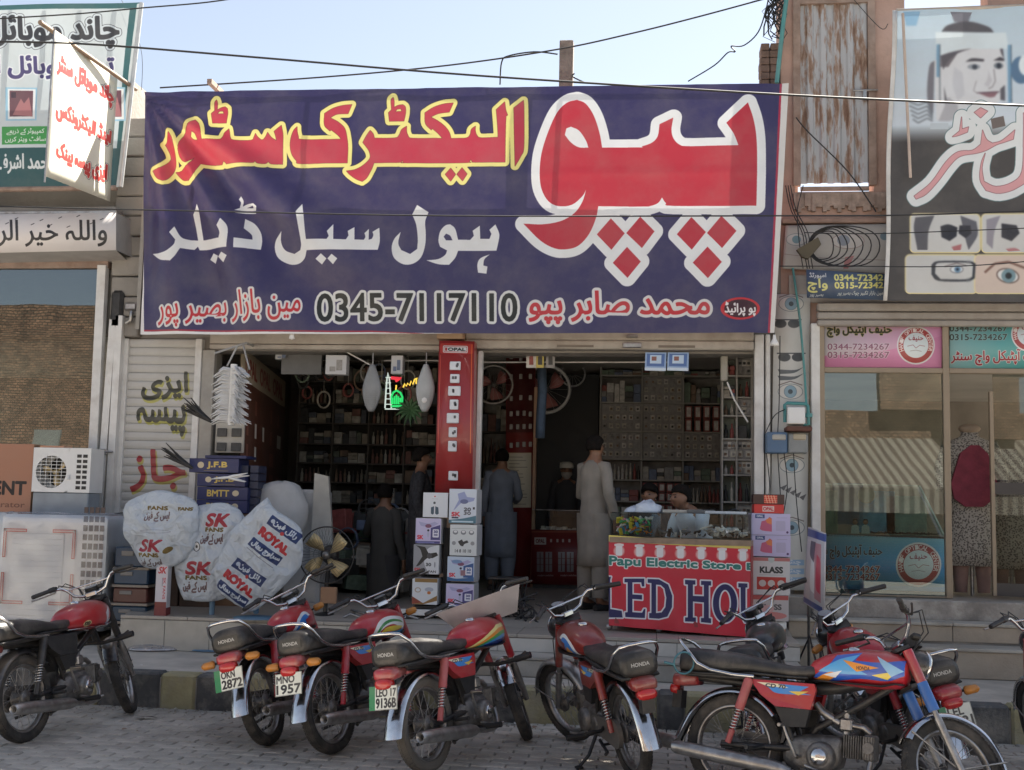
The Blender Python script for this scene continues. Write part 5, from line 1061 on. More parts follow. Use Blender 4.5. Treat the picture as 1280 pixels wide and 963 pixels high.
def bag(outline, y, m, label, th=.11, seed=0, px_off=(0, 0)):
    """printed plastic bag over a fan head: outline in px"""
    cx = sum(p[0] for p in outline)/len(outline); cy = sum(p[1] for p in outline)/len(outline)
    pts = [P(p[0], p[1], y) for p in smooth_loop(outline, 4, 60)]; C_ = P(cx, cy, y); n = len(pts); vs = []; fs = []
    xs_ = [p.x for p in pts]; zs_ = [p.z for p in pts]; lo, hi = (min(xs_), min(zs_)), (max(xs_), max(zs_))
    M_ = 14
    for side in (-1, 1):
        for j in range(M_+1):
            t = j/M_
            for k, p in enumerate(pts):
                r = math.sin(t*math.pi/2); q_ = C_ + (p-C_)*r; dep = th*math.cos(t*math.pi/2)**1.0
                ang = math.atan2(p.z-C_.z, p.x-C_.x)
                wr = 1.25*(-.03 + .012*math.sin(ang*9+seed+3*noise.noise((ang*2, seed, t)))*t**2 + .03*noise.noise((q_.x*5+seed, q_.z*5, 0)) + .045*abs(noise.noise((q_.x*9+q_.z*4, q_.z*6+seed, 2))) + .02*abs(noise.noise((q_.x*22, q_.z*14+seed, 7))))
                vs.append((q_.x, y + side*dep*(1+0*wr) + wr*(1-.2*t), q_.z))
    L_ = (M_+1)*n
    for s_ in (0, 1):
        for j in range(M_):
            for k in range(n):
                a = s_*L_+j*n+k; b_ = s_*L_+j*n+(k+1) % n; c_ = s_*L_+(j+1)*n+(k+1) % n; d_ = s_*L_+(j+1)*n+k
                fs.append((a, d_, c_, b_) if s_ == 0 else (a, b_, c_, d_))
    uv = [[((vs[i][0]-lo[0])/(hi[0]-lo[0]), (vs[i][2]-lo[1])/(hi[1]-lo[1])) for i in f] for f in fs]
    o = empty('bagged_fan', C_, label=label, cat='fan'); o.location = (0, 0, 0)
    MB()._add(vs, fs, 0, True, uv).obj('plastic_bag', m, o); return o, C_
y_ = -1.02
o, C_ = bag([(197, 613), (222, 617), (243, 626), (250, 650), (246, 680), (232, 700), (212, 710), (192, 711), (176, 705), (166, 685), (157, 668), (155, 645), (163, 626)], y_, bagmat('sk'), 'round fan in a white SK bag on a red and white printed pole', seed=1)
ft = P(195, 806, y_); ft.z = .28
c = Canvas(14, 60, 6, rgb(206, 200, 206)); c.text('SK', 2.5, 3, 11.5, 12, rgb(190, 50, 60), .4, shear=.2); c.line([(8, 18), (8, 30)], 1, rgb(150, 140, 150)); c.rect(0, 52, 14, 60, rgb(120, 36, 36)); c.text('SK FANS', 0, 0, 0, 0, rgb(190, 60, 70), .15, quad=[(9, 18), (9, 48), (12, 48), (12, 18)][::-1])
zq0, zq1 = Z(204, 780, y_), Z(204, 706, y_); hw = .055; xq = X(204, 740, y_)
b = MB().quad([(xq-hw, y_-.05, zq0+.15), (xq+hw, y_-.05, zq0+.15), (xq+hw, y_-.05, zq1), (xq-hw, y_-.05, zq1)]); b.obj('pole_sleeve_print', c.mat('sleeve_print', rough=.4), o)
MB().box((xq-hw, y_-.048, zq0), (xq+hw, y_+.05, zq1-.002), bev=.01).obj('pole_sleeve', mat('sleeve_white', (.6, .58, .6), .4), o); MB().box((xq-hw*1.02, y_-.055, zq0+.03), (xq+hw*1.02, y_+.055, zq0+.15)).obj('maroon_band', mat('maroon_band', (.2, .04, .04), .5), o); MB().box((xq-.08, y_-.058, zq0-.03), (xq+.08, y_+.05, zq0+.03), bev=.004).obj('paper_tag', WHITE, o)
MB().cyl((xq, y_, .30), (xq, y_, zq0), .022, 12).obj('pole', STEEL, o)
b = MB(); rings = []
for r_, z_ in ((.05, .06), (.09, .045), (.2, .03), (.245, .012), (.25, 0)): rings.append([((r_*(1+.07*math.cos(3*a)))*math.cos(a), r_*(1+.07*math.cos(3*a))*math.sin(a), z_) for a in [2*math.pi*k/48 for k in range(48)]])
b.loft(rings); b.obj('base', mat('shiny_base', (.5, .48, .48), .25, .6, dirt=(.3, .24, .2)), o, (xq-.04, y_, .27))
BLUEM = mat('blue_stand', (.10, .19, .28), .5, dirt=(.2, .2, .2))
o, C_ = bag([(281, 629), (300, 638), (312, 660), (306, 690), (300, 715), (286, 745), (262, 752), (232, 750), (221, 722), (219, 690), (219, 668), (228, 648), (245, 634), (262, 630)], y_+.10, bagmat('sk2'), 'fan in a white SK bag on a blue stand, middle of three', seed=5)
xq = X(264, 780, y_+.1); MB().cyl((xq, y_+.1, .28), (xq, y_+.1, Z(264, 740, y_+.1)), .025, 12).obj('pole', BLUEM, o); MB().lathe([(0, .03), (.06, .028), (.22, .012), (.23, 0)], (xq+.02, y_+.1, .27), n=36).obj('base', BLUEM, o)
o, C_ = bag([(335, 622), (344, 636), (366, 650), (379, 668), (378, 700), (370, 716), (348, 740), (318, 764), (300, 758), (280, 746), (268, 722), (263, 718), (276, 696), (290, 665), (308, 645)], y_-.10, bagmat('royal'), 'tilted fan in a white bag printed ROYAL in red', th=.10, seed=9)
xq = X(322, 780, y_); MB().tube([(xq, y_-.05, Z(322, 750, y_)), (xq-.02, y_, .62)], .025, 10).obj('pole', BLUEM, o); MB().lathe([(0, .03), (.06, .028), (.2, .012), (.2, 0)], (xq-.02, y_+.0, FL), n=30).obj('base', BLUEM, o)
# -- the bare pedestal fan with gold blades
yF = -.75; fc = P(408, 694, yF); fr = .26
o = empty('pedestal_fan', (0, 0, 0), 0, 'pedestal fan with four gold blades in a black wire cage', 'fan')
for k in range(4): bl = blade_mb(.235, 0, 2*math.pi*k/4+.55, 1.05, .035).obj('blade', GOLD, o, fc); bl.modifiers.new('t', 'SOLIDIFY').thickness = .004
MB().lathe([(0, -.05), (.03, -.048), (.038, -.02), (.04, .03)], fc, 'y', 20).obj('hub', STEEL, o); MB().lathe([(.0, .05), (.07, .06), (.09, .12), (.06, .22), (0, .24)], fc, 'y', 20).obj('motor', BLACKM, o)
b = MB()
for s_ in (-1, 1):
    for k in range(44):
        a = 2*math.pi*k/44; c_, q_ = math.cos(a), math.sin(a); b.tube([fc+Vector((.035*c_, s_*.085, .035*q_)), fc+Vector((.17*c_, s_*.075, .17*q_)), fc+Vector((.26*c_, s_*.02, .26*q_))], .0013, 3, cap=False)
    for r_ in (.045, .1): b.tube([fc+Vector((r_*math.cos(a), s_*.083, r_*math.sin(a))) for a in [2*math.pi*k/32 for k in range(32)]], .0016, 4, closed=True)
cg = b.obj('cage', BLACKM, o); tag(cg, kind='stuff'); MB().tube([fc+Vector((.262*math.cos(a), 0, .262*math.sin(a))) for a in [2*math.pi*k/48 for k in range(48)]], .007, 8, closed=True).obj('cage_rim', BLACKM, o)
MB().tube([fc+Vector((0, .1, -.05)), (fc.x-.005, yF+.06, fc.z-.3), (fc.x-.005, yF+.05, .62)], .02, 10).obj('pole', BLACKM, o); MB().lathe([(0, .05), (.05, .045), (.18, .012), (.18, 0)], (fc.x, yF+.05, FL), n=30).obj('base', BLACKM, o)
p_ = P(412, 748, yF-.06); tag(MB().box((p_.x-.09, p_.y, p_.z-.05), (p_.x+.06, p_.y+.05, p_.z+.10), bev=.006).obj('cardboard_tag', CARDB), 'piece of brown cardboard tied under the gold bladed fan', 'cardboard')
# -- tool cases stacked under the bags
for i, (px_, py0, py1, m_, lab) in enumerate(((163, 709, 684, (.02, .05, .10), 'navy plastic case on top of the case stack left of the bagged fans'), (163, 731, 711, (.02, .055, .11), 'blue case second from the top of the case stack'), (163, 754, 735, (.10, .035, .03), 'maroon case between two blue cases in the stack'), (163, 777, 758, (.02, .055, .10), 'lowest blue case of the stack by the kerbside fan'))):
    yB = -.90; xx0, xx1 = X(141, 740, yB), X(184, 740, yB); z0_, z1_ = Z(163, py0, yB), Z(163, py1, yB); o = empty('tool_case', ((xx0+xx1)/2, yB, z0_), label=lab, cat='case', group='plastic cases in a stack')
    w_ = (xx1-xx0)/2; MB().box((-w_, 0, 0), (w_, .3, (z1_-z0_)), bev=.012).obj('case_body', mat('case_%d' % i, m_, .35, dirt=(.15, .14, .13), dirt_amt=.3), o); MB().box((-.1, -.012, (z1_-z0_)*.55), (.02, -.001, (z1_-z0_)*.8), bev=.004).obj('latch', mat('latch_grey', (.2, .19, .18), .5), o)
    MB().box((-w_-.01, -.01, -.026), (w_+.01, .3, -.002), bev=.003).obj('plank', mat('pale_board', (.28, .24, .2), .8), o)
xx0, xx1 = X(141, 740, -.9), X(184, 740, -.9); tag(MB().box((xx0, -.9, .27), (xx1, -.6, Z(163, 780, -.9)-.03), bev=.01).obj('white_block', mat('white_tile_block', (.42, .42, .4), .5, dirt=(.2, .18, .15))), 'pale tiled block under the stack of plastic cases', 'block')
for k, (a_, c_) in enumerate(((186, 222), (224, 262))):
    tag(MB().box((X(a_, 740, -.6), -.6, .575), (X(c_, 740, -.6), -.3, Z(200, 706+k*6, -.6)), bev=.01).obj('dark_crate', mat('dark_brown_crate', (.07, .045, .035), .7, var=.3)), ('dark brown crate behind the red and white fan pole', 'dark brown crate behind the blue fan stand')[k], 'crate')
# -- navy boxes with gold lettering
c = Canvas(60, 17, 7, rgb(36, 42, 90)); c.ell(14, 8, 4, 4, rgb(206, 190, 160)); c.text('J.F.B', 22, 4, 46, 12.5, rgb(210, 180, 90), .5); c.line([(18, 15), (48, 15)], .5, rgb(150, 130, 80)); JFB = c.mat('navy_print', rough=.45, dirt=.1)
c = Canvas(60, 17, 7, rgb(36, 42, 90)); c.ell(46, 8, 4, 4, rgb(206, 190, 160)); c.text('BMTT', 12, 4, 38, 12.5, rgb(210, 180, 90), .4); JF2 = c.mat('navy_print_two', rough=.45, dirt=.1)
NV = mat('navy_card', (.02, .025, .09), .5, var=.15)
for i, (x0_, x1_, y0_, y1_, f_, lab) in enumerate(((245, 308, 641, 625, JF2, 'lowest navy box of the gold lettered stack'), (246, 309, 625, 608.5, JF2, 'navy box with gold letters, second from the bottom of its stack'), (246, 306, 608, 592, JFB, 'navy box lettered in gold, middle of its stack'), (236, 298, 591, 573, JFB, 'navy box lettered J.F.B in gold, near the top of its stack'), (256, 308, 573, 569, NV, 'thin navy box lid lying on the gold lettered stack'))):
    yB = -.5; a_, c_ = X(x0_, y0_, yB), X(x1_, y0_, yB); z0_, z1_ = Z(270, y0_, yB), Z(270, y1_, yB); boxprint(c_-a_, z1_-z0_-.003, .3, f_, NV, lab, ((a_+c_)/2, yB+.15, z0_), 0, 'navy_box', 'box', 'navy boxes stacked by the shutter')
# dark little boxes stacked beside
b0 = None
for i in range(6):
    for j in range(2):
        yB = -.42; a_ = X(299+j*13, 600, yB); z_ = Z(300, 641-i*10, yB); o = MB().box((0, 0, 0), (.085, .25, .072), bev=.004).obj('small_box', mat('dark_small_box', (.03, .035, .07), .5, var=.3, vs=30), None, (a_, yB, z_)); tag(o, 'small dark box, %s column, %s row from the bottom, right of the navy stack' % (('left', 'right')[j], ('lowest', 'second', 'third', 'fourth', 'fifth', 'top')[i]), 'box', 'small dark boxes beside the navy stack')
tag(MB().box((X(246, 650, -.5), -.5, FL), (X(322, 650, -.5), -.2, Z(270, 642, -.5)-.003), bev=.01).obj('wooden_stand', WOOD), 'wooden stand hidden under the navy box stack', 'stand')
# -- white plastic brush heads on a frame
hb = empty('hanging_brushes', (0, 0, 0), 0, 'big bunch of white plastic fly swatters hanging from a bracket over the navy boxes', 'goods bunch')
yH = -.55; hx, hz1, hz0 = X(291, 490, yH), Z(291, 462, yH), Z(291, 528, yH); b = MB()
for i in range(34):
    z_ = hz0+(hz1-hz0)*i/33; L_ = .17+.03*math.sin(i*1.3)
    for k in range(7):
        a = -.9+k*.45+rnd.uniform(-.12, .12) if k < 5 else math.pi+rnd.uniform(-.5, .5); b.tube([(hx-.02, yH, z_), (hx+L_*.6*math.cos(a), yH-.1*abs(math.sin(a))-.03, z_+.008), (hx+L_*math.cos(a)*rnd.uniform(.9, 1.1), yH-.16*abs(math.sin(a))-.02, z_-.03+rnd.uniform(-.01, .01))], [.014, .012, .003], 4)
bb_ = b.obj('bristles', mat('bristle_white', (.62, .62, .62), .6, var=.1), hb); tag(bb_, kind='stuff')
MB().tube([(hx, yH, hz0-.03), (hx, yH, hz1+.05)], .035, 8).obj('stem', WHITE, hb)
j0, j1, j2 = P(268, 442, yH), P(308, 429, yH+.25), P(312, 462, yH); MB().tube([j0, j1], .012, 6).tube([P(284, 458, yH), P(296, 434, yH+.1)], .010, 6).tube([P(304, 432, yH+.2), j2], .010, 6).tube([j1, (j1.x, 0, j1.z)], .012, 6).obj('bracket', mat('bracket_grey', (.35, .34, .32), .5), hb)
for (px_, py_, m_, lab, n_) in ((248, 518, BLACK, 'spray of black plastic forks sticking out beside the shutter, upper one', 9), (224, 576, BLACK, 'spray of black plastic forks over the painted shutter word, lower one', 7), (285, 597, WHITE, 'white plastic swatters lying across the navy boxes', 6)):
    p_ = P(px_, py_, -.62); b = MB()
    for k in range(n_):
        a = (math.pi*.93 - k*.09 + rnd.uniform(-.05, .05)) if m_ is BLACK else (rnd.choice((0, math.pi))+rnd.uniform(-.2, .2)); L_ = rnd.uniform(.13, .24); d = Vector((math.cos(a)*L_, rnd.uniform(-.05, .05), math.sin(a)*L_*1.2)); r0 = Vector((.12, .05, -.07)) if m_ is BLACK else Vector((0, 0, 0)); b.tube([p_+r0, p_+r0*.4+d*.3, p_+d], [.014, .016, .004], 5)
    tag(b.obj('plastic_utensils', m_), lab, 'utensils', kind='stuff')
# -- carton tower on a low white trolley
tr = empty('display_trolley', (0, 0, 0), 0, 'low white bar trolley carrying the two columns of fan cartons', 'trolley')
yT = -.80; MB().box((X(498, 766, yT), yT-.02, Z(540, 770, yT)), (X(586, 766, yT), yT+.03, Z(540, 762.5, yT)), bev=.004).obj('front_bar', WPAINT, tr); MB().box((X(512, 766, yT), yT+.03, Z(540, 768, yT)), (X(584, 766, yT), yT+.4, Z(540, 764, yT))).obj('deck', STEEL, tr)
for px_ in (540, 580, 505): MB().cyl((X(px_, 770, yT), yT+.05, FL), (X(px_, 770, yT), yT+.05, Z(540, 770, yT)), .02, 10).obj('caster', BLACKM, tr)
def fanprint(k, kind):
    base = {'lilac': rgb(200, 192, 224), 'blue': rgb(196, 210, 228), 'white': rgb(214, 218, 218), 'grey': rgb(150, 152, 158), 'gold': rgb(214, 218, 222)}[kind]; c = Canvas(40, 40, 6, base)
    NB = rgb(70, 66, 130) if kind == 'lilac' else rgb(50, 90, 150)
    if kind in ('lilac', 'blue'):
        c.poly([[(4, 5), (20, 8), (30, 5), (36, 8), (24, 14), (8, 12)]], rgb(170, 168, 206)); c.ell(20, 12, 5, 3, rgb(130, 80, 110)); c.poly([[(24, 15), (39, 10), (39, 34), (24, 34)]], NB, sm=False); c.rect(27, 17, 37, 30, rgb(220, 222, 232), 1.5); c.text('30', 29, 19, 35, 23, NB, .3); c.rect(29, 25, 35, 27, NB); c.ell(20, 25, 1.6, 5, rgb(180, 180, 206)); c.ell(20, 19, 1.8, 1.8, rgb(50, 50, 70)); c.text('SK', 3, 27, 12, 33, rgb(214, 60, 80), .5); c.rect(0, 36, 39, 40, NB); c.rect(2, 37, 30, 39, rgb(120, 124, 180))
        if kind == 'blue': c.poly([[(0, 33), (14, 36), (40, 33), (40, 40), (0, 40)]], rgb(50, 100, 150)); c.rect(20, 22, 27, 31, rgb(150, 110, 120)); c.ell(14, 8, 8, 3, rgb(120, 150, 190))
    elif kind == 'wing':
        pass
    elif kind == 'white':
        c.line([(2, 5), (38, 5)], .4, rgb(150, 154, 154)); 
        for i in range(3): c.ell(8+i*12, 10, 4, 3, rgb(130, 134, 140)); c.ell(8+i*12, 9, 2.5, 1.6, rgb(225, 226, 226)); 
        c.poly([[(12, 22), (18, 19), (20, 22), (26, 20), (28, 23), (22, 25), (20, 28), (16, 27)]], rgb(50, 52, 56)); c.ell(6, 24, 3, 2.6, rgb(150, 152, 154)); c.ell(34, 24, 3, 2.6, rgb(150, 152, 154)); c.text('14 8 10 10', 8, 32, 32, 36, rgb(80, 82, 86), .2)
    elif kind == 'grey':
        c.poly([[(40, 0), (40, 40), (26, 40), (18, 28), (16, 14), (24, 4)]], rgb(214, 216, 220)); c.poly([[(3, 1), (18, 3), (24, 12), (36, 10), (39, 14), (30, 18), (22, 18), (10, 28), (4, 30), (14, 16), (10, 6)]], rgb(36, 38, 42)); c.ell(25, 15, 4, 4, rgb(70, 72, 78)); c.text('SK', 2, 32, 11, 38, rgb(206, 60, 70), .4); c.text('30', 20, 25, 28, 29, rgb(80, 84, 90), .4); c.ell(34, 27, 1.2, 4, rgb(150, 152, 160)); c.text('FAN', 24, 35, 36, 38, rgb(70, 72, 76), .2)
    else:
        c.rect(4, 0, 40, 6, rgb(140, 108, 60)); c.poly([[(0, 30), (18, 38), (40, 26), (40, 34), (18, 40), (0, 40)]], rgb(140, 104, 56), sm=False); c.poly([[(0, 28), (16, 37), (0, 40)]], rgb(140, 60, 44), sm=False); c.ell(9, 18, 5, 4, rgb(180, 160, 140)); c.ell(9, 18, 3.4, 2.6, rgb(214, 218, 222)); c.ell(27, 17, 7, 3.4, rgb(170, 176, 190)); c.ell(27, 22, 3, 2.4, rgb(200, 120, 60))
    return c.mat('fan_carton_%s' % k, rough=.35, dirt=.06)
c = Canvas(40, 44, 6, rgb(206, 214, 226)); c.poly([[(12, 6), (22, 3), (26, 10), (38, 11), (36, 15), (28, 17), (18, 18), (10, 25), (6, 28), (14, 14)]], rgb(150, 160, 200)); c.ell(22, 16, 6, 3, rgb(100, 110, 150)); c.text('SK', 4, 30, 16, 35, rgb(206, 56, 76), .5); c.rect(4, 36, 14, 38, rgb(60, 60, 80)); c.text('20', 22, 24, 32, 28, rgb(70, 74, 84), .4); c.text('30', 22, 29, 32, 33, rgb(70, 74, 84), .3); c.rect(35, 23, 38, 26, rgb(50, 50, 60)); c.poly([[(0, 40), (20, 38), (40, 34), (40, 44), (0, 44)]], rgb(70, 120, 140)); c.rect(4, 41, 36, 43, rgb(190, 214, 226))
TOPC = c.mat('fan_carton_wing', rough=.35, dirt=.06)
c = Canvas(40, 40, 6, rgb(214, 218, 224)); c.ell(19, 6, 1.2, 1.2, rgb(200, 60, 70)); c.line([(14, 10), (24, 10)], .5, rgb(170, 170, 176)); c.text('8', 17, 15, 20, 18, rgb(70, 80, 90), .5); c.poly([[(13, 24), (18, 22), (18, 34), (16, 36), (13, 34)], [(20, 22), (25, 24), (26, 34), (23, 36), (20, 34)]], rgb(60, 84, 104)); BLK_ = c.mat('fan_carton_plain', rough=.35, dirt=.06)
CW_ = mat('carton_white', (.55, .56, .58), .5, var=.04, dirt=(.35, .33, .3), dirt_amt=.2)
for (xa_, xb_, yt, yb, f_, lab) in ((515, 547, 723, 756, fanprint('a', 'gold'), 'white and gold fan carton at the foot of the left carton column'), (516, 548, 681, 718, fanprint('b', 'grey'), 'grey fan carton with a black ceiling fan picture, left column'), (519, 551, 648, 680, fanprint('c', 'lilac'), 'lilac fan carton in the left column, second from top'), (528, 559, 616, 647, BLK_, 'plain white carton on top of the left column'),
        (557, 592, 730, 758.5, fanprint('d', 'lilac'), 'lilac fan carton at the foot of the right carton column'), (559, 593, 696, 727, fanprint('e', 'blue'), 'pale blue fan carton, second from the bottom of the right column'), (562, 596, 656, 695, fanprint('f', 'white'), 'white carton with small grey pictures in the right column'), (561, 595.5, 611.5, 654.5, TOPC, 'pale blue fan carton with SK letters on top of the right column')):
    a_, c_ = X(xa_, yb, yT), X(xb_, yb, yT); z0_, z1_ = Z((xa_+xb_)/2, yb, yT), Z((xa_+xb_)/2, yt, yT); z0_ = z0_ if yb < 755 else z0_
    boxprint(c_-a_, z1_-z0_, .30, f_, CW_, lab, ((a_+c_)/2, yT+.15, z0_), rnd.uniform(-.03, .02), 'fan_carton', 'carton', 'fan cartons in two columns')
tag(MB().box((X(552, 700, yT), yT+.1, Z(540, 760, yT)), (X(558, 700, yT), yT+.3, Z(540, 660, yT))).box((X(516, 757, yT), yT+.02, Z(540, 762, yT)+.002), (X(590, 757, yT), yT+.3, Z(540, 757.5, yT)-.004)).obj('dark_board', DARK), 'dark board between the two columns of fan cartons', 'board')
# -- glass topped counter with the LED banner
ct = empty('shop_counter', (0, 0, 0), 0, 'glass topped counter with a red LED HOUSE print at the shop mouth', 'counter')
ya, yb_ = -1.12, -1.22    # left and right end of the front (it stands slightly turned)
PL_, PR_ = P(761, 783, ya), P(939, 797, yb_-.10); zL, zR_ = Z(761, 672, ya), Z(939, 684, yb_-.10)
zc_ = (zL+zR_)/2; A_ = Vector((PL_.x, ya, 0)); B_ = Vector((PR_.x, yb_-.10, 0)); nrm = Vector((-(B_-A_).y, (B_-A_).x, 0)).normalized(); dep = nrm*.5
cor = [(761, 669), (938, 682), (938, 797), (761, 782)]
c = sheet_canvas(cor, 6, rgb(208, 50, 66)); c.poly([[(759, 666), (941, 679), (941, 687), (759, 677)]], rgb(226, 210, 110), sm=False)
for i in range(7):
    cx = 774+i*25.8; cy = 689+i*1.1
    for r_, al in ((7.5, rgb(222, 120, 120)), (6.2, rgb(230, 180, 178))): c.ell(cx, cy, r_, r_*1.0, al); c.ell(cx, cy-7, r_*.75, 3, al)
    c.rect(cx-4, cy-8, cx+4, cy+6, rgb(238, 236, 236), 2); c.rect(cx-6, cy-9, cx+6, cy-6, rgb(235, 225, 225), 1)
c.text('Papu Electric Store B', 0, 0, 0, 0, rgb(50, 128, 118), .7, [(1.9, rgb(236, 236, 232))], quad=[(762, 695.5), (944, 705), (944, 715), (762, 709.5)])
NB = rgb(46, 44, 96); ol = [(1.9, rgb(230, 228, 232))]
def serif(pts): c.poly([pts], NB, ol, sm=False)
def q2(*pts): return [(700+x/4.267, 600+y/4.267) for x, y in pts]
serif(q2((262,518),(272,518),(268,535),(268,690),(330,700),(335,735),(262,735),(255,735),(255,518)))
serif(q2((345,528),(452,528),(452,570),(440,570),(435,548),(388,548),(388,612),(440,616),(440,640),(388,636),(388,706),(440,710),(450,690),(458,690),(455,738),(350,732),(348,708),(362,706),(362,548),(345,548)))
c.poly([q2((470,530),(530,532),(580,560),(602,620),(600,680),(575,730),(530,742),(478,738),(478,712),(490,712),(490,552),(470,550)), q2((515,560),(515,712),(545,708),(565,680),(570,630),(560,580),(540,562))], NB, ol, sm=False)
serif(q2((670,535),(725,537),(725,560),(712,560),(712,620),(770,622),(770,562),(755,562),(755,540),(808,542),(808,565),(796,565),(796,738),(808,740),(808,765),(755,760),(755,738),(770,738),(770,655),(712,650),(712,735),(728,736),(728,760),(670,756),(670,735),(685,735),(685,560),(670,558)))
c.poly([[(700+(882+64*math.cos(a))/4.267, 600+(660+102*math.sin(a))/4.267) for a in [i*math.pi/20 for i in range(40)]], [(700+(882+32*math.cos(a))/4.267, 600+(660+72*math.sin(a))/4.267) for a in [i*math.pi/20 for i in range(40)]]], NB, ol, sm=False)
serif(q2((952,552),(1000,554),(1000,575),(990,576),(990,700),(1010,730),(1030,740),(1030,770),(985,760),(966,720),(964,575),(952,574)))
px_sheet('printed_cloth', c.mat('led_print', rough=.5, trans=0, dirt=.15, bump=.1), cor, (ya-.012, yb_-.112, yb_-.112, ya-.012), 60, 20, lambda u, v: (0, .012*math.sin(u*22+v*5)*(1-v)**2 + .006*noise.noise((u*9, v*4, 0)), 0), ct, None)
CTW = mat('counter_wood', (.30, .22, .15), .5, var=.2, vs=12); zB_ = FL+.07
MB().loft([[A_+Vector((0, .0, zB_)), B_+Vector((0, 0, zB_)), B_+dep+Vector((0, 0, zB_)), A_+dep+Vector((0, 0, zB_))], [A_+Vector((0, 0, zc_-.02)), B_+Vector((0, 0, zc_-.02)), B_+dep+Vector((0, 0, zc_-.02)), A_+dep+Vector((0, 0, zc_-.02))]], smooth=False).obj('cabinet', mat('counter_red', (.35, .06, .06), .5), ct)
o_ = -nrm*.02; MB().loft([[A_+o_+Vector((0, 0, z_)), B_+o_+Vector((0, 0, z_)), B_+dep+Vector((0, 0, z_)), A_+dep+Vector((0, 0, z_))] for z_ in (zc_-.018, zc_+.03)], smooth=False).obj('ledge', CTW, ct)
zg = zc_+.03; zG = zg+.21; GC = glassmat('case_glass', (.88, .94, .92), -.02, .0)
for p_, q_ in ((A_, B_), (A_+dep, B_+dep), (A_, A_+dep), (B_, B_+dep)): MB()._add([p_+Vector((0, 0, zg)), q_+Vector((0, 0, zg)), q_+Vector((0, 0, zG)), p_+Vector((0, 0, zG))], [(0, 1, 2, 3)]).obj('glass_side', GC, ct)
MB().loft([[p_+Vector((0, 0, z_)) for p_ in (A_, B_, B_+dep, A_+dep)] for z_ in (zG, zG+.008)], smooth=False).obj('glass_top', GC, ct)
mid = A_.lerp(B_, .3); MB()._add([mid+Vector((0, 0, zg)), mid+dep+Vector((0, 0, zg)), mid+dep+Vector((0, 0, zG)), mid+Vector((0, 0, zG))], [(0, 1, 2, 3)]).obj('glass_divider', GC, ct)
for p_ in (A_, B_, A_.lerp(B_, .36), A_.lerp(B_, .68)): MB().ball((p_.x, p_.y+.05, FL+.035), .03, 12, 8).obj('caster', STEEL, ct)
# things in and on the counter
def heap(name, label, cat, u0, u1, zbase, n, mats_, r=.03, flat=.5, d0=.1, d1=.4):
    b = MB()
    for i in range(n):
        p_ = A_.lerp(B_, rnd.uniform(u0, u1)) + nrm*rnd.uniform(d0, d1); z_ = zbase+rnd.uniform(0, flat*.2); q = rnd.uniform(.5, 1.2)*r
        b.T = Matrix.Translation((p_.x, p_.y, z_+q)) @ Matrix.Rotation(rnd.uniform(0, 6), 4, (rnd.uniform(-1, 1), rnd.uniform(-1, 1), 1)); mi_ = rnd.randrange(len(mats_)); b.box((-q, -q*.5, -q*.25), (q, q*.5, q*.25), mi_, bev=q*.1) if i % 3 else b.tube([(-q*1.3, 0, 0), (0, q*.3, 0), (q*1.2, 0, 0)], q*.2, 6, mi_)
    return tag(b.obj(name, mats_), label, cat, kind='stuff')
cm = [mat('toy_%s' % n, c_, .4) for n, c_ in (('yellow', (.6, .5, .06)), ('green', (.1, .4, .15)), ('pink', (.6, .2, .3)), ('white', (.65, .65, .65)), ('blue', (.1, .3, .5)), ('orange', (.6, .2, .05)))]
heap('bright_packets', 'heap of bright coloured packets at the left of the glass counter', 'packets', .05, .28, zg+.01, 90, cm, .03, .7, .03, .2)
heap('loose_wares', 'loose grey and white wares lying in the glass counter', 'wares', .33, .95, zg+.005, 46, [BLACK, mat('ware_grey', (.4, .42, .44), .5), WHITE, mat('ware_dim', (.14, .16, .18), .5)], .032, .15)
heap('white_wares', 'pale plastic fittings at the right of the glass counter', 'fittings', .68, .97, zg+.005, 30, [WHITE, mat('ware_grey', (.4, .42, .44), .5)], .04, .3, .02, .2)
def cloth_heap(name, label, c_, sx, sy, sz, m_, seed):
    b = MB(); rings = []
    for i in range(11):
        a = math.pi/2*i/10; rings.append([(sx*math.cos(a)*math.cos(t)*(1+.22*noise.noise((math.cos(t)*2, math.sin(t)*2, i*.3+seed))), sy*math.cos(a)*math.sin(t), sz*math.sin(a)*(1+.35*noise.noise((math.cos(t)*3, math.sin(t)*3, i*.4+seed)))) for t in [2*math.pi*k/28 for k in range(28)]])
    return tag(b.loft(rings).obj(name, m_, None, c_), label, 'bag')
BG = mat('bag_white', (.6, .66, .74), .4, var=.08, vs=12, bump=.8, bs=25)
p_ = A_.lerp(B_, .24)+nrm*.25; cloth_heap('plastic_bag', 'crumpled white plastic bag on the left end of the glass counter', (p_.x, p_.y, zG+.01), .13, .12, .10, BG, 1)
p_ = A_.lerp(B_, .13)+nrm*.25; cloth_heap('plastic_bag', 'small limp white bag at the far left of the glass counter', (p_.x, p_.y, zG+.01), .08, .07, .05, BG, 4)
for u_, w_, h_, m_, lab in ((.46, .14, .03, (.45, .42, .36), 'beige ledger lying on the middle of the counter'), (.62, .12, .035, (.13, .13, .13), 'dark grey pad on the counter before the man in white'), (.80, .18, .025, (.6, .62, .62), 'flat white package on the right part of the counter')):
    p_ = A_.lerp(B_, u_)+nrm*.25; tag(MB().box((-w_, -.09, 0), (w_, .09, h_), bev=.006).obj('flat_pack', mat('pack_'+lab[:6], m_, .5), None, (p_.x, p_.y, zG+.009), (0, 0, rnd.uniform(-.1, .1))), lab, 'package')
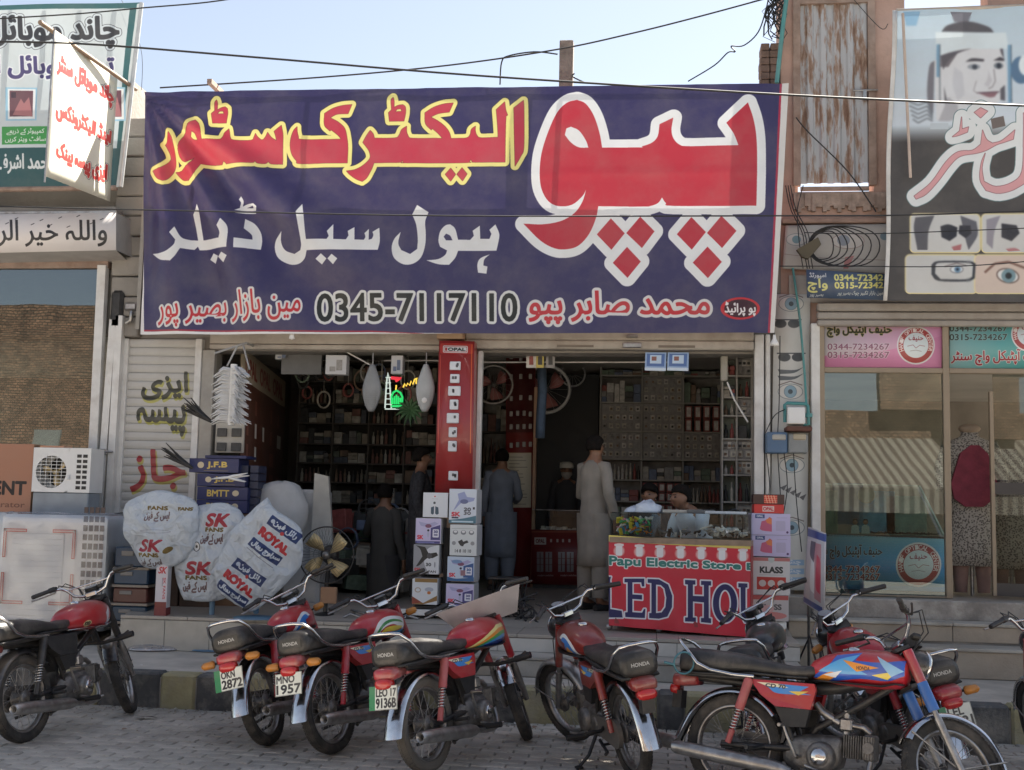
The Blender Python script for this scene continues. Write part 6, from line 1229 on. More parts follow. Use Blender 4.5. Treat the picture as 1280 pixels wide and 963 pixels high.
# -- stack of cartons right of the counter
yS = -1.12; RB = mat('red_card', (.5, .04, .04), .5); RDK = mat('dark_card', (.05, .02, .02), .5)
c = Canvas(48, 27, 6, rgb(196, 188, 222)); c.rect(4, 1, 16, 6, rgb(60, 76, 130)); c.text('OPAL', 6, 2.2, 14, 4.6, rgb(210, 214, 226), .2); c.poly([[(10, 20), (12, 10), (18, 8), (22, 4), (25, 6), (25, 23), (14, 22)]], rgb(200, 96, 130)); c.poly([[(17, 8), (22, 5), (25, 7), (25, 14), (19, 12)]], rgb(226, 130, 80)); c.rect(30, 9, 42, 22, rgb(184, 176, 206), 1.5); c.line([(31, 5), (44, 5)], .5, rgb(160, 150, 180)); c.ell(44.5, 23.5, 1.5, 1.5, rgb(90, 60, 110)); LIL = c.mat('lilac_carton_print', rough=.4, dirt=.05); LILM = mat('lilac_card', (.5, .47, .6), .5)
c = Canvas(46, 44, 6, rgb(212, 210, 208)); c.rect(0, 0, 46, 4, rgb(190, 120, 116)); c.ell(23, 2, 4, 4, rgb(190, 200, 196)); c.text('KLASS', 9, 11, 37, 18, rgb(56, 60, 58), .55); c.rect(5, 23, 41, 38, rgb(190, 60, 50)); 
for q_ in (12, 23, 35): c.ell(q_, 30.5, 4.5, 4, rgb(206, 196, 190))
c.line([(8, 20.5), (38, 20.5)], .4, rgb(170, 170, 166)); KL1 = c.mat('klass_print', rough=.5, dirt=.1)
c = Canvas(46, 34, 6, rgb(198, 190, 188)); c.rect(0, 0, 46, 6, rgb(186, 90, 86)); c.text('KLASS', 9, 12, 37, 19, rgb(90, 86, 86), .5); c.ell(24, 27, 20, 5, rgb(206, 130, 126)); c.ell(20, 18, 8, 5, rgb(210, 170, 168)); KL2 = c.mat('klass_faded_print', rough=.5, dirt=.15)
c = Canvas(40, 11, 6, rgb(204, 40, 40)); c.rect(11, 2, 27, 9, rgb(226, 200, 196)); c.text('OPAL', 12, 3.4, 26, 7.6, rgb(190, 50, 60), .3); R1 = c.mat('red_carton_print', rough=.4)
c = Canvas(44, 14, 6, rgb(60, 26, 24)); c.rect(15, 1, 34, 13, rgb(206, 60, 40)); 
for i in range(4): c.line([(17+i*4, 1), (20+i*4, 13)], .8, rgb(236, 190, 160)); c.line([(15, 3+i*3), (34, 3+i*3)], .5, rgb(236, 180, 150))
R2 = c.mat('dark_carton_print', rough=.4)
for (xa_, xb_, yt, yb, f_, s_, lab) in ((942, 981, 618, 630.5, R2, RDK, 'dark and orange carton on top of the stack right of the counter'), (943, 980, 630.5, 642, R1, RB, 'flat red carton second from top right of the counter'), (939, 987.5, 642, 669, LIL, LILM, 'upper lilac carton right of the counter'), (940.5, 989, 669, 696, LIL, LILM, 'lower lilac carton right of the counter'), (941, 988, 697, 744, KL1, CW_, 'white KLASS carton with a red picture strip'), (940, 986, 744, 776.5, KL2, CW_, 'faded KLASS carton resting on the orange water cooler')):
    a_, c_ = X(xa_, yb, yS), X(xb_, yb, yS); z0_, z1_ = Z((xa_+xb_)/2, yb, yS), Z((xa_+xb_)/2, yt, yS); boxprint(c_-a_, z1_-z0_-.001, .28, f_, s_, lab, ((a_+c_)/2, yS+.14, z0_), rnd.uniform(-.03, .03), 'appliance_carton', 'carton', 'cartons stacked right of the counter')
wc = empty('water_cooler', (0, 0, 0), 0, 'orange ribbed water cooler with a white lid under the KLASS cartons', 'water cooler'); a_, c_ = X(942, 790, yS), X(985, 790, yS); zl0, zl1 = Z(964, 788, yS), Z(964, 777, yS); cx_, r_ = (a_+c_)/2, (c_-a_)/2
prof = [(r_*.9, .0)]; nn_ = 16; zz0 = .43
for i in range(nn_*2+1): prof.append((r_*(.97 if i % 2 else .93), (zl0-zz0)*i/(nn_*2)))
MB().lathe(prof, (cx_, yS+r_, zz0), n=32).obj('body', mat('orange_plastic', (.55, .17, .05), .4, dirt=(.3, .18, .1)), wc); MB().lathe([(r_*.94, 0), (r_*1.02, .01), (r_*1.02, zl1-zl0-.02), (r_*.9, zl1-zl0-.002), (0, zl1-zl0-.001)], (cx_, yS+r_, zl0), n=32).obj('lid', WHITE, wc)
# -- folding A-board right of the cartons
sb = empty('picture_stand', (0, 0, 0), 0, 'narrow standing picture board with blue bands on thin black legs', 'stand sign')
cor = [(1010, 659), (1030, 667), (1028, 769), (1004, 753)]; c = sheet_canvas(cor, 7, rgb(190, 186, 190)); c.poly([[(1009, 660), (1031, 668), (1031, 676), (1008, 668)]], rgb(70, 84, 140), sm=False); c.poly([[(1003, 744), (1028, 758), (1028, 767), (1003, 751)]], rgb(70, 84, 140), sm=False)
c.poly([[(1010, 672), (1016, 674), (1012, 748), (1007, 744)]], rgb(206, 200, 196)); c.poly([[(1017, 676), (1027, 679), (1026, 752), (1018, 746)]], rgb(180, 130, 138)); c.poly([[(1015, 690), (1019, 700), (1018, 740), (1013, 730)]], rgb(226, 226, 226)); c.poly([[(1022, 690), (1026, 700), (1025, 740), (1020, 730)]], rgb(190, 70, 90)); c.poly([[(1014, 674), (1020, 676), (1018, 700), (1013, 690)]], rgb(80, 70, 80))
px_sheet('picture', c.mat('stand_print', rough=.35, dirt=.1), cor, (-1.45, -1.85, -1.85, -1.45), parent=sb, thick=.02)
for p1_, y1_ in (((1011, 756), -1.45), ((1026, 768), -1.85)):
    t_ = P(p1_[0], p1_[1], y1_); MB().tube([(t_.x, y1_+.01, t_.z), (t_.x, y1_+.01, .27)], .012, 8).obj('leg', BLACKM, sb)
q_ = P(1011, 800, -1.45); r2_ = P(1026, 800, -1.85); MB().tube([(q_.x-.14, -1.45, .28), (q_.x, -1.5, .62), (r2_.x, -1.84, .30)], .009, 6).obj('cross_brace', BLACKM, sb); MB().tube([(r2_.x-.2, -1.8, .30), (r2_.x, -1.84, .46)], .009, 6).obj('cross_brace', BLACKM, sb)
# -- electricity meters on the pier
mt = empty('electric_meter', (0, 0, 0), 0, 'blue electricity meter box on the white pier', 'meter'); yM = -.12
def mbox(o_, x0_, x1_, y0_, y1_, m_, nm='case', d=.10, y=yM): return MB().box((X(x0_, y0_, y), y-d, Z(x0_, y1_, y)), (X(x1_, y0_, y), y+.1, Z(x0_, y0_, y)), bev=.01).obj(nm, m_, o_)
mbox(mt, 957, 983, 541, 567, mat('meter_blue', (.06, .13, .24), .4, dirt=(.2, .2, .2))); mbox(mt, 964, 981, 544, 551, mat('meter_window', (.4, .38, .34), .3), 'window', .11)
m2 = empty('electric_meter', (0, 0, 0), 0, 'grey electricity meter box with a rusty shelf on the white pier', 'meter'); mbox(m2, 984, 1008, 543, 567, mat('meter_grey', (.22, .23, .23), .4)); mbox(m2, 990, 1006, 543, 551, mat('meter_window2', (.42, .36, .26), .3), 'window', .11); mbox(m2, 981, 1013, 534, 540, mat('rust_shelf', (.13, .06, .045), .8), 'shelf', .14)
m3 = empty('junction_box', (0, 0, 0), 0, 'white junction box held in a teal pipe frame above the meters', 'junction box'); mbox(m3, 983, 1005, 510, 531, WHITE)
TEALP = mat('teal_pipe', (.07, .25, .25), .4, dirt=(.2, .22, .2)); yy = -.14
def pt(px_, py_, y=yy): return P(px_, py_, y)
MB().tube([pt(981, 528), pt(981, 506), pt(984, 504), pt(1008, 505), pt(1010, 508), pt(1011, 531), pt(1004, 531)], .016, 8).tube([pt(1011, 517), pt(1011, 522)], .035, 10).obj('teal_frame', TEALP, m3)
tag(MB().tube([pt(984, -8, -.2), pt(979, 30, -.2), pt(971, 104, -.15)], .022, 8).obj('conduit_pipe', TEALP), 'teal conduit rising beside the rusty door at the top', 'pipe')
tag(MB().tube([pt(991, 335, -.1), pt(1000, 400, -.1), pt(1006, 470, -.1), pt(1008, 508, -.14)], .012, 6).obj('conduit_pipe', TEALP), 'thin teal conduit coming down the narrow eye print', 'pipe')
# ================================================================= inside the electric store
SHM = mat('shelf_board', (.42, .40, .37), .6, var=.1)
PK = [mat('packet_%s' % n, c_, .5, var=.25, vs=20) for n, c_ in (('cream', (.48, .45, .39)), ('white', (.60, .58, .55)), ('grey', (.30, .29, .28)), ('red', (.32, .09, .08)), ('brown', (.24, .16, .11)), ('blue', (.14, .18, .28)), ('dark', (.06, .06, .06)), ('green', (.16, .22, .16)))]
PKD = [mat('shaded_packet_%d' % i, c_, .7, var=.4, vs=14) for i, c_ in enumerate(((.22, .19, .15), (.30, .28, .24), (.12, .115, .11), (.15, .07, .055), (.14, .095, .065), (.07, .08, .10), (.03, .03, .03), (.08, .09, .07)))]  # packet colours darkened, the gloom of the bay put into the colour
def shelf(label, x0_, x1_, y, rows, cols, depth=.3, seed=1, styles=None, back=None, PK=PK, SHM=SHM):
    r_ = random.Random(seed); o = empty('goods_shelf', (0, 0, 0), 0, label, 'shelf'); X0, X1 = X(x0_, 550, y), X(x1_, 550, y); zs_ = [Z((x0_+x1_)/2, q, y) for q in rows]
    MB().box((X0, y+depth, zs_[-1]), (X1, y+depth+.03, zs_[0])).obj('back_panel', back or mat('shelf_back', (.25, .235, .22), .8, var=.3), o)
    for z_ in zs_: MB().box((X0, y, z_-.008), (X1, y+depth-.002, z_+.008)).obj('shelf_plank', SHM, o)
    xs_ = [X(q, 550, y) for q in cols]
    for x_ in xs_: MB().box((x_-.008, y-.004, zs_[-1]), (x_+.008, y+depth-.004, zs_[0])).obj('upright', SHM, o)
    for i in range(len(zs_)-1):
        zt, zb_ = zs_[i], zs_[i+1]; H = zt-zb_
        for j in range(len(xs_)-1):
            xa, xb = xs_[j]+.012, xs_[j+1]-.012; st_ = styles[i][j] if styles else r_.choice('bbpk'); b = MB()
            if st_ == 'b':      # boxes side by side, sometimes two high
                x_ = xa
                while x_ < xb-.04:
                    w_ = min(r_.uniform(.06, .13), xb-x_); n_ = r_.choice((1, 2, 3)); h_ = (H-.05)*r_.uniform(.6, .95)/n_; m_ = r_.randrange(8)
                    for q in range(n_): b.box((x_, y+.03+r_.uniform(0, .05), zb_+.009+q*h_), (x_+w_-.006, y+.22, zb_+.006+(q+1)*h_), m_ if r_.random() < .6 else r_.randrange(8), bev=.004)
                    x_ += w_
            elif st_ == 'p':    # blister packs hung in rows on a pale card
                b.box((xa, y+.05, zb_+.012), (xb, y+.06, zt-.012), 2)
                nc, nr = max(3, int((xb-xa)/.085)), max(2, int(H/.10))
                for a in range(nc):
                    for q in range(nr):
                        if r_.random() < .08: continue
                        cx_, cz_ = xa+(a+.5)*(xb-xa)/nc, zb_+.02+(q+.5)*(H-.04)/nr; b.box((cx_-.028, y+.03, cz_-.034), (cx_+.028, y+.048, cz_+.034), r_.choice((0, 0, 1, 2)), bev=.004); b.box((cx_-.014, y+.02, cz_-.02), (cx_+.014, y+.032, cz_+.008), r_.choice((2, 6, 4)), bev=.004)
            elif st_ == 'k':    # bottles and lamps
                nc = int((xb-xa)/.05)
                for a in range(nc): b.T = Matrix.Translation((xa+(a+.5)*(xb-xa)/nc, y+.12, zb_+.009)); h_ = H*r_.uniform(.55, .8); b.lathe([(.018, 0), (.02, .01), (.02, h_*.6), (.008, h_*.75), (.008, h_), (0, h_)], n=8, mi=r_.choice((0, 1, 3, 4, 6)))
            elif st_ == 'r':
                nc = int((xb-xa)/.10)
                for a in range(nc):
                    for q in range(2): cx_ = xa+(a+.5)*(xb-xa)/nc; z0_ = zb_+.009+q*(H-.03)/2; b.box((cx_-.043, y+.03, z0_), (cx_+.043, y+.2, z0_+(H-.05)/2), 3, bev=.004); b.box((cx_-.028, y+.026, z0_+.02), (cx_+.028, y+.031, z0_+(H-.05)/2-.02), 1)
            if b.f: tag(b.obj('packets', PK, o), kind='stuff')
    return o
shelf('tall shelf of blister packs and boxes at the back of the right bay', 750, 902, 4.3, [446, 457, 470, 504, 540, 575, 601, 628, 655, 700], [750, 802, 854, 902], seed=4, styles=[('b', 'b', 'b'), ('b', 'b', 'b'), ('b', 'p', 'b'), ('p', 'p', 'r'), ('p', 'p', 'p'), ('k', 'b', 'b'), ('b', 'r', 'k'), ('b', 'r', 'b'), ('b', 'b', 'b')])
shelf('dark shelves of boxed goods deep inside the left bay', 372, 545, 2.9, [452, 478, 505, 530, 556, 580, 604, 630, 660, 700], [372, 415, 460, 505, 545], seed=9, styles=[tuple(random.Random(i*7+j).choice('bbkb') for j in range(4)) for i in range(9)], back=mat('dark_back', (.03, .027, .024), .9), PK=PKD, SHM=mat('shaded_shelf', (.07, .06, .05), .8))  # planks and back coloured dark as well, for the bay's shade
shelf('side shelf of fittings seen behind the second red board', 600, 640, 4.2, [452, 500, 540, 580, 620, 660], [600, 640], seed=12, PK=PKD, SHM=mat('shaded_shelf', (.07, .06, .05), .8))
shelf('narrow pale glass shelf of goods at the right end of the bay', 903, 940, .9, [446, 470, 497, 520, 549, 575, 594, 628, 660], [903, 921, 940], .25, 15, back=mat('pale_green_back', (.30, .34, .29), .6))
# dark panel wall behind the men
tag(MB().box((X(660, 500, 4.7), 4.7, FL), (X(749, 500, 4.7), 4.8, 3.5), bev=.01).obj('partition', mat('black_partition', (.02, .021, .024), .5)), 'tall black partition behind the old man in a cap', 'partition')
# brown display board on the left side wall, with cream header
a_, b_, c_, d_ = P(304, 447, .25), P(357, 478, 2.1), P(352, 640, 2.1), P(304, 640, .25)
o = empty('side_display', (0, 0, 0), 0, 'brown board of small switch plates with a cream OPAL header on the left inner wall', 'display board')
c = Canvas(60, 100, 4, rgb(92, 54, 42)); c.rect(0, 0, 60, 14, rgb(186, 172, 150))
for x_ in (3, 22, 41): c.text('OPAL', x_, 3, x_+15, 11, rgb(150, 70, 60), .3)
for i in range(7):
    for j in range(5):
        if random.Random(i*9+j).random() < .7: c.rect(5+j*11, 20+i*11, 5+j*11+random.Random(i+j).choice((2.5, 4.5, 6)), 27+i*11, rgb(206, 204, 198) if (i*j) % 3 else rgb(130, 80, 66))
def sk_z(p, q): return p
grid_sheet('board', c.mat('side_board_print', rough=.5), (d_.x, .25, .9), (c_.x, 2.1, .9), (b_.x, 2.1, b_.z), (a_.x, .25, a_.z+.1), 2, 2, None, o, .03)
tag(MB().box((X(266, 600, -.02), -.01, Z(280, 566, -.02)), (X(302, 600, -.02), .02, Z(280, 528, -.02)), bev=.004).obj('window_card', mat('cream_card', (.42, .40, .36), .6)), 'cream card of socket samples above the navy boxes', 'sample card')
for i in range(2):
    for j in range(2): tag(MB().box((0, -.02, 0), (.10, 0, .085), bev=.004).obj('socket_sample', PK[6], None, (X(269+i*18, 600, -.02), -.012, Z(280, 546+j*18, -.02))), 'dark socket sample, %s %s of four on the cream card' % (('upper', 'lower')[j], ('left', 'right')[i]), 'socket', 'socket samples')
# grey canvas and bags piled behind the bagged fans
SACK = mat('sack_grey', (.42, .42, .42), .7, var=.1, bump=.5, bs=20)
def blob(name, label, cat, px_, py_, y, sx, sy, sz, m_, seed, zb_=None):
    p_ = P(px_, py_, y); b = MB(); rings = []
    for i in range(13):
        a = -math.pi/2+math.pi*i/12; q = max(.05, math.cos(a))**.6; rings.append([(sx*q*math.cos(t)*(1+.12*noise.noise((math.cos(t)*2+seed, math.sin(t)*2, i*.4))), sy*q*math.sin(t), sz*math.sin(a)*(1+.1*noise.noise((math.cos(t)*2, seed, i)))) for t in [2*math.pi*k/24 for k in range(24)]])
    return tag(b.loft(rings).obj(name, m_, None, p_), label, cat)
blob('wrapped_bundle', 'pale grey wrapped bundle behind the ROYAL bag', 'bundle', 350, 640, -.2, .28, .16, .3, SACK, 1)
tag(MB().box((X(355, 640, -.1), -.1, FL), (X(402, 640, -.1), .3, Z(380, 612, -.1)), bev=.03).obj('wrapped_machine', SACK), 'pale boxy machine wrapped in plastic behind the fans', 'machine')
tag(MB().prism([(0, 0), (.26, 0), (.16, .95), (.02, .98)], P(386, 716, -.15), (1, 0, 0), (0, 0, 1), (0, .05, 0)).obj('leaning_panel', mat('pale_panel', (.36, .35, .32), .6)), 'pale panel leaning beside the gold fan', 'panel')
for x0_, x1_, y0_, y1_, lab, m_ in ((472, 503, 708, 650, 'grey cooker carcass at the back of the left bay, left one', PK[2]), (505, 530, 708, 648, 'grey cooker carcass at the back of the left bay, right one', PK[2]), (470, 505, 740, 712, 'pale flat carton on the floor by the trolley', PK[0])):
    y = .9; MBo = empty('cooker', (0, 0, 0), 0, lab, 'cooker'); MB().box((X(x0_, 700, y), y, max(FL, Z(x0_, y0_, y))), (X(x1_, 700, y), y+.4, Z(x0_, y1_, y)), bev=.01).obj('cooker_body', m_, MBo)
    if y1_ < 700: MB().box((X(x0_+3, 700, y), y-.012, Z(x0_, 704, y)), (X(x1_-3, 700, y), y-.001, Z(x0_, 672, y)), bev=.03).obj('oven_door', PK[6], MBo); MB().box((X(x0_, 700, y), y-.008, Z(x0_, 668, y)), (X(x1_, 700, y), y-.001, Z(x0_, 665, y))).obj('red_trim', PK[3], MBo)
tag(MB().box((X(352, 450, .3), .3, Z(380, 468, .3)), (X(402, 450, .3), .34, Z(380, 430, .3))).obj('grey_board', mat('flat_grey', (.16, .16, .16), .8)), 'plain grey board hanging at the top of the left bay', 'board')
# hanging cartons, lamp shells, cards, rings
for px_, py_, w_, h_, y, lab in ((420, 456, .22, .2, .1, 'white carton with a small picture hanging under the left shutter'), (496, 456, .12, .19, .1, 'narrow white carton hanging left of the neon'), (352, 445, .14, .07, .3, 'small pale carton tilted on the left wall')):
    p_ = P(px_, py_, y); o = empty('hanging_carton', p_, label=lab, cat='carton'); MB().box((-w_/2, 0, -h_/2), (w_/2, .12, h_/2), bev=.005).obj('carton_body', CW_, o); MB().box((-w_*.3, -.003, -h_*.35), (-w_*.02, -.001, -h_*.1)).box((w_*.02, -.003, -h_*.3), (w_*.3, -.001, h_*.25)).obj('picture_print', PK[5] if w_ < .2 else PK[2], o); MB().tube([(0, .05, h_/2), (0, .05, h_/2+.2)], .003, 4).obj('string', CABLE, o)
for px_, lab, m_ in ((465, 'grey street lamp head hanging with its ribbed face out', mat('lamp_grey', (.22, .23, .24), .4)), (532, 'clear wrapped street lamp head hanging beside the red column', mat('lamp_wrapped', (.38, .40, .41), .35))):
    p_ = P(px_, 486, -.1); o = empty('street_lamp_head', p_, label=lab, cat='lamp head'); b = MB(); rings = []
    for t in np.linspace(0, 1, 14): w_ = .085*math.sin(math.pi*min(1, t**.8*.93+.07))**.55*(1-.35*(1-t)*.0)*(.35+.65*math.sin(math.pi*(t*.62+.12))); z_ = .24-.47*t; w_ = .012+.085*(math.sin(math.pi*(.04+.93*t)))**.7*(1 if t > .5 else .6+.8*t); rings.append([(w_*math.cos(a), .035*math.sin(a)-.01, z_) for a in [2*math.pi*k/18 for k in range(18)]])
    b.loft(rings); b.obj('shell', m_, o)
    for i in range(9): z_ = -.03-.018*i; MB().box((-.06, -.048, z_), (.06, -.040, z_+.006)).obj('rib', m_, o)
    MB().tube([(0, 0, .24), (0, 0, .36)], .006, 6).obj('hook', STEEL, o)
    if px_ > 500: MB().lathe([(0, -.05), (.025, -.049), (.03, -.04)], (0, 0, -.12), 'y', 16).obj('round_lens', WHITE, o)
MB_ = MB().tube([P(480, 451, .4), P(548, 451, .4)], .008, 6).obj('rail', WPAINT); tag(MB_, 'thin pale rail across the top of the left bay', 'rail')
tag(MB().tube([P(603, 453, .6), P(845, 453, .6)], .009, 6).obj('rail', WPAINT), 'thin pale rail across the top of the right bay', 'rail')
tag(MB().tube([P(433, 440, .1), P(462, 456, .1)], .008, 6).obj('rod', WPAINT), 'short slanting rod holding the grey lamp head', 'rod')
for px_, w_, m_, y, lab in ((664, .10, PK[1], .3, 'small pink and white card on the rail, left of three'), (675, .08, mat('yellow_card', (.55, .45, .12), .5), .3, 'small yellow card on the rail, middle of three'), (688, .09, PK[2], .3, 'small grey card on the rail, right of three')):
    p_ = P(px_, 449, y); o = empty('hanging_card', p_, label=lab, cat='card'); MB().box((-w_/2, 0, -.09), (w_/2, .008, .08)).obj('card_sheet', m_, o); MB().prism([(-.02, -.06), (.025, -.06), (.02, .03), (0, .05), (-.02, .02)], (0, -.003, 0), (1, 0, 0), (0, 0, 1), (0, .002, 0)).obj('figure', PK[3] if px_ == 664 else PK[6], o)
c = Canvas(26, 26, 6, rgb(150, 176, 214)); c.rect(2, 2, 24, 20, rgb(80, 110, 170)); c.rect(6, 4, 20, 16, rgb(190, 210, 235)); c.rect(8, 6, 14, 12, rgb(140, 90, 80)); c.rect(0, 22, 26, 26, rgb(206, 220, 236)); BC = c.mat('blue_card_print', rough=.3)
for px_, lab in ((819.5, 'blue printed bag of goods hanging under the shutter, left one'), (847.5, 'blue printed bag of goods hanging under the shutter, right one')):
    p_ = P(px_, 452, -.02); o = empty('printed_pack', p_, label=lab, cat='pack', group='blue printed packs'); MB().quad([(-.105, -.004, -.09), (.1, -.012, -.095), (.105, .0, .09), (-.1, .0, .09)]).obj('printed_side', BC, o); MB().box((-.1, .002, -.09), (.1, .03, .088), bev=.01).obj('pouch', PK[5], o)
def ringfan(px_, py_, y, r, label, m_, blades=None):
    p_ = P(px_, py_, y); o = empty('fan_ring', p_, label=label, cat='fan'); MB().tube([(r*math.cos(a), 0, r*math.sin(a)) for a in [2*math.pi*k/40 for k in range(40)]], r*.07, 8, closed=True).obj('ring', m_, o)
    b = MB()
    for k in range(16): a = 2*math.pi*k/16; b.tube([(.03*math.cos(a), -.03, .03*math.sin(a)), (r*math.cos(a), 0, r*math.sin(a))], .0018, 3, cap=False)
    tag(b.obj('wires', STEEL, o), kind='stuff')
    if blades:
        for k in range(3): bl = blade_mb(r*.85, .03, 2*math.pi*k/3+.5, 1.3, .03).obj('blade', blades, o); bl.modifiers.new('t', 'SOLIDIFY').thickness = .004
        MB().lathe([(0, -.05), (.025, -.045), (.03, 0)], (0, 0, 0), 'y', 14).obj('hub', STEEL, o)
PINKB = mat('pink_blade', (.34, .13, .12), .4)
ringfan(617, 481, 3.4, .245, 'wall fan with dull pink blades half behind the second red board', STEEL, PINKB)
ringfan(683, 487, 3.5, .30, 'second pink bladed fan right of the red board', mat('ring_pale', (.5, .5, .5), .4), PINKB); ringfan(716, 468, 4.4, .165, 'small pale ring fan on the black partition', mat('ring_pale', (.5, .5, .5), .4))
tag(MB().loft([[(P(px_, py_, .9).x+dx, .9+dy, P(px_, py_, .9).z) for dx, dy in ((-.05, 0), (.0, -.03), (.05, 0), (0, .03))] for px_, py_ in ((677, 460), (678, 490), (676, 520), (675, 548))]).obj('hanging_cloth', mat('blue_cloth', (.06, .09, .14), .9, var=.3)), 'dark blue cloth hanging right of the second red board', 'cloth')
# neon decorations (lit)
NG, NW, NR, NY = [mat('neon_%s' % n, c_, .5, var=0, emit=e_) for n, c_, e_ in (('green', (.02, .5, .12), .25), ('white', (.6, .7, .65), .16), ('red', (.7, .04, .06), .2), ('yellow', (.9, .6, .08), .25))]
ne = empty('neon_decoration', (0, 0, 0), 0, 'small lit neon shrine shape in green and white with a dome', 'neon sign'); yN = 1.0
def npx(*pts): return [P(480+x/4.186, 410+y/4.186, yN) for x, y in pts]
b = MB().tube(npx((5, 420), (10, 330), (15, 270), (20, 235), (28, 270), (33, 340), (38, 420)), .009, 5)
for i in range(6): b.tube(npx((8, 400-i*28), (36, 400-i*28)), .005, 4)
b.obj('minaret_tube', NW, ne)
b = MB().tube(npx((40, 400), (38, 360), (48, 338), (66, 328), (86, 340), (96, 362), (94, 400)), .012, 5); 
for k in range(5): b.tube(npx((45+k*10, 400), (45+k*10, 350+abs(k-2)*8)), .009, 4)
b.tube(npx((35, 410), (100, 410)), .012, 5); b.obj('dome_tube', NG, ne); MB().tube(npx((5, 425), (110, 425)), .007, 5).obj('base_tube', NW, ne); MB().tube(npx((62, 325), (64, 300)), .008, 5).obj('finial_tube', NY, ne); MB().tube(npx((38, 262), (88, 266), (60, 278)), .02, 6).obj('crescent_tube', NR, ne)
MB().tube(npx((100, 312), (108, 292), (116, 305), (124, 290), (134, 302), (142, 278), (150, 296), (160, 270), (172, 262), (168, 290), (178, 296)), .009, 5).obj('word_tube', NY, ne)
FOL = mat('plastic_leaf', (.06, .14, .06), .5, var=.3); b = MB(); p_ = npx((140, 430))[0]
for k in range(13): a = 2*math.pi*k/13; b.tube([p_, p_+Vector((.08*math.cos(a), -.05, .08*math.sin(a))), p_+Vector((.16*math.cos(a), -.06, .16*math.sin(a)-.03))], [.008, .026, .003], 4)
tag(b.obj('artificial_plant', FOL), 'dark green artificial plant hanging right of the neon shrine', 'plant')
# red glass counter further in
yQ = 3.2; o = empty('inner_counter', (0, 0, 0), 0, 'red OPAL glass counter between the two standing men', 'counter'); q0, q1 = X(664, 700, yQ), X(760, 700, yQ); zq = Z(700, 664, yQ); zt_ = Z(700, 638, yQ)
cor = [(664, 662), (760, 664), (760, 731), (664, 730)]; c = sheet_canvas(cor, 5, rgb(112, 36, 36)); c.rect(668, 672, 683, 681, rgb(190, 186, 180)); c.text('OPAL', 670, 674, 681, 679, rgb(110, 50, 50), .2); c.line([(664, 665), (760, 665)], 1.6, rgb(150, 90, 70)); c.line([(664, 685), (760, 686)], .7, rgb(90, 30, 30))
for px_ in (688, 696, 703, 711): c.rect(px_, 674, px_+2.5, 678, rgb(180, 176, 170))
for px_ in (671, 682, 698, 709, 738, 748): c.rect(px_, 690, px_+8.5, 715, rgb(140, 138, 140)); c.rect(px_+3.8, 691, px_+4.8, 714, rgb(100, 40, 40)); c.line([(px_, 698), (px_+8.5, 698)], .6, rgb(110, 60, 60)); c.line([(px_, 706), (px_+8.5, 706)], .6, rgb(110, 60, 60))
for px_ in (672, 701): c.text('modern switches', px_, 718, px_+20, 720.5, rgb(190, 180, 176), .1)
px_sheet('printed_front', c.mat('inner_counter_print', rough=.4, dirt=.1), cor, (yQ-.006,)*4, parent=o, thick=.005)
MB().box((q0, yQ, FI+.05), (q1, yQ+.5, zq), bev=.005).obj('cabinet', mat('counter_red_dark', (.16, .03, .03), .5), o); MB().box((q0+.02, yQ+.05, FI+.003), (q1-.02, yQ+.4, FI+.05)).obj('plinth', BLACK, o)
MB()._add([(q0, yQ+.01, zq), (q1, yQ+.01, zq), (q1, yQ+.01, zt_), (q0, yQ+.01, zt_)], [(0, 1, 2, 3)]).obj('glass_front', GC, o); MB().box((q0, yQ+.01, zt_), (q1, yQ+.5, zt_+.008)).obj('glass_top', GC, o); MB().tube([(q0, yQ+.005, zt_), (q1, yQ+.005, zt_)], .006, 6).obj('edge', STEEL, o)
b = MB(); r_ = random.Random(8)
for i in range(26): x_ = r_.uniform(q0+.05, q1-.05); h_ = r_.uniform(.02, .06); b.box((x_, yQ+.05+r_.uniform(0, .1), zq+.002), (x_+.05, yQ+.2, zq+h_), r_.randrange(3), bev=.004)
tag(b.obj('small_wares', PK), 'small pale wares inside the red inner counter', 'wares', kind='stuff')
# dark iron grills and a chair on the floor right of the carton columns
o = empty('folding_chair', (0, 0, 0), 0, 'dark folding chair frame beside the man in blue grey', 'chair'); yc = -.45; p_ = P(612, 742, yc)
for dx in (0, .28): MB().tube([(p_.x+dx, yc, FL+.01), (p_.x+dx+.05, yc+.25, FL+.36)], .01, 6).tube([(p_.x+dx, yc+.25, FL+.01), (p_.x+dx+.03, yc, FL+.38)], .01, 6).obj('leg', BLACKM, o)
MB().box((p_.x-.02, yc-.02, FL+.38), (p_.x+.34, yc+.28, FL+.40), bev=.005).obj('seat', BLACKM, o)
b = MB(); r_ = random.Random(3)
for i in range(26): a = Vector((X(606, 740, -.75)+r_.uniform(0, .5), -.75+r_.uniform(0, .25), FL+.03+.22*r_.random()**2)); d = Vector((r_.uniform(-.12, .12), r_.uniform(-.08, .08), r_.uniform(-.03, .08))); b.tube([a-d, a+Vector((0, 0, .03)), a+d], .010, 5)
for i in range(9): a = Vector((X(606, 740, -.7)+r_.uniform(0, .45), -.74+r_.uniform(0, .2), FL+.05+.15*r_.random())); b.tube([a+Vector((.05*math.cos(t), .02*math.sin(t), .05*math.sin(t))) for t in [k*.7 for k in range(9)]], .008, 4, closed=True)
tag(b.obj('iron_grills', BLACKM), 'heap of dark iron burner grills on the floor by the carton columns', 'grills', kind='stuff')
b = MB()
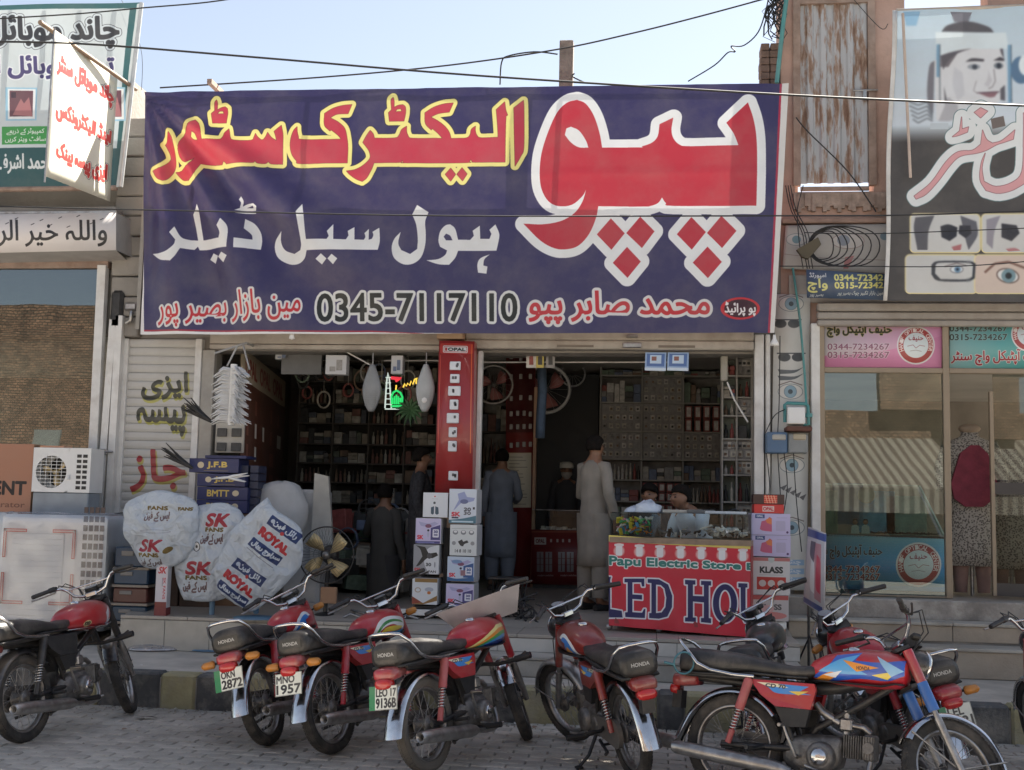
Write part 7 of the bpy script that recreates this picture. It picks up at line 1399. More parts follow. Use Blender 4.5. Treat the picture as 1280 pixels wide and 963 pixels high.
for i in range(16): a = Vector((X(452, 770, -.9)+r_.uniform(0, .5), -.9+r_.uniform(0, .15), FL+.02+.04*r_.random())); b.tube([a, a+Vector((r_.uniform(-.15, .15), .02, .03)), a+Vector((r_.uniform(-.2, .2), .0, .0))], .012, 5)
tag(b.obj('pipe_scraps', STEEL), 'loose pipe scraps on the platform edge left of the trolley', 'scraps', kind='stuff')
tag(MB().tube([(X(918, 650, -.4)+.09*math.cos(a), -.4+.02*k_, Z(918, 655, -.4)+.13*math.sin(a)) for k_ in range(3) for a in [i*math.pi/8 for i in range(16)]], .014, 6).obj('black_hose', CABLE), 'coil of thick black hose behind the right end of the counter', 'hose')
tag(MB().box((X(901, 450, .2), .2, Z(905, 476, .2)), (X(910, 450, .2), .28, Z(905, 441, .2)), bev=.01).obj('cream_duct', mat('cream_duct', (.4, .38, .33), .6)), 'cream duct end hanging at the right of the bay', 'duct'); tag(MB().tube([P(909, 478, .1), P(918, 500, .1), P(935, 528, .1)], .010, 6).obj('slanting_stick', WPAINT), 'white slanting stick in front of the pale glass shelf', 'stick')

def goods_heap(label, px0, px1, y0, y1, zmax, n, seed):
    r_ = random.Random(seed); b = MB()
    for i in range(n):
        y = r_.uniform(y0, y1); x_ = r_.uniform(X(px0, 650, y), X(px1, 650, y)); q = r_.random()**1.6*zmax; s_ = [r_.uniform(.06, .17) for _ in range(3)]
        b.T = Matrix.Translation((x_, y, FI+q)) @ Matrix.Rotation(r_.uniform(-.5, .5), 4, 'Z') @ Matrix.Rotation(r_.uniform(-.12, .12), 4, 'Y'); b.box((-s_[0], -s_[1], 0), (s_[0], s_[1], s_[2]*1.5), r_.randrange(8), bev=.006)
        if i % 5 == 0: b.tube([(.12*math.cos(t), .03*t/6, s_[2]*1.5+.12+.12*math.sin(t)) for t in [k*.5 for k in range(26)]], .008, 5, r_.choice((2, 6, 5)))
    return tag(b.obj('goods_heap', PK), label, 'goods', kind='stuff')
goods_heap('untidy heap of cartons and cable coils on the floor of the left bay', 395, 520, 1.3, 2.6, .75, 60, 5)
goods_heap('low heap of boxes at the foot of the back shelf in the right bay', 755, 900, 3.4, 4.1, .5, 40, 6)
b = MB(); r_ = random.Random(17)
for i in range(22):
    p_ = P(r_.uniform(375, 535), r_.uniform(446, 500), r_.uniform(1.2, 2.4)); q = r_.uniform(.05, .09); L_ = r_.uniform(.1, .35)
    b.tube([p_+Vector((0, 0, L_)), p_+Vector((0, 0, q))], .003, 4); b.tube([p_+Vector((q*math.cos(t), .01, q*1.3*math.sin(t))) for t in [k*math.pi/8 for k in range(16)]], .012, 5, r_.randrange(8), closed=True)
tag(b.obj('hanging_coils', PK), 'cable coils hanging from the ceiling of the left bay', 'cable coils', kind='stuff')
b = MB(); r_ = random.Random(31)
for i in range(46):
    x_ = r_.uniform(-5, 4); y = r_.choice((-2.62-abs(r_.gauss(0, .1)), -2.62-abs(r_.gauss(0, .1)), r_.uniform(-2.3, -2.0), r_.uniform(-4.5, -2.7))); z_ = .014 if y < -2.58 else .27; q = r_.uniform(.008, .03); a = r_.uniform(0, 3)
    b.T = Matrix.Translation((x_, y, z_)) @ Matrix.Rotation(a, 4, 'Z'); b._add([(-q, -q*.6, 0), (q, -q*.5, q*.2), (q*.8, q*.6, 0), (-q*.7, q*.5, q*.35), (0, 0, q*.5)], [(0, 1, 4), (1, 2, 4), (2, 3, 4), (3, 0, 4)], r_.choice((0, 1, 2, 4, 4, 6)))
tag(b.obj('street_litter', PK), 'torn wrappers and bits of litter along the kerb', 'litter', kind='stuff')

# ================================================================= people
SKIN = mat('brown_skin', (.24, .125, .075), .5, var=.08); HAIR = mat('black_hair', (.010, .008, .007), .85, var=.3, vs=40, bump=1, bs=90, spec=.15)
def cloth(n, c_): return mat('cloth_'+n, c_, .9, var=.14, vs=7, bump=1.0, bs=9)
def person(loc, rz, H, label, top, bottom, pose={}, cap=None, beard=None, kurta=.55, seated=False, sleeves=1, hairlong=False, upper_only=False):
    o = empty('person', loc, rz, label, 'person'); s = H/1.7
    J = dict(pelvis=(0, 0, .95), belly=(0, .0, 1.1), chest=(0, 0, 1.28), nb=(0, .01, 1.43), neck=(0, .0, 1.50), jaw=(0, -.02, 1.545), head=(0, -.012, 1.60), top=(0, -.005, 1.655), nose=(0, -.115, 1.585))
    for q, sg in (('l', 1), ('r', -1)): J.update({q+'sh': (sg*.150, .01, 1.395), q+'el': (sg*.205, .03, 1.12), q+'wr': (sg*.225, -.06, .89), q+'pa': (sg*.222, -.08, .82), q+'hip': (sg*.09, 0, .91), q+'kn': (sg*.10, -.02, .50), q+'an': (sg*.10, .02, .09), q+'to': (sg*.115, -.13, .035), q+'ear': (sg*.085, .0, 1.59)})
    J.update(pose); J = {k: Vector(v)*s for k, v in J.items()}
    vs = list(J); idx = {k: i for i, k in enumerate(vs)}; co = [J[k] for k in vs]
    rad = dict(pelvis=(.12, .10), belly=(.115, .09), chest=(.13, .095), nb=(.07, .06), neck=(.052, .055), jaw=(.058, .07), head=(.074, .092), top=(.055, .068), nose=(.014, .014))
    for q in 'lr': rad.update({q+'sh': (.055, .055), q+'el': (.040, .040), q+'wr': (.027, .022), q+'pa': (.038, .018), q+'hip': (.085, .085), q+'kn': (.055, .055), q+'an': (.038, .042), q+'to': (.042, .025), q+'ear': (.022, .014)})
    R_ = [rad[k] for k in vs]
    ed = [('pelvis', 'belly'), ('belly', 'chest'), ('chest', 'nb'), ('nb', 'neck'), ('neck', 'jaw'), ('jaw', 'head'), ('head', 'top'), ('head', 'nose')]
    for q in 'lr': ed += [('nb', q+'sh'), (q+'sh', q+'el'), (q+'el', q+'wr'), (q+'wr', q+'pa'), ('pelvis', q+'hip'), (q+'hip', q+'kn'), (q+'kn', q+'an'), (q+'an', q+'to'), ('head', q+'ear')]
    E = [(idx[a], idx[b]) for a, b in ed]
    for q, sg in (('l', 1), ('r', -1)):
        w_, p_ = J[q+'wr'], J[q+'pa']; d = (p_-w_).normalized(); side = d.cross(Vector((sg, 0, 0))); side = side.normalized() if side.length > .1 else Vector((0, 1, 0))
        for k in range(5):
            base = len(co)-1; u = (k-1.5)*.021*s; L_ = (.075, .085, .08, .062, .05)[k]*s
            if k == 4: a = p_ + side*(-.035*s); e1 = a + (d*.02-side*.02)*s; e2 = e1 + d*.03*s
            else: a = p_ + side*u + d*.012*s; e1 = a + d*L_*.55; e2 = e1 + (d*.8 + Vector((-sg*.5, -.25, 0))).normalized()*L_*.45
            n0 = len(co); co += [a, e1, e2]; R_ += [(.010, .010), (.009, .009), (.007, .007)]; E += [(idx[q+'pa'], n0), (n0, n0+1), (n0+1, n0+2)]
    me = bpy.data.meshes.new('body'); me.from_pydata(co, E, []); me.materials.append(SKIN); b_ = link('body', me, o)
    b_.modifiers.new('skin', 'SKIN'); sv = me.skin_vertices[0].data
    for i, r_ in enumerate(R_): sv[i].radius = (r_[0]*s, r_[1]*s); sv[i].use_root = i == 0
    b_.modifiers['skin'].use_smooth_shade = True; b_.modifiers.new('sub', 'SUBSURF').levels = 1; b_.modifiers['sub'].render_levels = 1
    b_.modifiers['sub'].use_pin_to_last = False if hasattr(b_.modifiers['sub'], 'use_pin_to_last') else None or False
    def oval(c_, a, b2, n=26, wob=0, sd=0): return [(c_.x+a*math.cos(t)*(1+wob*math.sin(5*t+sd)), c_.y+b2*math.sin(t)*(1+wob*math.sin(7*t+sd)), c_.z) for t in [2*math.pi*k/n for k in range(n)]]
    P_, Bl, Ch, Nb = J['pelvis'], J['belly'], J['chest'], J['nb']; rings = []
    if not upper_only:
        zk = (.95-kurta)*s
        if not seated:
            for t in (0, .25, .55, .85): rings.append(oval(Vector((P_.x*(t), P_.y*t+.0, zk+(P_.z-zk)*t)), (.188-.018*t)*s, (.135-.008*t)*s, wob=.05*(1-t)+.015, sd=t))
    rings += [oval(P_, .158*s, .128*s, wob=.03), oval(P_.lerp(Bl, .6), .146*s, .120*s, wob=.035, sd=1), oval(Bl.lerp(Ch, .5), .152*s, .125*s, wob=.02, sd=2), oval(Ch, .165*s, .118*s, wob=.012), oval(Ch.lerp(Nb, .45), .178*s, .108*s), oval(Ch.lerp(Nb, .75), .155*s, .095*s), oval(Nb, .105*s, .080*s), oval(Nb.lerp(J['neck'], .45), .068*s, .065*s)]
    MB().loft(rings).obj('kameez' if kurta > .3 else 'shirt', top, o)
    for q, sg in (('l', 1), ('r', -1)):
        a, e, w_ = J[q+'sh'], J[q+'el'], J[q+'wr']; pts = [a+Vector((-sg*.06, 0, .01))*s, a, a.lerp(e, .3), a.lerp(e, .65), e, e.lerp(w_, .35), e.lerp(w_, .7), e.lerp(w_, .97)]
        MB().tube([p_+Vector((.004*math.sin(i*2.2), .004*math.cos(i*1.7), 0)) for i, p_ in enumerate(pts)], [q_*s for q_ in (.05, .064, .060, .054, .054, .047, .049, .044)], 14).obj('sleeve', top, o)
        if not upper_only:
            h, k_, an = J[q+'hip'], J[q+'kn'], J[q+'an']
            MB().tube([h+Vector((0, 0, .03)), h.lerp(k_, .4), k_, k_.lerp(an, .3), k_.lerp(an, .65), k_.lerp(an, .92)], [q_*s for q_ in (.11, .108, .095, .098, .082, .07)], 16).obj('trouser_leg', bottom, o)
            t_ = J[q+'to']; MB().loft([sring(0, .045*s, .055*s, 0, 12, 3)], cap=False) if False else MB().tube([an+Vector((0, .05, -.065))*s, an+Vector((0, 0, -.055))*s, t_+Vector((0, 0, 0))*s], [.034*s, .042*s, .036*s], 10).obj('sandal', BLACK, o)
    hc = J['head']
    if cap: MB().lathe([(.094*s, 0), (.097*s, .02*s), (.092*s, .075*s), (.05*s, .088*s), (0, .09*s)], hc+Vector((0, .004, .022))*s, n=24).obj('cap', cap, o)
    else:
        rings = []
        for i in range(9):
            t = i/8; a = -.55+t*(math.pi/2+.55); r_ = math.cos(a)
            ring = []
            for k in range(24):
                th_ = 2*math.pi*k/24; fr = max(0, -math.sin(th_)); cut = fr*max(0, .35-(a))*.09; ring.append((hc.x+(.088*r_*math.cos(th_))*s, hc.y+(.012+.104*r_*math.sin(th_)*(1-.0*fr)+cut*1.6)*s, hc.z+(.012+.105*math.sin(a)+fr*max(0, .3-a)*.085)*s))
            rings.append(ring)
        MB().loft(rings).obj('hair', HAIR, o)
    for sg in (-1, 1): MB().ball((hc.x+sg*.031*s, hc.y-.078*s, hc.z-.002*s), (.012*s, .010*s, .007*s), 8, 5).obj('eye', mat('eye_dark', (.03, .02, .02), .3), o); MB().tube([(hc.x+sg*.016*s, hc.y-.090*s, hc.z+.017*s), (hc.x+sg*.046*s, hc.y-.080*s, hc.z+.018*s)], .0035*s, 5).obj('eyebrow', HAIR, o)
    MB().tube([(hc.x-.022*s, hc.y-.083*s, hc.z-.055*s), (hc.x, hc.y-.092*s, hc.z-.053*s), (hc.x+.022*s, hc.y-.083*s, hc.z-.055*s)], .005*s, 6).obj('mouth', mat('lip', (.2, .08, .06), .5), o)
    if beard: MB().loft([oval(Vector((hc.x, hc.y-.022*s, hc.z+dz*s)), r_*s, r_*1.15*s) for dz, r_ in ((-.035, .077), (-.065, .078), (-.095, .062), (-.125, .030), (-.135, .01))]).obj('beard', beard, o)
    return o
def ploc(px_, py_, z_=FL): p_ = P(px_, py_, z=z_); return (p_.x, p_.y, z_)
BEI, BGR, DKC, WSH = cloth('beige', (.235, .215, .185)), cloth('blue_grey', (.16, .18, .22)), cloth('dark', (.05, .048, .05)), cloth('pale_blue', (.5, .56, .64))
m2 = ploc(741, 763, .65)
person(m2, R(138), 1.70, 'man standing in a beige shalwar kameez with his back turned at the inner counter', BEI, BEI, dict(lel=(.24, -.05, 1.12), lwr=(.14, -.22, 1.04), lpa=(.08, -.27, 1.04), rel=(-.25, .05, 1.12)), kurta=.52)
person(ploc(624, 738, .65), R(172), 1.68, 'man in a blue grey kameez seen from behind beside the carton columns', BGR, BGR, dict(rel=(-.2, -.08, 1.14), rwr=(-.12, -.24, 1.08), rpa=(-.1, -.3, 1.08)), kurta=.55)
p_ = P(708, 588, 4.1); person((p_.x, 4.1, p_.z-1.60*.95), R(10), 1.62, 'old man with white beard and white cap in the dark behind the inner counter', DKC, DKC, cap=mat('cap_white', (.62, .60, .52), .8, var=.05), beard=mat('beard_white', (.40, .37, .33), .9, bump=.6), kurta=.5)
p_ = P(812, 618, .1); person((p_.x, .1, p_.z-1.60), R(-20), 1.70, 'boy with black hair in dark clothes bending behind the glass counter', DKC, DKC, dict(lel=(.24, -.1, 1.15), lwr=(.18, -.3, 1.12), lpa=(.15, -.36, 1.10)))
p_ = P(872, 622, -.35)
person((p_.x+.03, -.30, p_.z-1.61), R(-52), 1.80, 'man in a pale blue shirt leaning over the right end of the glass counter', WSH, DKC, dict(chest=(0, -.08, 1.26), nb=(0, -.14, 1.38), neck=(0, -.18, 1.43), jaw=(0, -.235, 1.46), head=(0, -.235, 1.52), top=(0, -.235, 1.575), nose=(0, -.34, 1.495), lear=(.085, -.22, 1.51), rear=(-.085, -.22, 1.51), lsh=(.17, -.12, 1.35), rsh=(-.17, -.12, 1.35), lel=(.25, -.2, 1.12), lwr=(.16, -.40, 1.06), lpa=(.14, -.46, 1.05), rel=(-.26, -.15, 1.10), rwr=(-.16, -.36, 1.06), rpa=(-.12, -.42, 1.05)), kurta=.2)
p_ = P(482, 612, .8); person((p_.x, .8, p_.z-1.60), R(160), 1.65, 'man in dull grey clothes with his back turned deep in the left bay', cloth('dull_grey', (.07, .066, .06)), DKC, dict(lel=(.28, -.1, 1.18), lwr=(.3, -.28, 1.2), lpa=(.3, -.34, 1.22)))
p_ = P(527, 570, .6); person((p_.x, .6, FL), R(100), 1.66, 'person in dark striped clothes half hidden behind the red display column', mat('striped_dark', (.035, .035, .04), .9, var=.5, vs=30), DKC, {})

# ================================================================= wires, posts
def wire(pts, y, r, label, name='overhead_cable', ys=None, sm=True):
    q = []; n = len(pts)
    V = [P(p[0], p[1], (ys[i] if ys else y)) for i, p in enumerate(pts)]
    for i in range(n-1):
        p0, p1, p2, p3 = V[max(0, i-1)], V[i], V[i+1], V[min(n-1, i+2)]
        for j in range(6): t = j/6; q.append(.5*((2*p1)+(p2-p0)*t+(2*p0-5*p1+4*p2-p3)*t*t+(3*p1-p0-3*p2+p3)*t**3))
    q.append(V[-1]); return tag(MB().tube(q, r, 5).obj(name, CABLE), label, 'cable')
wire([(-60, 52), (100, 55), (320, 72), (600, 95), (985, 119), (1340, 135)], -3.0, .009, 'thick black overhead cable crossing from the hanging sign to the right poster')
wire([(-60, 27), (90, 18), (180, 10), (260, 3), (330, -8)], -3.0, .006, 'thin overhead cable at the very top left')
wire([(-60, 257), (200, 263), (560, 270), (985, 270), (1140, 269), (1340, 262)], -2.2, .0065, 'thin overhead cable crossing the middle of the banner')
wire([(200, 110), (400, 97), (560, 82), (697, 62), (790, 42), (870, 22), (955, -1), (1000, -14)], -.1, .009, 'cable rising from behind the banner to the top of the rust door pier')
wire([(697, 68), (668, 65), (636, 70), (627, 78), (625, 106)], -.15, .008, 'short cable looped down behind the banner left of the wooden post')
wire([(730, 103), (716, 96), (718, 92)], -.15, .008, 'short cable end by the wooden post')
wire([(860, 102), (893, 82), (910, 66), (919, 65), (914, 58), (930, 57), (948, 40), (958, 10), (962, -10)], -.2, .007, 'kinked cable hanging at the right end of the banner top')
wire([(1005, 291), (1110, 292), (1340, 283)], -.6, .005, 'thin cable over the coil of wire'); wire([(975, 333), (1060, 333), (1200, 333), (1340, 322)], -.6, .005, 'thin cable just above the blue sign')
wire([(995, 147), (1010, 165), (1060, 215), (1095, 265)], -.1, .007, 'cable slanting across the foot of the rusty door'); wire([(1063, -5), (1100, 35), (1110, 30)], -.1, .004, 'thin cable on the pink plaster right of the rusty door')
for i, (a_, c_) in enumerate(((982, 1003), (985, 1006), (988, 1010), (1004, 998))): wire([(a_, 232), ((a_+c_)/2-4, 262), (c_, 292), (c_+3, 318), (c_+6, 336)], -.14-.02*i, .005, 'thin cable running down to the wire coil, number %s from the left' % ('one', 'two', 'three', 'four')[i])
wire([(152, 0), (176, 60), (177, 113)], -.3, .003, 'very thin wire hanging at the right edge of the teal billboard')
b = MB()
for k in range(7): r_ = 27+k*2.3; b.tube([P(1024+k*4.5+r_*(.62+.1*k)*math.cos(a)*.9+(r_*.1), 308+r_*.66*math.sin(a)+1.5*math.sin(a*3+k), -.16-.012*k) for a in [i*math.pi/14 for i in range(28)]], .006, 4, closed=True)
co_ = empty('wire_coil', (0, 0, 0), 0, 'loose coil of black wire hung in front of the faded eye print', 'wire coil'); b.obj('loops', CABLE, co_)
MB().prism([(996, 312), (1022, 296), (1026, 304), (1010, 322), (1003, 320)] and [(0, 0), (.2, .12), (.23, .05), (.11, -.09), (.05, -.07)], P(996, 312, -.24), (1, 0, 0), (0, 0, 1), (0, .06, 0)).obj('rusty_hook_plate', mat('dark_rust', (.09, .075, .05), .8), co_)
b = MB(); r_ = random.Random(21)
for k in range(26):
    x_ = 966+r_.uniform(-8, 10); b.tube([P(x_+r_.uniform(-8, 10), -8+i*10+r_.uniform(-4, 4), -.15+r_.uniform(-.05, .05)) for i in range(r_.randint(4, 7))], r_.uniform(.003, .008), 4)
tag(b.obj('cable_tangle', CABLE), 'dense tangle of black cables at the top of the pier above the banner', 'cables', kind='stuff')
WPO = mat('weathered_wood', (.20, .17, .15), .85, var=.3, vs=12, bump=.5)
p0, p1 = P(699, 104, .35), P(717, 52, .35); tag(MB().box((p0.x, .30, 4.4), (p1.x, .44, p1.z), bev=.008).obj('wooden_post', WPO), 'square weathered post standing above the banner', 'post')
p0, p1 = P(950, 110, .0), P(974, 55, .0); o = empty('brick_stub', (0, 0, 0), 0, 'rough brick stub rising behind the right end of the banner', 'pier'); zz = 4.95; k = 0
while zz < p1.z:
    for j in range(2): w_ = (p1.x-p0.x)/2; MB().box((p0.x+j*w_+(.002)+rnd.uniform(-.006, .006), -.04, zz), (p0.x+(j+1)*w_-.004, .2, zz+.068), bev=.006).obj('brick', mat('dark_brick', (.15, .10, .08), .9, var=.3, bump=.6), o)
    zz += .075; k += 1
for i, pts in enumerate((((975, 420), (974, 500), (972, 560), (976, 640), (970, 700)), ((980, 567), (984, 610), (976, 660), (972, 690)), ((992, 567), (995, 620), (1002, 690)), ((958, 567), (962, 610), (956, 640)), ((957, 541), (968, 520), (981, 512)))): wire(pts, -.16, .005, ('long thin cable down the narrow eye print', 'cable dropping from the blue meter to the cartons', 'cable dropping from the grey meter', 'short cable under the blue meter', 'cable curving from the white posts to the junction box')[i], 'wall_cable')
# ================================================================= motorcycles
PSI = R(6.8); FW = Vector((-math.sin(PSI), math.cos(PSI), 0)); RT = Vector((math.cos(PSI), math.sin(PSI), 0))
CAR = lambda n, c: mat(n, c, .28, .0, var=.12, vs=6, coat=.5, dirt=(.26, .22, .18), dirt_amt=.6, ds=5)
BRED = CAR('bike_red', (.36, .018, .03)); BREDD = CAR('bike_dull_red', (.24, .03, .025)); BBLK = CAR('bike_black', (.02, .02, .022))
SEATM = mat('seat_vinyl', (.028, .027, .027), .42, var=.25, vs=9, bump=.15, bs=220, dirt=(.17, .15, .13), dirt_amt=.55, ds=6)
AMB = mat('amber_lens', (.48, .19, .03), .3, var=.1, dirt=(.2, .14, .08), dirt_amt=.5, ds=20); REDL = mat('red_lens', (.45, .02, .02), .2, var=.1, coat=.5)
BLUEC = mat('blue_cover', (.03, .13, .42), .35, var=.1, dirt=(.2, .2, .2)); MAROON = mat('faded_red_cover', (.42, .10, .10), .45, var=.15, dirt=(.3, .25, .22), dirt_amt=.4)
LENS = mat('headlight_lens', (.6, .62, .62), .1, .3, var=.1); CLOTHR = mat('plastic_wrap_white', (.5, .48, .5), .4)
_mc = {}
def mpart(key, fn, mats):
    mats = mats if isinstance(mats, (list, tuple)) else [mats]; k = (key, tuple(m.name for m in mats))
    if k not in _mc:
        if key not in _mc: _mc[key] = fn(); _mc[k] = _mc[key].mesh(key.split('|')[0], mats)
        else: _mc[k] = _mc[key].mesh(key.split('|')[0], mats)
    return _mc[k]
def wheel_meshes():
    def tyre():
        b = MB(); pr = [(.222, -.026), (.235, -.033), (.258, -.037), (.274, -.030), (.283, -.015), (.286, 0), (.283, .015), (.274, .030), (.258, .037), (.235, .033), (.222, .026)]
        b.lathe(pr, axis='y', n=48)
        for i in range(72):
            a = 2*math.pi*i/72
            for s_, r0, r1 in ((-1, .004, .030), (1, .004, .030)):
                a2 = a + (.02 if s_ > 0 else 0); t = Vector((-math.sin(a2), 0, math.cos(a2)))*.008; n = Vector((math.cos(a2), 0, math.sin(a2)))
                p = [n*.2875 + Vector((0, s_*.004, 0)), n*.279 + Vector((0, s_*.030, 0))]
                b._add([p[0]-t, p[0]+t, p[1]+t, p[1]-t, p[0]-t-n*.006, p[0]+t-n*.006, p[1]+t-n*.006, p[1]-t-n*.006], [(0,1,2,3),(0,4,5,1),(1,5,6,2),(2,6,7,3),(3,7,4,0)])
        return b
    def rim(): return MB().lathe([(.212, -.022), (.222, -.024), (.224, -.02), (.214, -.012), (.208, 0), (.214, .012), (.224, .02), (.222, .024), (.212, .022), (.202, .012), (.200, 0), (.202, -.012), (.212, -.022)], axis='y', n=48)
    def spokes():
        b = MB()
        for i in range(36):
            a = 2*math.pi*i/36; s_ = 1 if i % 2 else -1; d = .32 if (i//2) % 2 else -.32
            b.tube([(.045*math.cos(a+d*2.2), s_*.026, .045*math.sin(a+d*2.2)), (.207*math.cos(a), s_*.006, .207*math.sin(a))], .0017, 3, cap=False)
        return b
    def hub(): return MB().lathe([(.012, -.075), (.014, -.045), (.05, -.044), (.052, -.03), (.035, -.022), (.032, 0), (.035, .022), (.062, .03), (.062, .044), (.014, .046), (.012, .075)], axis='y', n=24, cap=True)
    return tyre, rim, spokes, hub
def fender_mb(a0, a1, r, hw, tail=None, n=26):
    rings = []
    for i in range(n+1):
        a = R(a0+(a1-a0)*i/n); rr = r
        if tail and i > n*.72: rr = r + tail*((i-n*.72)/(n*.28))**2
        row = []
        for u in (-1, -.98, -.7, -.35, 0, .35, .7, .98, 1):
            dr = -.022*abs(u)**3 - (.012 if abs(u) == 1 else 0); row.append(((rr+dr)*math.cos(a), u*hw, (rr+dr)*math.sin(a)))
        rings.append(row)
    return MB().loft(rings, cap=False, closed_ring=False)
def sring(x, hw, zt, zb, n=20, e=2.6, pinch=0):
    out = []; zc, hz = (zt+zb)/2, (zt-zb)/2
    for k in range(n):
        a = 2*math.pi*k/n; c, s_ = math.cos(a), math.sin(a); y = hw*math.copysign(abs(c)**(2/e), c); z = hz*math.copysign(abs(s_)**(2/e), s_)
        if pinch and z > 0: y *= 1 - pinch*(z/hz)**2
        out.append((x, y, zc+z))
    return out
TK = [(.43, .045, .775, .71), (.45, .07, .80, .69), (.52, .100, .835, .68), (.62, .122, .862, .672), (.74, .132, .880, .668), (.84, .130, .880, .67), (.91, .114, .866, .68), (.95, .088, .842, .70), (.965, .05, .815, .73)]
def tank_mb():
    b = MB().loft([sring(x, w_, t, q, 28, 2.5, .12) for x, w_, t, q in TK], uvf=lambda p: ((p[0]-.43)/.535, (p[2]-.668)/.212)); return b
ST = [(-.335, .085, .77, .685), (-.325, .112, .80, .658), (-.29, .120, .812, .662), (-.18, .122, .812, .664), (-.02, .124, .806, .672), (.12, .122, .788, .69), (.25, .112, .765, .69), (.34, .10, .757, .69), (.43, .088, .765, .693), (.48, .075, .778, .705), (.495, .055, .77, .72)]
def tank_print(style, base):
    c = Canvas(53, 18, 9, base)
    if style == 'swoosh':
        c.poly([[(2, 15), (12, 9), (16, 4), (30, 2), (27, 6), (40, 6), (52, 4), (52, 11), (44, 14), (30, 14), (14, 16)]], rgb(40, 90, 190)); c.poly([[(6, 12), (18, 6), (29, 3), (24, 8), (34, 12), (20, 12.5)]], rgb(90, 170, 225)); c.poly([[(3, 16), (13, 12), (18, 13), (10, 16.5)]], rgb(240, 150, 50))
        c.poly([[(20, 6), (28, 7), (40, 8.5), (28, 11)]], rgb(236, 150, 50)); c.poly([[(36, 12), (50, 9), (44, 13.5)]], rgb(240, 210, 70)); c.poly([[(38, 3), (52, 9), (46, 12), (42, 8)]], rgb(150, 200, 235)); c.poly([[(9, 13.5), (20, 11), (16, 14.5)]], rgb(235, 235, 240)); c.text('HONDA', 28, 8.4, 35, 10, rgb(90, 60, 50), .1)
    elif style == 'green':
        c.poly([[(6, 17), (14, 8), (26, 5), (42, 6), (52, 9), (44, 13), (30, 10), (18, 12), (12, 17)]], rgb(235, 238, 235)); c.poly([[(9, 17), (17, 9.5), (28, 7), (40, 8), (46, 10), (30, 8.5), (18, 11), (13, 17)]], rgb(50, 140, 70)); c.poly([[(14, 17), (20, 12), (32, 11), (46, 12), (34, 14), (22, 14)]], rgb(232, 205, 60)); c.poly([[(20, 17), (26, 14.5), (40, 14), (48, 12), (50, 15), (34, 17)]], rgb(70, 160, 215))
    elif style == 'rainbow':
        for i, q in enumerate((rgb(240, 225, 150), rgb(236, 150, 60), rgb(80, 170, 90), rgb(70, 150, 215), rgb(35, 60, 140))): c.poly([[(2+i*4, 17.2-i*.3), (36+i*2, 5+i*1.9), (50, 4+i*2.1), (50, 6.6+i*2.1), (22+i*3, 17.2)]], q, sm=False)
        c.poly([[(46, 1), (53, 1), (53, 9), (48, 8)]], rgb(30, 60, 60))
    elif style == 'blue':
        c.poly([[(10, 17), (16, 9), (28, 5), (36, 8), (26, 9), (22, 16)]], rgb(235, 240, 245)); c.poly([[(14, 17), (19, 10), (28, 7), (33, 9), (27, 10.5), (30, 15), (24, 17)]], rgb(50, 130, 215)); c.poly([[(18, 16), (24, 12), (30, 15)]], rgb(236, 170, 70))
    else:
        c.ell(20, 14, 4, 1.8, rgb(205, 190, 140)); c.text('HONDA', 17, 13, 23, 15, rgb(60, 50, 40), .2); c.poly([[(40, 9), (46, 5), (45, 13), (52, 12), (44, 16)]], rgb(200, 205, 212), sm=False)
    return c
def side_print(base, style):
    c = Canvas(40, 16, 8, base)
    if style in ('swoosh', 'green', 'rainbow', 'blue'):
        c.poly([[(6, 2), (36, 2), (30, 6), (38, 7), (18, 8), (12, 5)]], rgb(60, 140, 215)); c.poly([[(4, 2), (18, 2), (24, 4), (12, 4)]], rgb(232, 225, 190)); c.poly([[(24, 6), (36, 5), (30, 8)]], rgb(236, 200, 80)); c.text('CD 70', 10, 2.4, 22, 4.6, rgb(60, 60, 60), .2)
    return c
_tp = {}
def tankmat(style, bname, base):
    k = style+bname
    if k not in _tp:
        _tp[k] = (tank_print(style, base).mat('tank_print_'+k, rough=.3, coat=.4, dirt=.5), side_print(base, style).mat('side_print_'+k, rough=.3, coat=.4, dirt=.35))
    return _tp[k]
def plate_mat(l1, l2, k, green=True, bgc=rgb(220, 224, 216)):
    c = Canvas(20, 15, 7, bgc); c.rect(.4, .4, 19.6, 14.6, bgc, 0, [(.25, rgb(90, 90, 90))])
    if green: c.rect(0, 0, 4.2, 15, rgb(40, 130, 84))
    x = 5 if green else 1
    c.text(l1, x, 1.8, 14.5 if len(l1) < 5 else 19, 6.6, rgb(30, 32, 40), .22); c.text(l2, x, 7.8, 19, 13.6, rgb(30, 32, 40), .3)
    return c.mat('plate_'+k, rough=.4, dirt=.35)
def seat_label_mat():
    c = Canvas(20, 7, 8, rgb(34, 34, 35)); c.text('HONDA', 3, 2.2, 17, 4.8, rgb(170, 170, 168), .15); return c.mat('seat_label', rough=.45, dirt=.2)
SLAB = seat_label_mat()
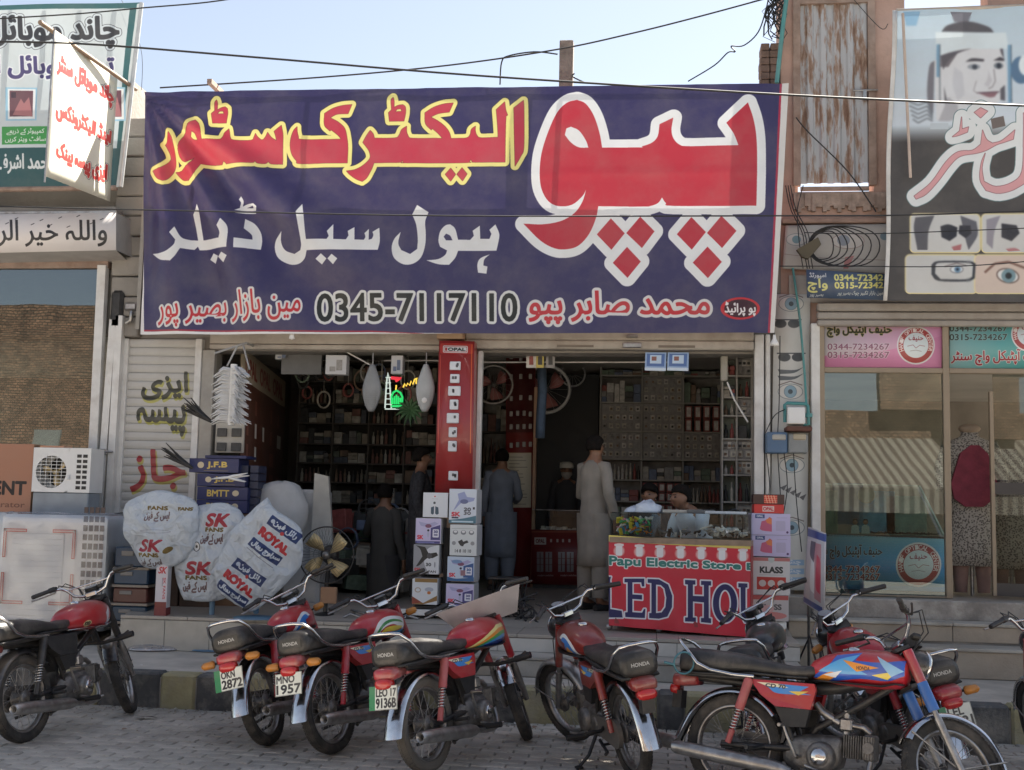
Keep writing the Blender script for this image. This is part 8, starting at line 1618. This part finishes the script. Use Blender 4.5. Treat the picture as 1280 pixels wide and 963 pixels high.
def bike(xc, zc, phi, lean, steer, label, style='swoosh', paint=BRED, pname='red', pbase=rgb(176, 32, 44), fender=CHROME, ffender=None, plate=None, forkm=None, tyre_m=RUBBER, rtyre=None, side=None, guard=False, shock_m=None, stand='side', text=True, cover=False, ring=False, blank=False, ind=True):
    pos = CAMM.translation + RT*xc + FW*zc; pos.z = .008
    d = FW*math.cos(R(phi)) + RT*math.sin(R(phi)); rz = math.atan2(d.y, d.x)
    M = Matrix.Translation(pos) @ Matrix.Rotation(rz, 4, 'Z') @ Matrix.Rotation(-R(lean), 4, 'X')
    root = empty('motorcycle', pos, label=label, cat='motorcycle', group='motorcycles parked along the kerb'); root.matrix_world = M
    axd = Vector((-.44, 0, .898)).normalized(); S0 = Vector((.90, 0, .80))
    SM = Matrix.Translation(S0) @ Matrix.Rotation(R(steer), 4, axd) @ Matrix.Translation(-S0)
    def add(name, key, fn, mats, parent=root, M_=None, loc=None):
        o = link(name, mpart(name+'|'+key, fn, mats), parent)
        if M_ is not None: o.matrix_local = M_
        if loc: o.location = loc
        return o
    tm, sm_ = tankmat(style, pname, pbase); ty, ri, sp, hu = wheel_meshes()
    for x, M_, k in ((0, None, 0), (1.2, SM, 1)):
        tmx = (rtyre or tyre_m) if k == 0 else tyre_m
        loc = Matrix.Translation((x, 0, .287))
        w_ = link('wheel', mpart('hub|w', hu, ENGINE), root); w_.matrix_local = (M_ @ loc if M_ else loc) @ Matrix.Rotation(rnd.uniform(0, 1), 4, 'Y')
        add('tyre', 'w', ty, tmx, w_); add('rim', 'w', ri, STEEL, w_); add('spokes', 'w', sp, STEEL, w_)
    # --- frame
    def frame():
        b = MB().tube([(.89, 0, .74), (.60, 0, .66), (.30, 0, .62), (-.02, 0, .64), (-.30, 0, .645)], [.03, .035, .035, .025, .02], 8)
        b.tube([(.89, 0, .70), (.70, 0, .57), (.47, 0, .43), (.40, 0, .30)], .021, 8).tube([(.905, 0, .72), (.868, 0, .82)], .034, 10)
        for s_ in (-1, 1): b.tube([(.42, s_*.06, .66), (.12, s_*.105, .665), (-.28, s_*.10, .655)], .013, 6).tube([(.38, s_*.07, .30), (.30, s_*.08, .50), (.22, s_*.09, .64)], .014, 6)
        return b
    add('frame', 'f', frame, BLACKM)
    def swing():
        b = MB()
        for s_ in (-1, 1): b.tube([(.40, s_*.07, .31), (.05, s_*.085, .29), (-.05, s_*.085, .287)], [.02, .017, .015], 8)
        return b.box((-.05, -.095, .265), (.02, -.08, .31), bev=.004).box((-.05, .08, .265), (.02, .095, .31), bev=.004)
    add('swing_arm', 's', swing, BLACKM)
    # --- fenders
    add('rear_fender', 'r', lambda: fender_mb(38, 186, .325, .062, .05), fender, loc=(0, 0, .287))
    add('front_fender', 'f', lambda: fender_mb(8, 158, .313, .056), ffender or fender, M_=SM @ Matrix.Translation((1.2, 0, .287)))
    def fstay():
        b = MB()
        for s_ in (-1, 1):
            for a in (20, 150): b.tube([(0, s_*.066, 0), (.30*math.cos(R(a)), s_*.058, .30*math.sin(R(a)))], .005, 5)
        return b
    add('fender_stay', 'f', fstay, STEEL, M_=SM @ Matrix.Translation((1.2, 0, .287)))
    # --- engine
    def eng():
        b = MB(); rings = []
        for x, w_, t, q in ((.30, .05, .34, .24), (.33, .085, .37, .205), (.42, .10, .395, .185), (.55, .10, .40, .185), (.61, .09, .40, .23), (.63, .06, .385, .29)): rings.append(sring(x, w_, t, q, 16, 4))
        b.loft(rings)
        b.lathe([(.0, -.035), (.055, -.035), (.07, -.028), (.078, -.01), (.08, .02)], (.53, -.115, .285), 'y', 28).lathe([(.0, -.008), (.048, -.008), (.052, 0)], (.53, -.15, .285), 'y', 24)
        b.lathe([(.085, -.02), (.083, .015), (.07, .03), (.0, .034)], (.52, .105, .285), 'y', 28).lathe([(.05, 0), (.045, .02), (0, .022)], (.34, .09, .29), 'y', 16)
        return b
    e = add('engine', 'e', eng, ENGINE)
    def cyl_():
        b = MB()
        for i in range(8): b.box((.635+i*.013, -.062, .29), (.642+i*.013, .062, .415), bev=.003)
        b.box((.63, -.042, .305), (.74, .042, .40)).box((.74, -.065, .285), (.80, .065, .425), bev=.012)
        for i in range(4): b.box((.745+i*.014, -.072, .295), (.751+i*.014, .072, .415))
        return b.cyl((.775, -.06, .355), (.775, -.085, .355), .03, 14).cyl((.775, .06, .355), (.775, .085, .355), .035, 14)
    add('cylinder', 'e', cyl_, ENGINE, e)
    add('engine_cover', 'e', lambda: MB().lathe([(.0, -.006), (.036, -.006), (.043, 0), (.043, .01)], (.53, -.158, .285), 'y', 24), CHROME, e)
    def carb(): return MB().box((.60, -.03, .43), (.67, .03, .50), bev=.01).cyl((.635, 0, .41), (.635, 0, .54), .02, 12).tube([(.60, 0, .47), (.5, 0, .52), (.46, 0, .56)], .022, 10).tube([(.66, 0, .465), (.73, 0, .46), (.77, 0, .43)], .018, 8)
    add('carburettor', 'c', carb, STEEL)
    def kick(): return MB().tube([(.40, -.12, .27), (.40, -.15, .27), (.34, -.155, .40), (.33, -.16, .43)], [.014, .012, .008, .008], 8).tube([(.33, -.155, .43), (.33, -.24, .43)], .010, 8)
    add('kick_starter', 'k', kick, STEEL)
    def exh():
        b = MB().tube([(.78, -.04, .30), (.775, -.06, .22), (.72, -.09, .175), (.60, -.12, .165), (.46, -.135, .175), (.36, -.145, .19)], .0155, 10)
        b.tube([(.38, -.145, .19), (.33, -.147, .195), (.28, -.15, .20), (-.18, -.165, .235), (-.29, -.168, .243), (-.31, -.168, .244)], [.018, .034, .041, .041, .036, .028], 18, cap=False)
        b.tube([(-.31, -.168, .244), (-.305, -.168, .244), (-.25, -.167, .24)], [.028, .020, .018], 18, cap=False); return b
    ex = add('exhaust', 'x', exh, STEEL)
    add('exhaust_bore', 'x', lambda: MB().cyl((-.27, -.168, .241), (-.26, -.168, .241), .019, 14), BLACK, ex)
    def chain():
        pts = []
        for k in range(17): a = R(90+180*k/16); pts.append((.085*math.cos(a), .287+.085*math.sin(a)))
        for k in range(9): a = R(-90+180*k/8); pts.append((.36+.055*math.cos(a), .29+.055*math.sin(a)))
        return MB().prism([(x, z) for x, z in pts], (0, .075, 0), (1, 0, 0), (0, 0, 1), (0, .028, 0))
    add('chain_case', 'c', chain, mat('chain_case_paint', (.17, .155, .14), .5, .4, dirt=(.1, .08, .06), dirt_amt=.6))
    # --- foot rests, pedals, stands
    def feet():
        b = MB().tube([(.48, -.21, .20), (.48, .21, .20)], .010, 8)
        for s_ in (-1, 1): b.tube([(.48, s_*.15, .20), (.48, s_*.26, .205)], .018, 8)
        return b
    add('foot_rest', 'f', feet, BLACK)
    for s_ in (-1, 1): add('foot_peg', 'p%d' % s_, lambda: MB().tube([(.20, s_*.09, .30), (.16, s_*.13, .285), (.15, s_*.23, .29)], .012, 8), BLACK); add('pedal', 'p%d' % s_, lambda: MB().tube([(.45, s_*.13, .23), (.59, s_*.155, .195), (.64, s_*.185, .20)], .008, 6), STEEL)
    th = math.tan(R(lean))
    L_ = max(.19+0.0, .27)
    add('side_stand', 's%d' % int(lean), lambda: MB().tube([(.42, .08, .21), (.38, .16, .10), (.36, .235, .235*th+.012)], [.012, .011, .010], 8).box((.33, .22, .235*th), (.39, .26, .235*th+.012)), BLACKM)
    add('centre_stand', 'c', lambda: MB().tube([(.33, -.09, .19), (.12, -.12, .16), (.10, -.14, .155)], .011, 6).tube([(.33, .09, .19), (.12, .12, .16), (.10, .14, .155)], .011, 6).tube([(.25, -.10, .177), (.25, .10, .177)], .009, 6), BLACKM)
    # --- shocks
    for s_ in (-1, 1):
        a_, c_ = Vector((.11, s_*.125, .665)), Vector((0, s_*.115, .30)); L1 = a_.lerp(c_, .48); L2 = a_.lerp(c_, .80)
        sh_ = add('shock_absorber', 's%d' % s_, lambda: MB().tube([a_, a_.lerp(c_, .04), L1], [.018, .027, .027], 14).tube([L1, c_], .011, 10).tube([L2, c_], .018, 10), [shock_m or paint], root)
        def spring():
            pts = []; q = (c_-a_).normalized(); u = q.cross(Vector((0, 1, 0))).normalized(); v = q.cross(u)
            for i in range(71): t = i/70; an = t*math.pi*2*7; pts.append(L1.lerp(L2, t) + u*.022*math.cos(an)+v*.022*math.sin(an))
            return MB().tube(pts, .0042, 5)
        add('spring', 's%d' % s_, spring, CHROME, sh_)
    # --- seat, rail, tail
    se = add('seat', 's', lambda: MB().loft([sring(x, w_, t, q, 24, 3.2, .10) for x, w_, t, q in ST]), SEATM)
    if text:
        add('seat_badge', 's', lambda: MB()._add([(-.340, .08, .705), (-.340, -.08, .705), (-.337, -.08, .762), (-.337, .08, .762)], [(0, 1, 2, 3)], 0, False, [[(0, 0), (1, 0), (1, 1), (0, 1)]]), SLAB, se)
    add('seat_pan', 's', lambda: MB().loft([sring(x, w_+.004, q+.012, q-.008, 16, 4) for x, w_, t, q in ST[1:9]]), BLACK)
    def rail():
        h = []
        for s_ in (1, -1):
            pts = [(.14, s_*.135, .675), (.02, s_*.145, .675), (-.12, s_*.148, .69), (-.20, s_*.148, .72), (-.28, s_*.14, .80), (-.335, s_*.11, .845)]
            h.append(pts)
        p = h[0] + [(-.355, .06, .855), (-.36, 0, .857), (-.355, -.06, .855)] + list(reversed(h[1])); return MB().tube(p, .0105, 8)
    add('grab_rail', 'r', rail, CHROME)
    tl = add('tail_lamp', 't', lambda: MB().loft([sring(x, w_, t, q, 16, 4) for x, w_, t, q in ((-.24, .07, .665, .60), (-.33, .08, .665, .585), (-.375, .075, .655, .585), (-.385, .06, .64, .60))]), paint)
    add('lens', 't', lambda: MB().loft([sring(x, w_, t, q, 16, 3) for x, w_, t, q in ((-.36, .062, .60, .535), (-.395, .058, .598, .538), (-.405, .045, .585, .55))]), REDL, tl)
    for s_ in ((-1, 1) if ind else ()):
        o = add('indicator', 'r%d' % s_, lambda: MB().tube([(-.30, s_*.06, .605), (-.32, s_*.13, .605)], .008, 6), BLACK)
        add('lens', 'r%d' % s_, lambda: MB().tube([(-.325, s_*.115, .605), (-.328, s_*.125, .605), (-.33, s_*.19, .603), (-.33, s_*.205, .602)], [.018, .027, .024, .012], 12), AMB, o)
        o = add('indicator', 'f%d' % s_, lambda: MB().tube([(.99, s_*.08, .80), (1.0, s_*.15, .80)], .008, 6), BLACK, M_=SM)
        add('lens', 'f%d' % s_, lambda: MB().tube([(1.0, s_*.135, .80), (1.0, s_*.145, .80), (1.0, s_*.20, .80), (1.0, s_*.215, .80)], [.018, .027, .024, .012], 12), AMB, o)
    if plate:
        o = add('number_plate', 'p', lambda: MB()._add([(-.415, .10, .425), (-.415, -.10, .425), (-.392, -.10, .56), (-.392, .10, .56)], [(0, 1, 2, 3)], 0, False, [[(0, 0), (1, 0), (1, 1), (0, 1)]])._add([(-.411, .10, .425), (-.411, -.10, .425), (-.388, -.10, .56), (-.388, .10, .56)], [(3, 2, 1, 0)], 1), [plate, STEEL])
    add('plate_bracket', 'p', lambda: MB().box((-.385, -.04, .46), (-.33, .04, .56)), BLACKM)
    # --- side panels and battery box
    for s_ in (-1, 1):
        sp_ = [(.11, .66), (.48, .665), (.49, .63), (.465, .525), (.27, .525), (.18, .58)]
        def sidep():
            b = MB(); vs = [(x, s_*(.118+.012*math.sin((x-.12)*9)), z) for x, z in sp_] + [(x*.97+.01, s_*.07, z) for x, z in sp_]; n = 6
            uvs = lambda p: ((p[0]-.11)/.38 , (p[2]-.525)/.14)
            fs = [tuple(range(n))] + [(i, n+i, n+(i+1) % n, (i+1) % n) for i in range(n)]
            if s_ > 0: fs = [tuple(reversed(f)) for f in fs]
            b._add(vs, fs, 0, False, [[uvs(vs[i]) for i in f] for f in fs]); return b
        add('side_panel', 's%d' % s_, sidep, side or sm_)
        add('battery_box', 's%d' % s_, lambda: MB().prism([(.27, .523), (.46, .523), (.44, .43), (.33, .42)], (0, s_*.075, 0), (1, 0, 0), (0, 0, 1), (0, s_*.042, 0)), BLACK)
    add('rear_mudguard', 'm', lambda: MB().prism([(.20, .60), (.30, .60), (.33, .40), (.30, .33), (.285, .33), (.30, .42)], (0, -.06, 0), (1, 0, 0), (0, 0, 1), (0, .12, 0)), BLACKM if fender is BLACKM else BLACKM)
    # --- tank
    t_ = add('fuel_tank', 't', tank_mb, tm)
    add('cap', 't', lambda: MB().lathe([(.032, .0), (.032, .012), (.024, .018), (0, .019)], (.66, 0, .866), 'z', 18), CHROME, t_)
    add('trim', 't', lambda: MB().loft([sring(x, w_+.004, .692+(.018 if x > .9 else 0), .680+(.018 if x > .9 else 0), 20, 2.5) for x, w_, t, q in TK[1:8]]), BLACKM if style != 'plain' else CHROME, t_)
    # --- fork and steering
    fx = lambda t: (1.2-.285*t, .287+.585*t)
    for s_ in (-1, 1):
        o = add('fork_leg', 'f%d' % s_, lambda: MB().tube([(fx(0)[0]+.012, s_*.078, fx(0)[1]-.02), (fx(.10)[0], s_*.078, fx(.10)[1]), (fx(.42)[0], s_*.078, fx(.42)[1])], [.018, .021, .021], 12).tube([(fx(.42)[0], s_*.078, fx(.42)[1]), (fx(.55)[0], s_*.078, fx(.55)[1])], .015, 10), STEEL, M_=SM)
        add('fork_cover', 'f%d' % s_, lambda: MB().tube([(fx(.50)[0], s_*.078, fx(.50)[1]), (fx(.66)[0], s_*.078, fx(.66)[1]), (fx(.67)[0], s_*.078, fx(.67)[1]), (fx(1.0)[0], s_*.078, fx(1.0)[1])], [.026, .026, .028, .028], 14), forkm or paint, o)
    if style == 'swoosh':
        for s_ in (-1, 1): add('fork_boot', 'b%d' % s_, lambda: MB().tube([(fx(.48)[0], s_*.078, fx(.48)[1]), (fx(.72)[0], s_*.078, fx(.72)[1])], .030, 14), BLUEC, M_=SM)
    add('fork_yoke', 'y', lambda: MB().prism([(-.10, -.03), (.10, -.03), (.06, .04), (-.06, .04)], (.895, 0, .870), (0, 1, 0), (-.9, 0, -.44), (-.008, 0, .018)), BLACKM, M_=SM)
    add('lower_yoke', 'y', lambda: MB().prism([(-.10, -.03), (.10, -.03), (.06, .04), (-.06, .04)], (.985, 0, .690), (0, 1, 0), (-.9, 0, -.44), (-.008, 0, .018)), BLACKM, M_=SM)
    hl = add('headlamp', 'h', lambda: MB().lathe([(.0, -.11), (.045, -.105), (.075, -.07), (.086, -.01), (.088, .02), (.080, .025)], (1.03, 0, .835), 'x', 24), BBLK if paint is not BBLK else BBLK, M_=SM)
    add('lens', 'h', lambda: MB().lathe([(.082, .018), (.06, .032), (.03, .038), (0, .04)], (1.03, 0, .835), 'x', 24), BLACK if blank else LENS, hl)
    add('rim', 'h', lambda: MB().lathe([(.088, .010), (.091, .018), (.086, .03), (.080, .026)], (1.03, 0, .835), 'x', 24), CHROME, hl)
    sp2 = add('speedometer', 's', lambda: MB().tube([(1.0, .0, .93), (.985, .0, .985)], [.048, .052], 20).box((.95, -.09, .955), (1.0, -.045, .985), bev=.008), BLACK, M_=SM)
    add('dial', 's', lambda: MB().lathe([(.046, 0), (0, .001)], (0, 0, 0), 'z', 18), mat('dial_face', (.3, .31, .32), .15), sp2).matrix_local = Matrix.Translation((.984, 0, .988)) @ Matrix.Rotation(R(-15), 4, 'Y')
    HB = [(.72, .355, 1.015), (.80, .25, 1.03), (.865, .185, 1.025), (.89, .15, .995), (.895, .115, .945), (.90, .06, .925), (.90, 0, .922)]
    hb = add('handlebar', 'h', lambda: MB().tube(HB + [(x, -y, z) for x, y, z in reversed(HB[:-1])], .011, 8).tube([(.885, .155, 1.00), (.885, -.155, 1.00)], .007, 6).box((.885, -.04, .905), (.92, .04, .94), bev=.006), CHROME, M_=SM)
    for s_ in (-1, 1):
        g0, g1 = Vector((.715, s_*.362, 1.014)), Vector((.798, s_*.253, 1.030))
        add('grip', 'g%d' % s_, lambda: MB().tube([g0, g0.lerp(g1, .08), g0.lerp(g1, .92), g1], [.014, .0165, .0155, .018], 10), BLACK, hb)
        add('switch_box', 'g%d' % s_, lambda: MB().tube([g1, g1.lerp(g0, -.28)], .020, 10).tube([g1.lerp(g0, -.3), g1.lerp(g0, -.35)+Vector((.02, 0, .0))], .016, 8), BLACK, hb)
        add('lever', 'g%d' % s_, lambda: MB().tube([(.83, s_*.215, 1.02), (.86, s_*.235, 1.01), (.82, s_*.31, 1.0), (.775, s_*.385, .995)], [.007, .007, .0055, .007], 6), STEEL if s_ > 0 else BLACKM, hb)
    def cables():
        b = MB()
        for s_, q in ((-1, .02), (1, -.01), (-1, .05), (1, .04)): b.tube([(.85, s_*.20, 1.02), (.93, s_*(.17+q), 1.06), (.99+q, s_*.09, 1.0), (.96, s_*.05, .88), (.90, s_*.03, .74)], .0038, 5)
        return b.tube([(.99, .02, .93), (1.06, .07, .75), (1.12, .08, .5), (1.19, .06, .30)], .0038, 5)
    add('cable', 'c', cables, CABLE, M_=SM)
    if guard:
        add('leg_guard', 'g', lambda: MB().tube([(.78, 0, .57), (.80, .10, .56), (.83, .24, .58), (.84, .30, .62)], .013, 8).tube([(.78, 0, .57), (.80, -.10, .56), (.83, -.24, .58), (.84, -.30, .62)], .013, 8).tube([(.83, -.22, .58), (.845, -.33, .60)], .022, 8), BLACKM)
    if cover:   # clear plastic over the handlebar
        o = add('plastic_cover', 'c', lambda: MB()._add([(.74, .30, 1.0), (.74, -.30, 1.0), (.93, -.22, .84), (.93, .2, .84), (1.02, -.2, .92), (1.02, .2, .92)], [(0, 1, 2, 3), (3, 2, 4, 5)], 0, False), CLOTHR, M_=SM)
    if ring:
        pts = [(-.36+.0*math.cos(a), -.26+.062*math.cos(a), .70+.062*math.sin(a)) for a in [i*math.pi/12 for i in range(24)]]
        add('cable_lock', 'r', lambda: MB().tube(pts, .006, 6, closed=True).tube([(-.33, -.15, .72), (-.36, -.2, .70)], .008, 6), mat('teal_lock', (.05, .16, .2), .4))
    return root
PL = {k: plate_mat(a, b_, k, g) for k, a, b_, g in (('okn', 'OKN', '2872', True), ('mnp', 'MNO', '1957', False), ('leo', 'LEO 17', '9136B', True), ('lel', 'LEL', '1981', True))}
B1, B2, B3, B4, B5, B6, B7, B8, B9 = range(9)
bike(-3.16, 8.12, 15, 9, 26, 'dusty red motorcycle with black fenders beside the wrapped air cooler, leftmost', 'plain', fender=BBLK, ffender=BBLK, side=BLACK, forkm=BLACKM, guard=True, shock_m=BLACKM, pbase=rgb(168, 40, 46), ind=False)
bike(-1.56, 8.22, 13, 15, 34, 'red motorcycle with plate OKN 2872 parked under the round blue fan stand', 'blue', plate=PL['okn'], fender=CHROME, pname='r2')
bike(-1.10, 7.98, 25, 11, 34, 'red motorcycle with green and yellow tank stripes and small white plate', 'green', plate=PL['mnp'])
bike(-.45, 7.48, 29, 9, 30, 'dusty red motorcycle with plate LEO 17 9136B and rainbow tank stripes', 'rainbow', plate=PL['leo'], rtyre=DRUBBER, guard=True, shock_m=MAROON, cover=True, ind=False)
bike(.80, 7.42, -15, 9, 20, 'dull red motorcycle with a loop lock on its rail in front of the counter', 'blue', paint=BREDD, pname='dull', pbase=rgb(128, 44, 40), ring=True, ffender=STEEL, ind=False)
bike(1.66, 7.62, 20, 11, 38, 'black motorcycle half hidden behind the big red side-on motorcycle', 'plain', paint=BBLK, pname='black', pbase=rgb(32, 32, 34), side=BLACK, ind=False)
bike(1.30, 7.02, 121, 9, 46, 'clean bright red motorcycle seen side on with blue flame stickers', 'swoosh', shock_m=MAROON, blank=True, ind=False)
bike(2.60, 7.38, -10, 12, 26, 'red motorcycle with plate LEL 1981 seen from behind at the right', 'plain', plate=PL['lel'], pname='r3')
bike(3.52, 6.85, 2, 10, 0, 'motorcycle of which only the left handlebar grip shows at the right edge', 'plain', pname='r3', ind=False)
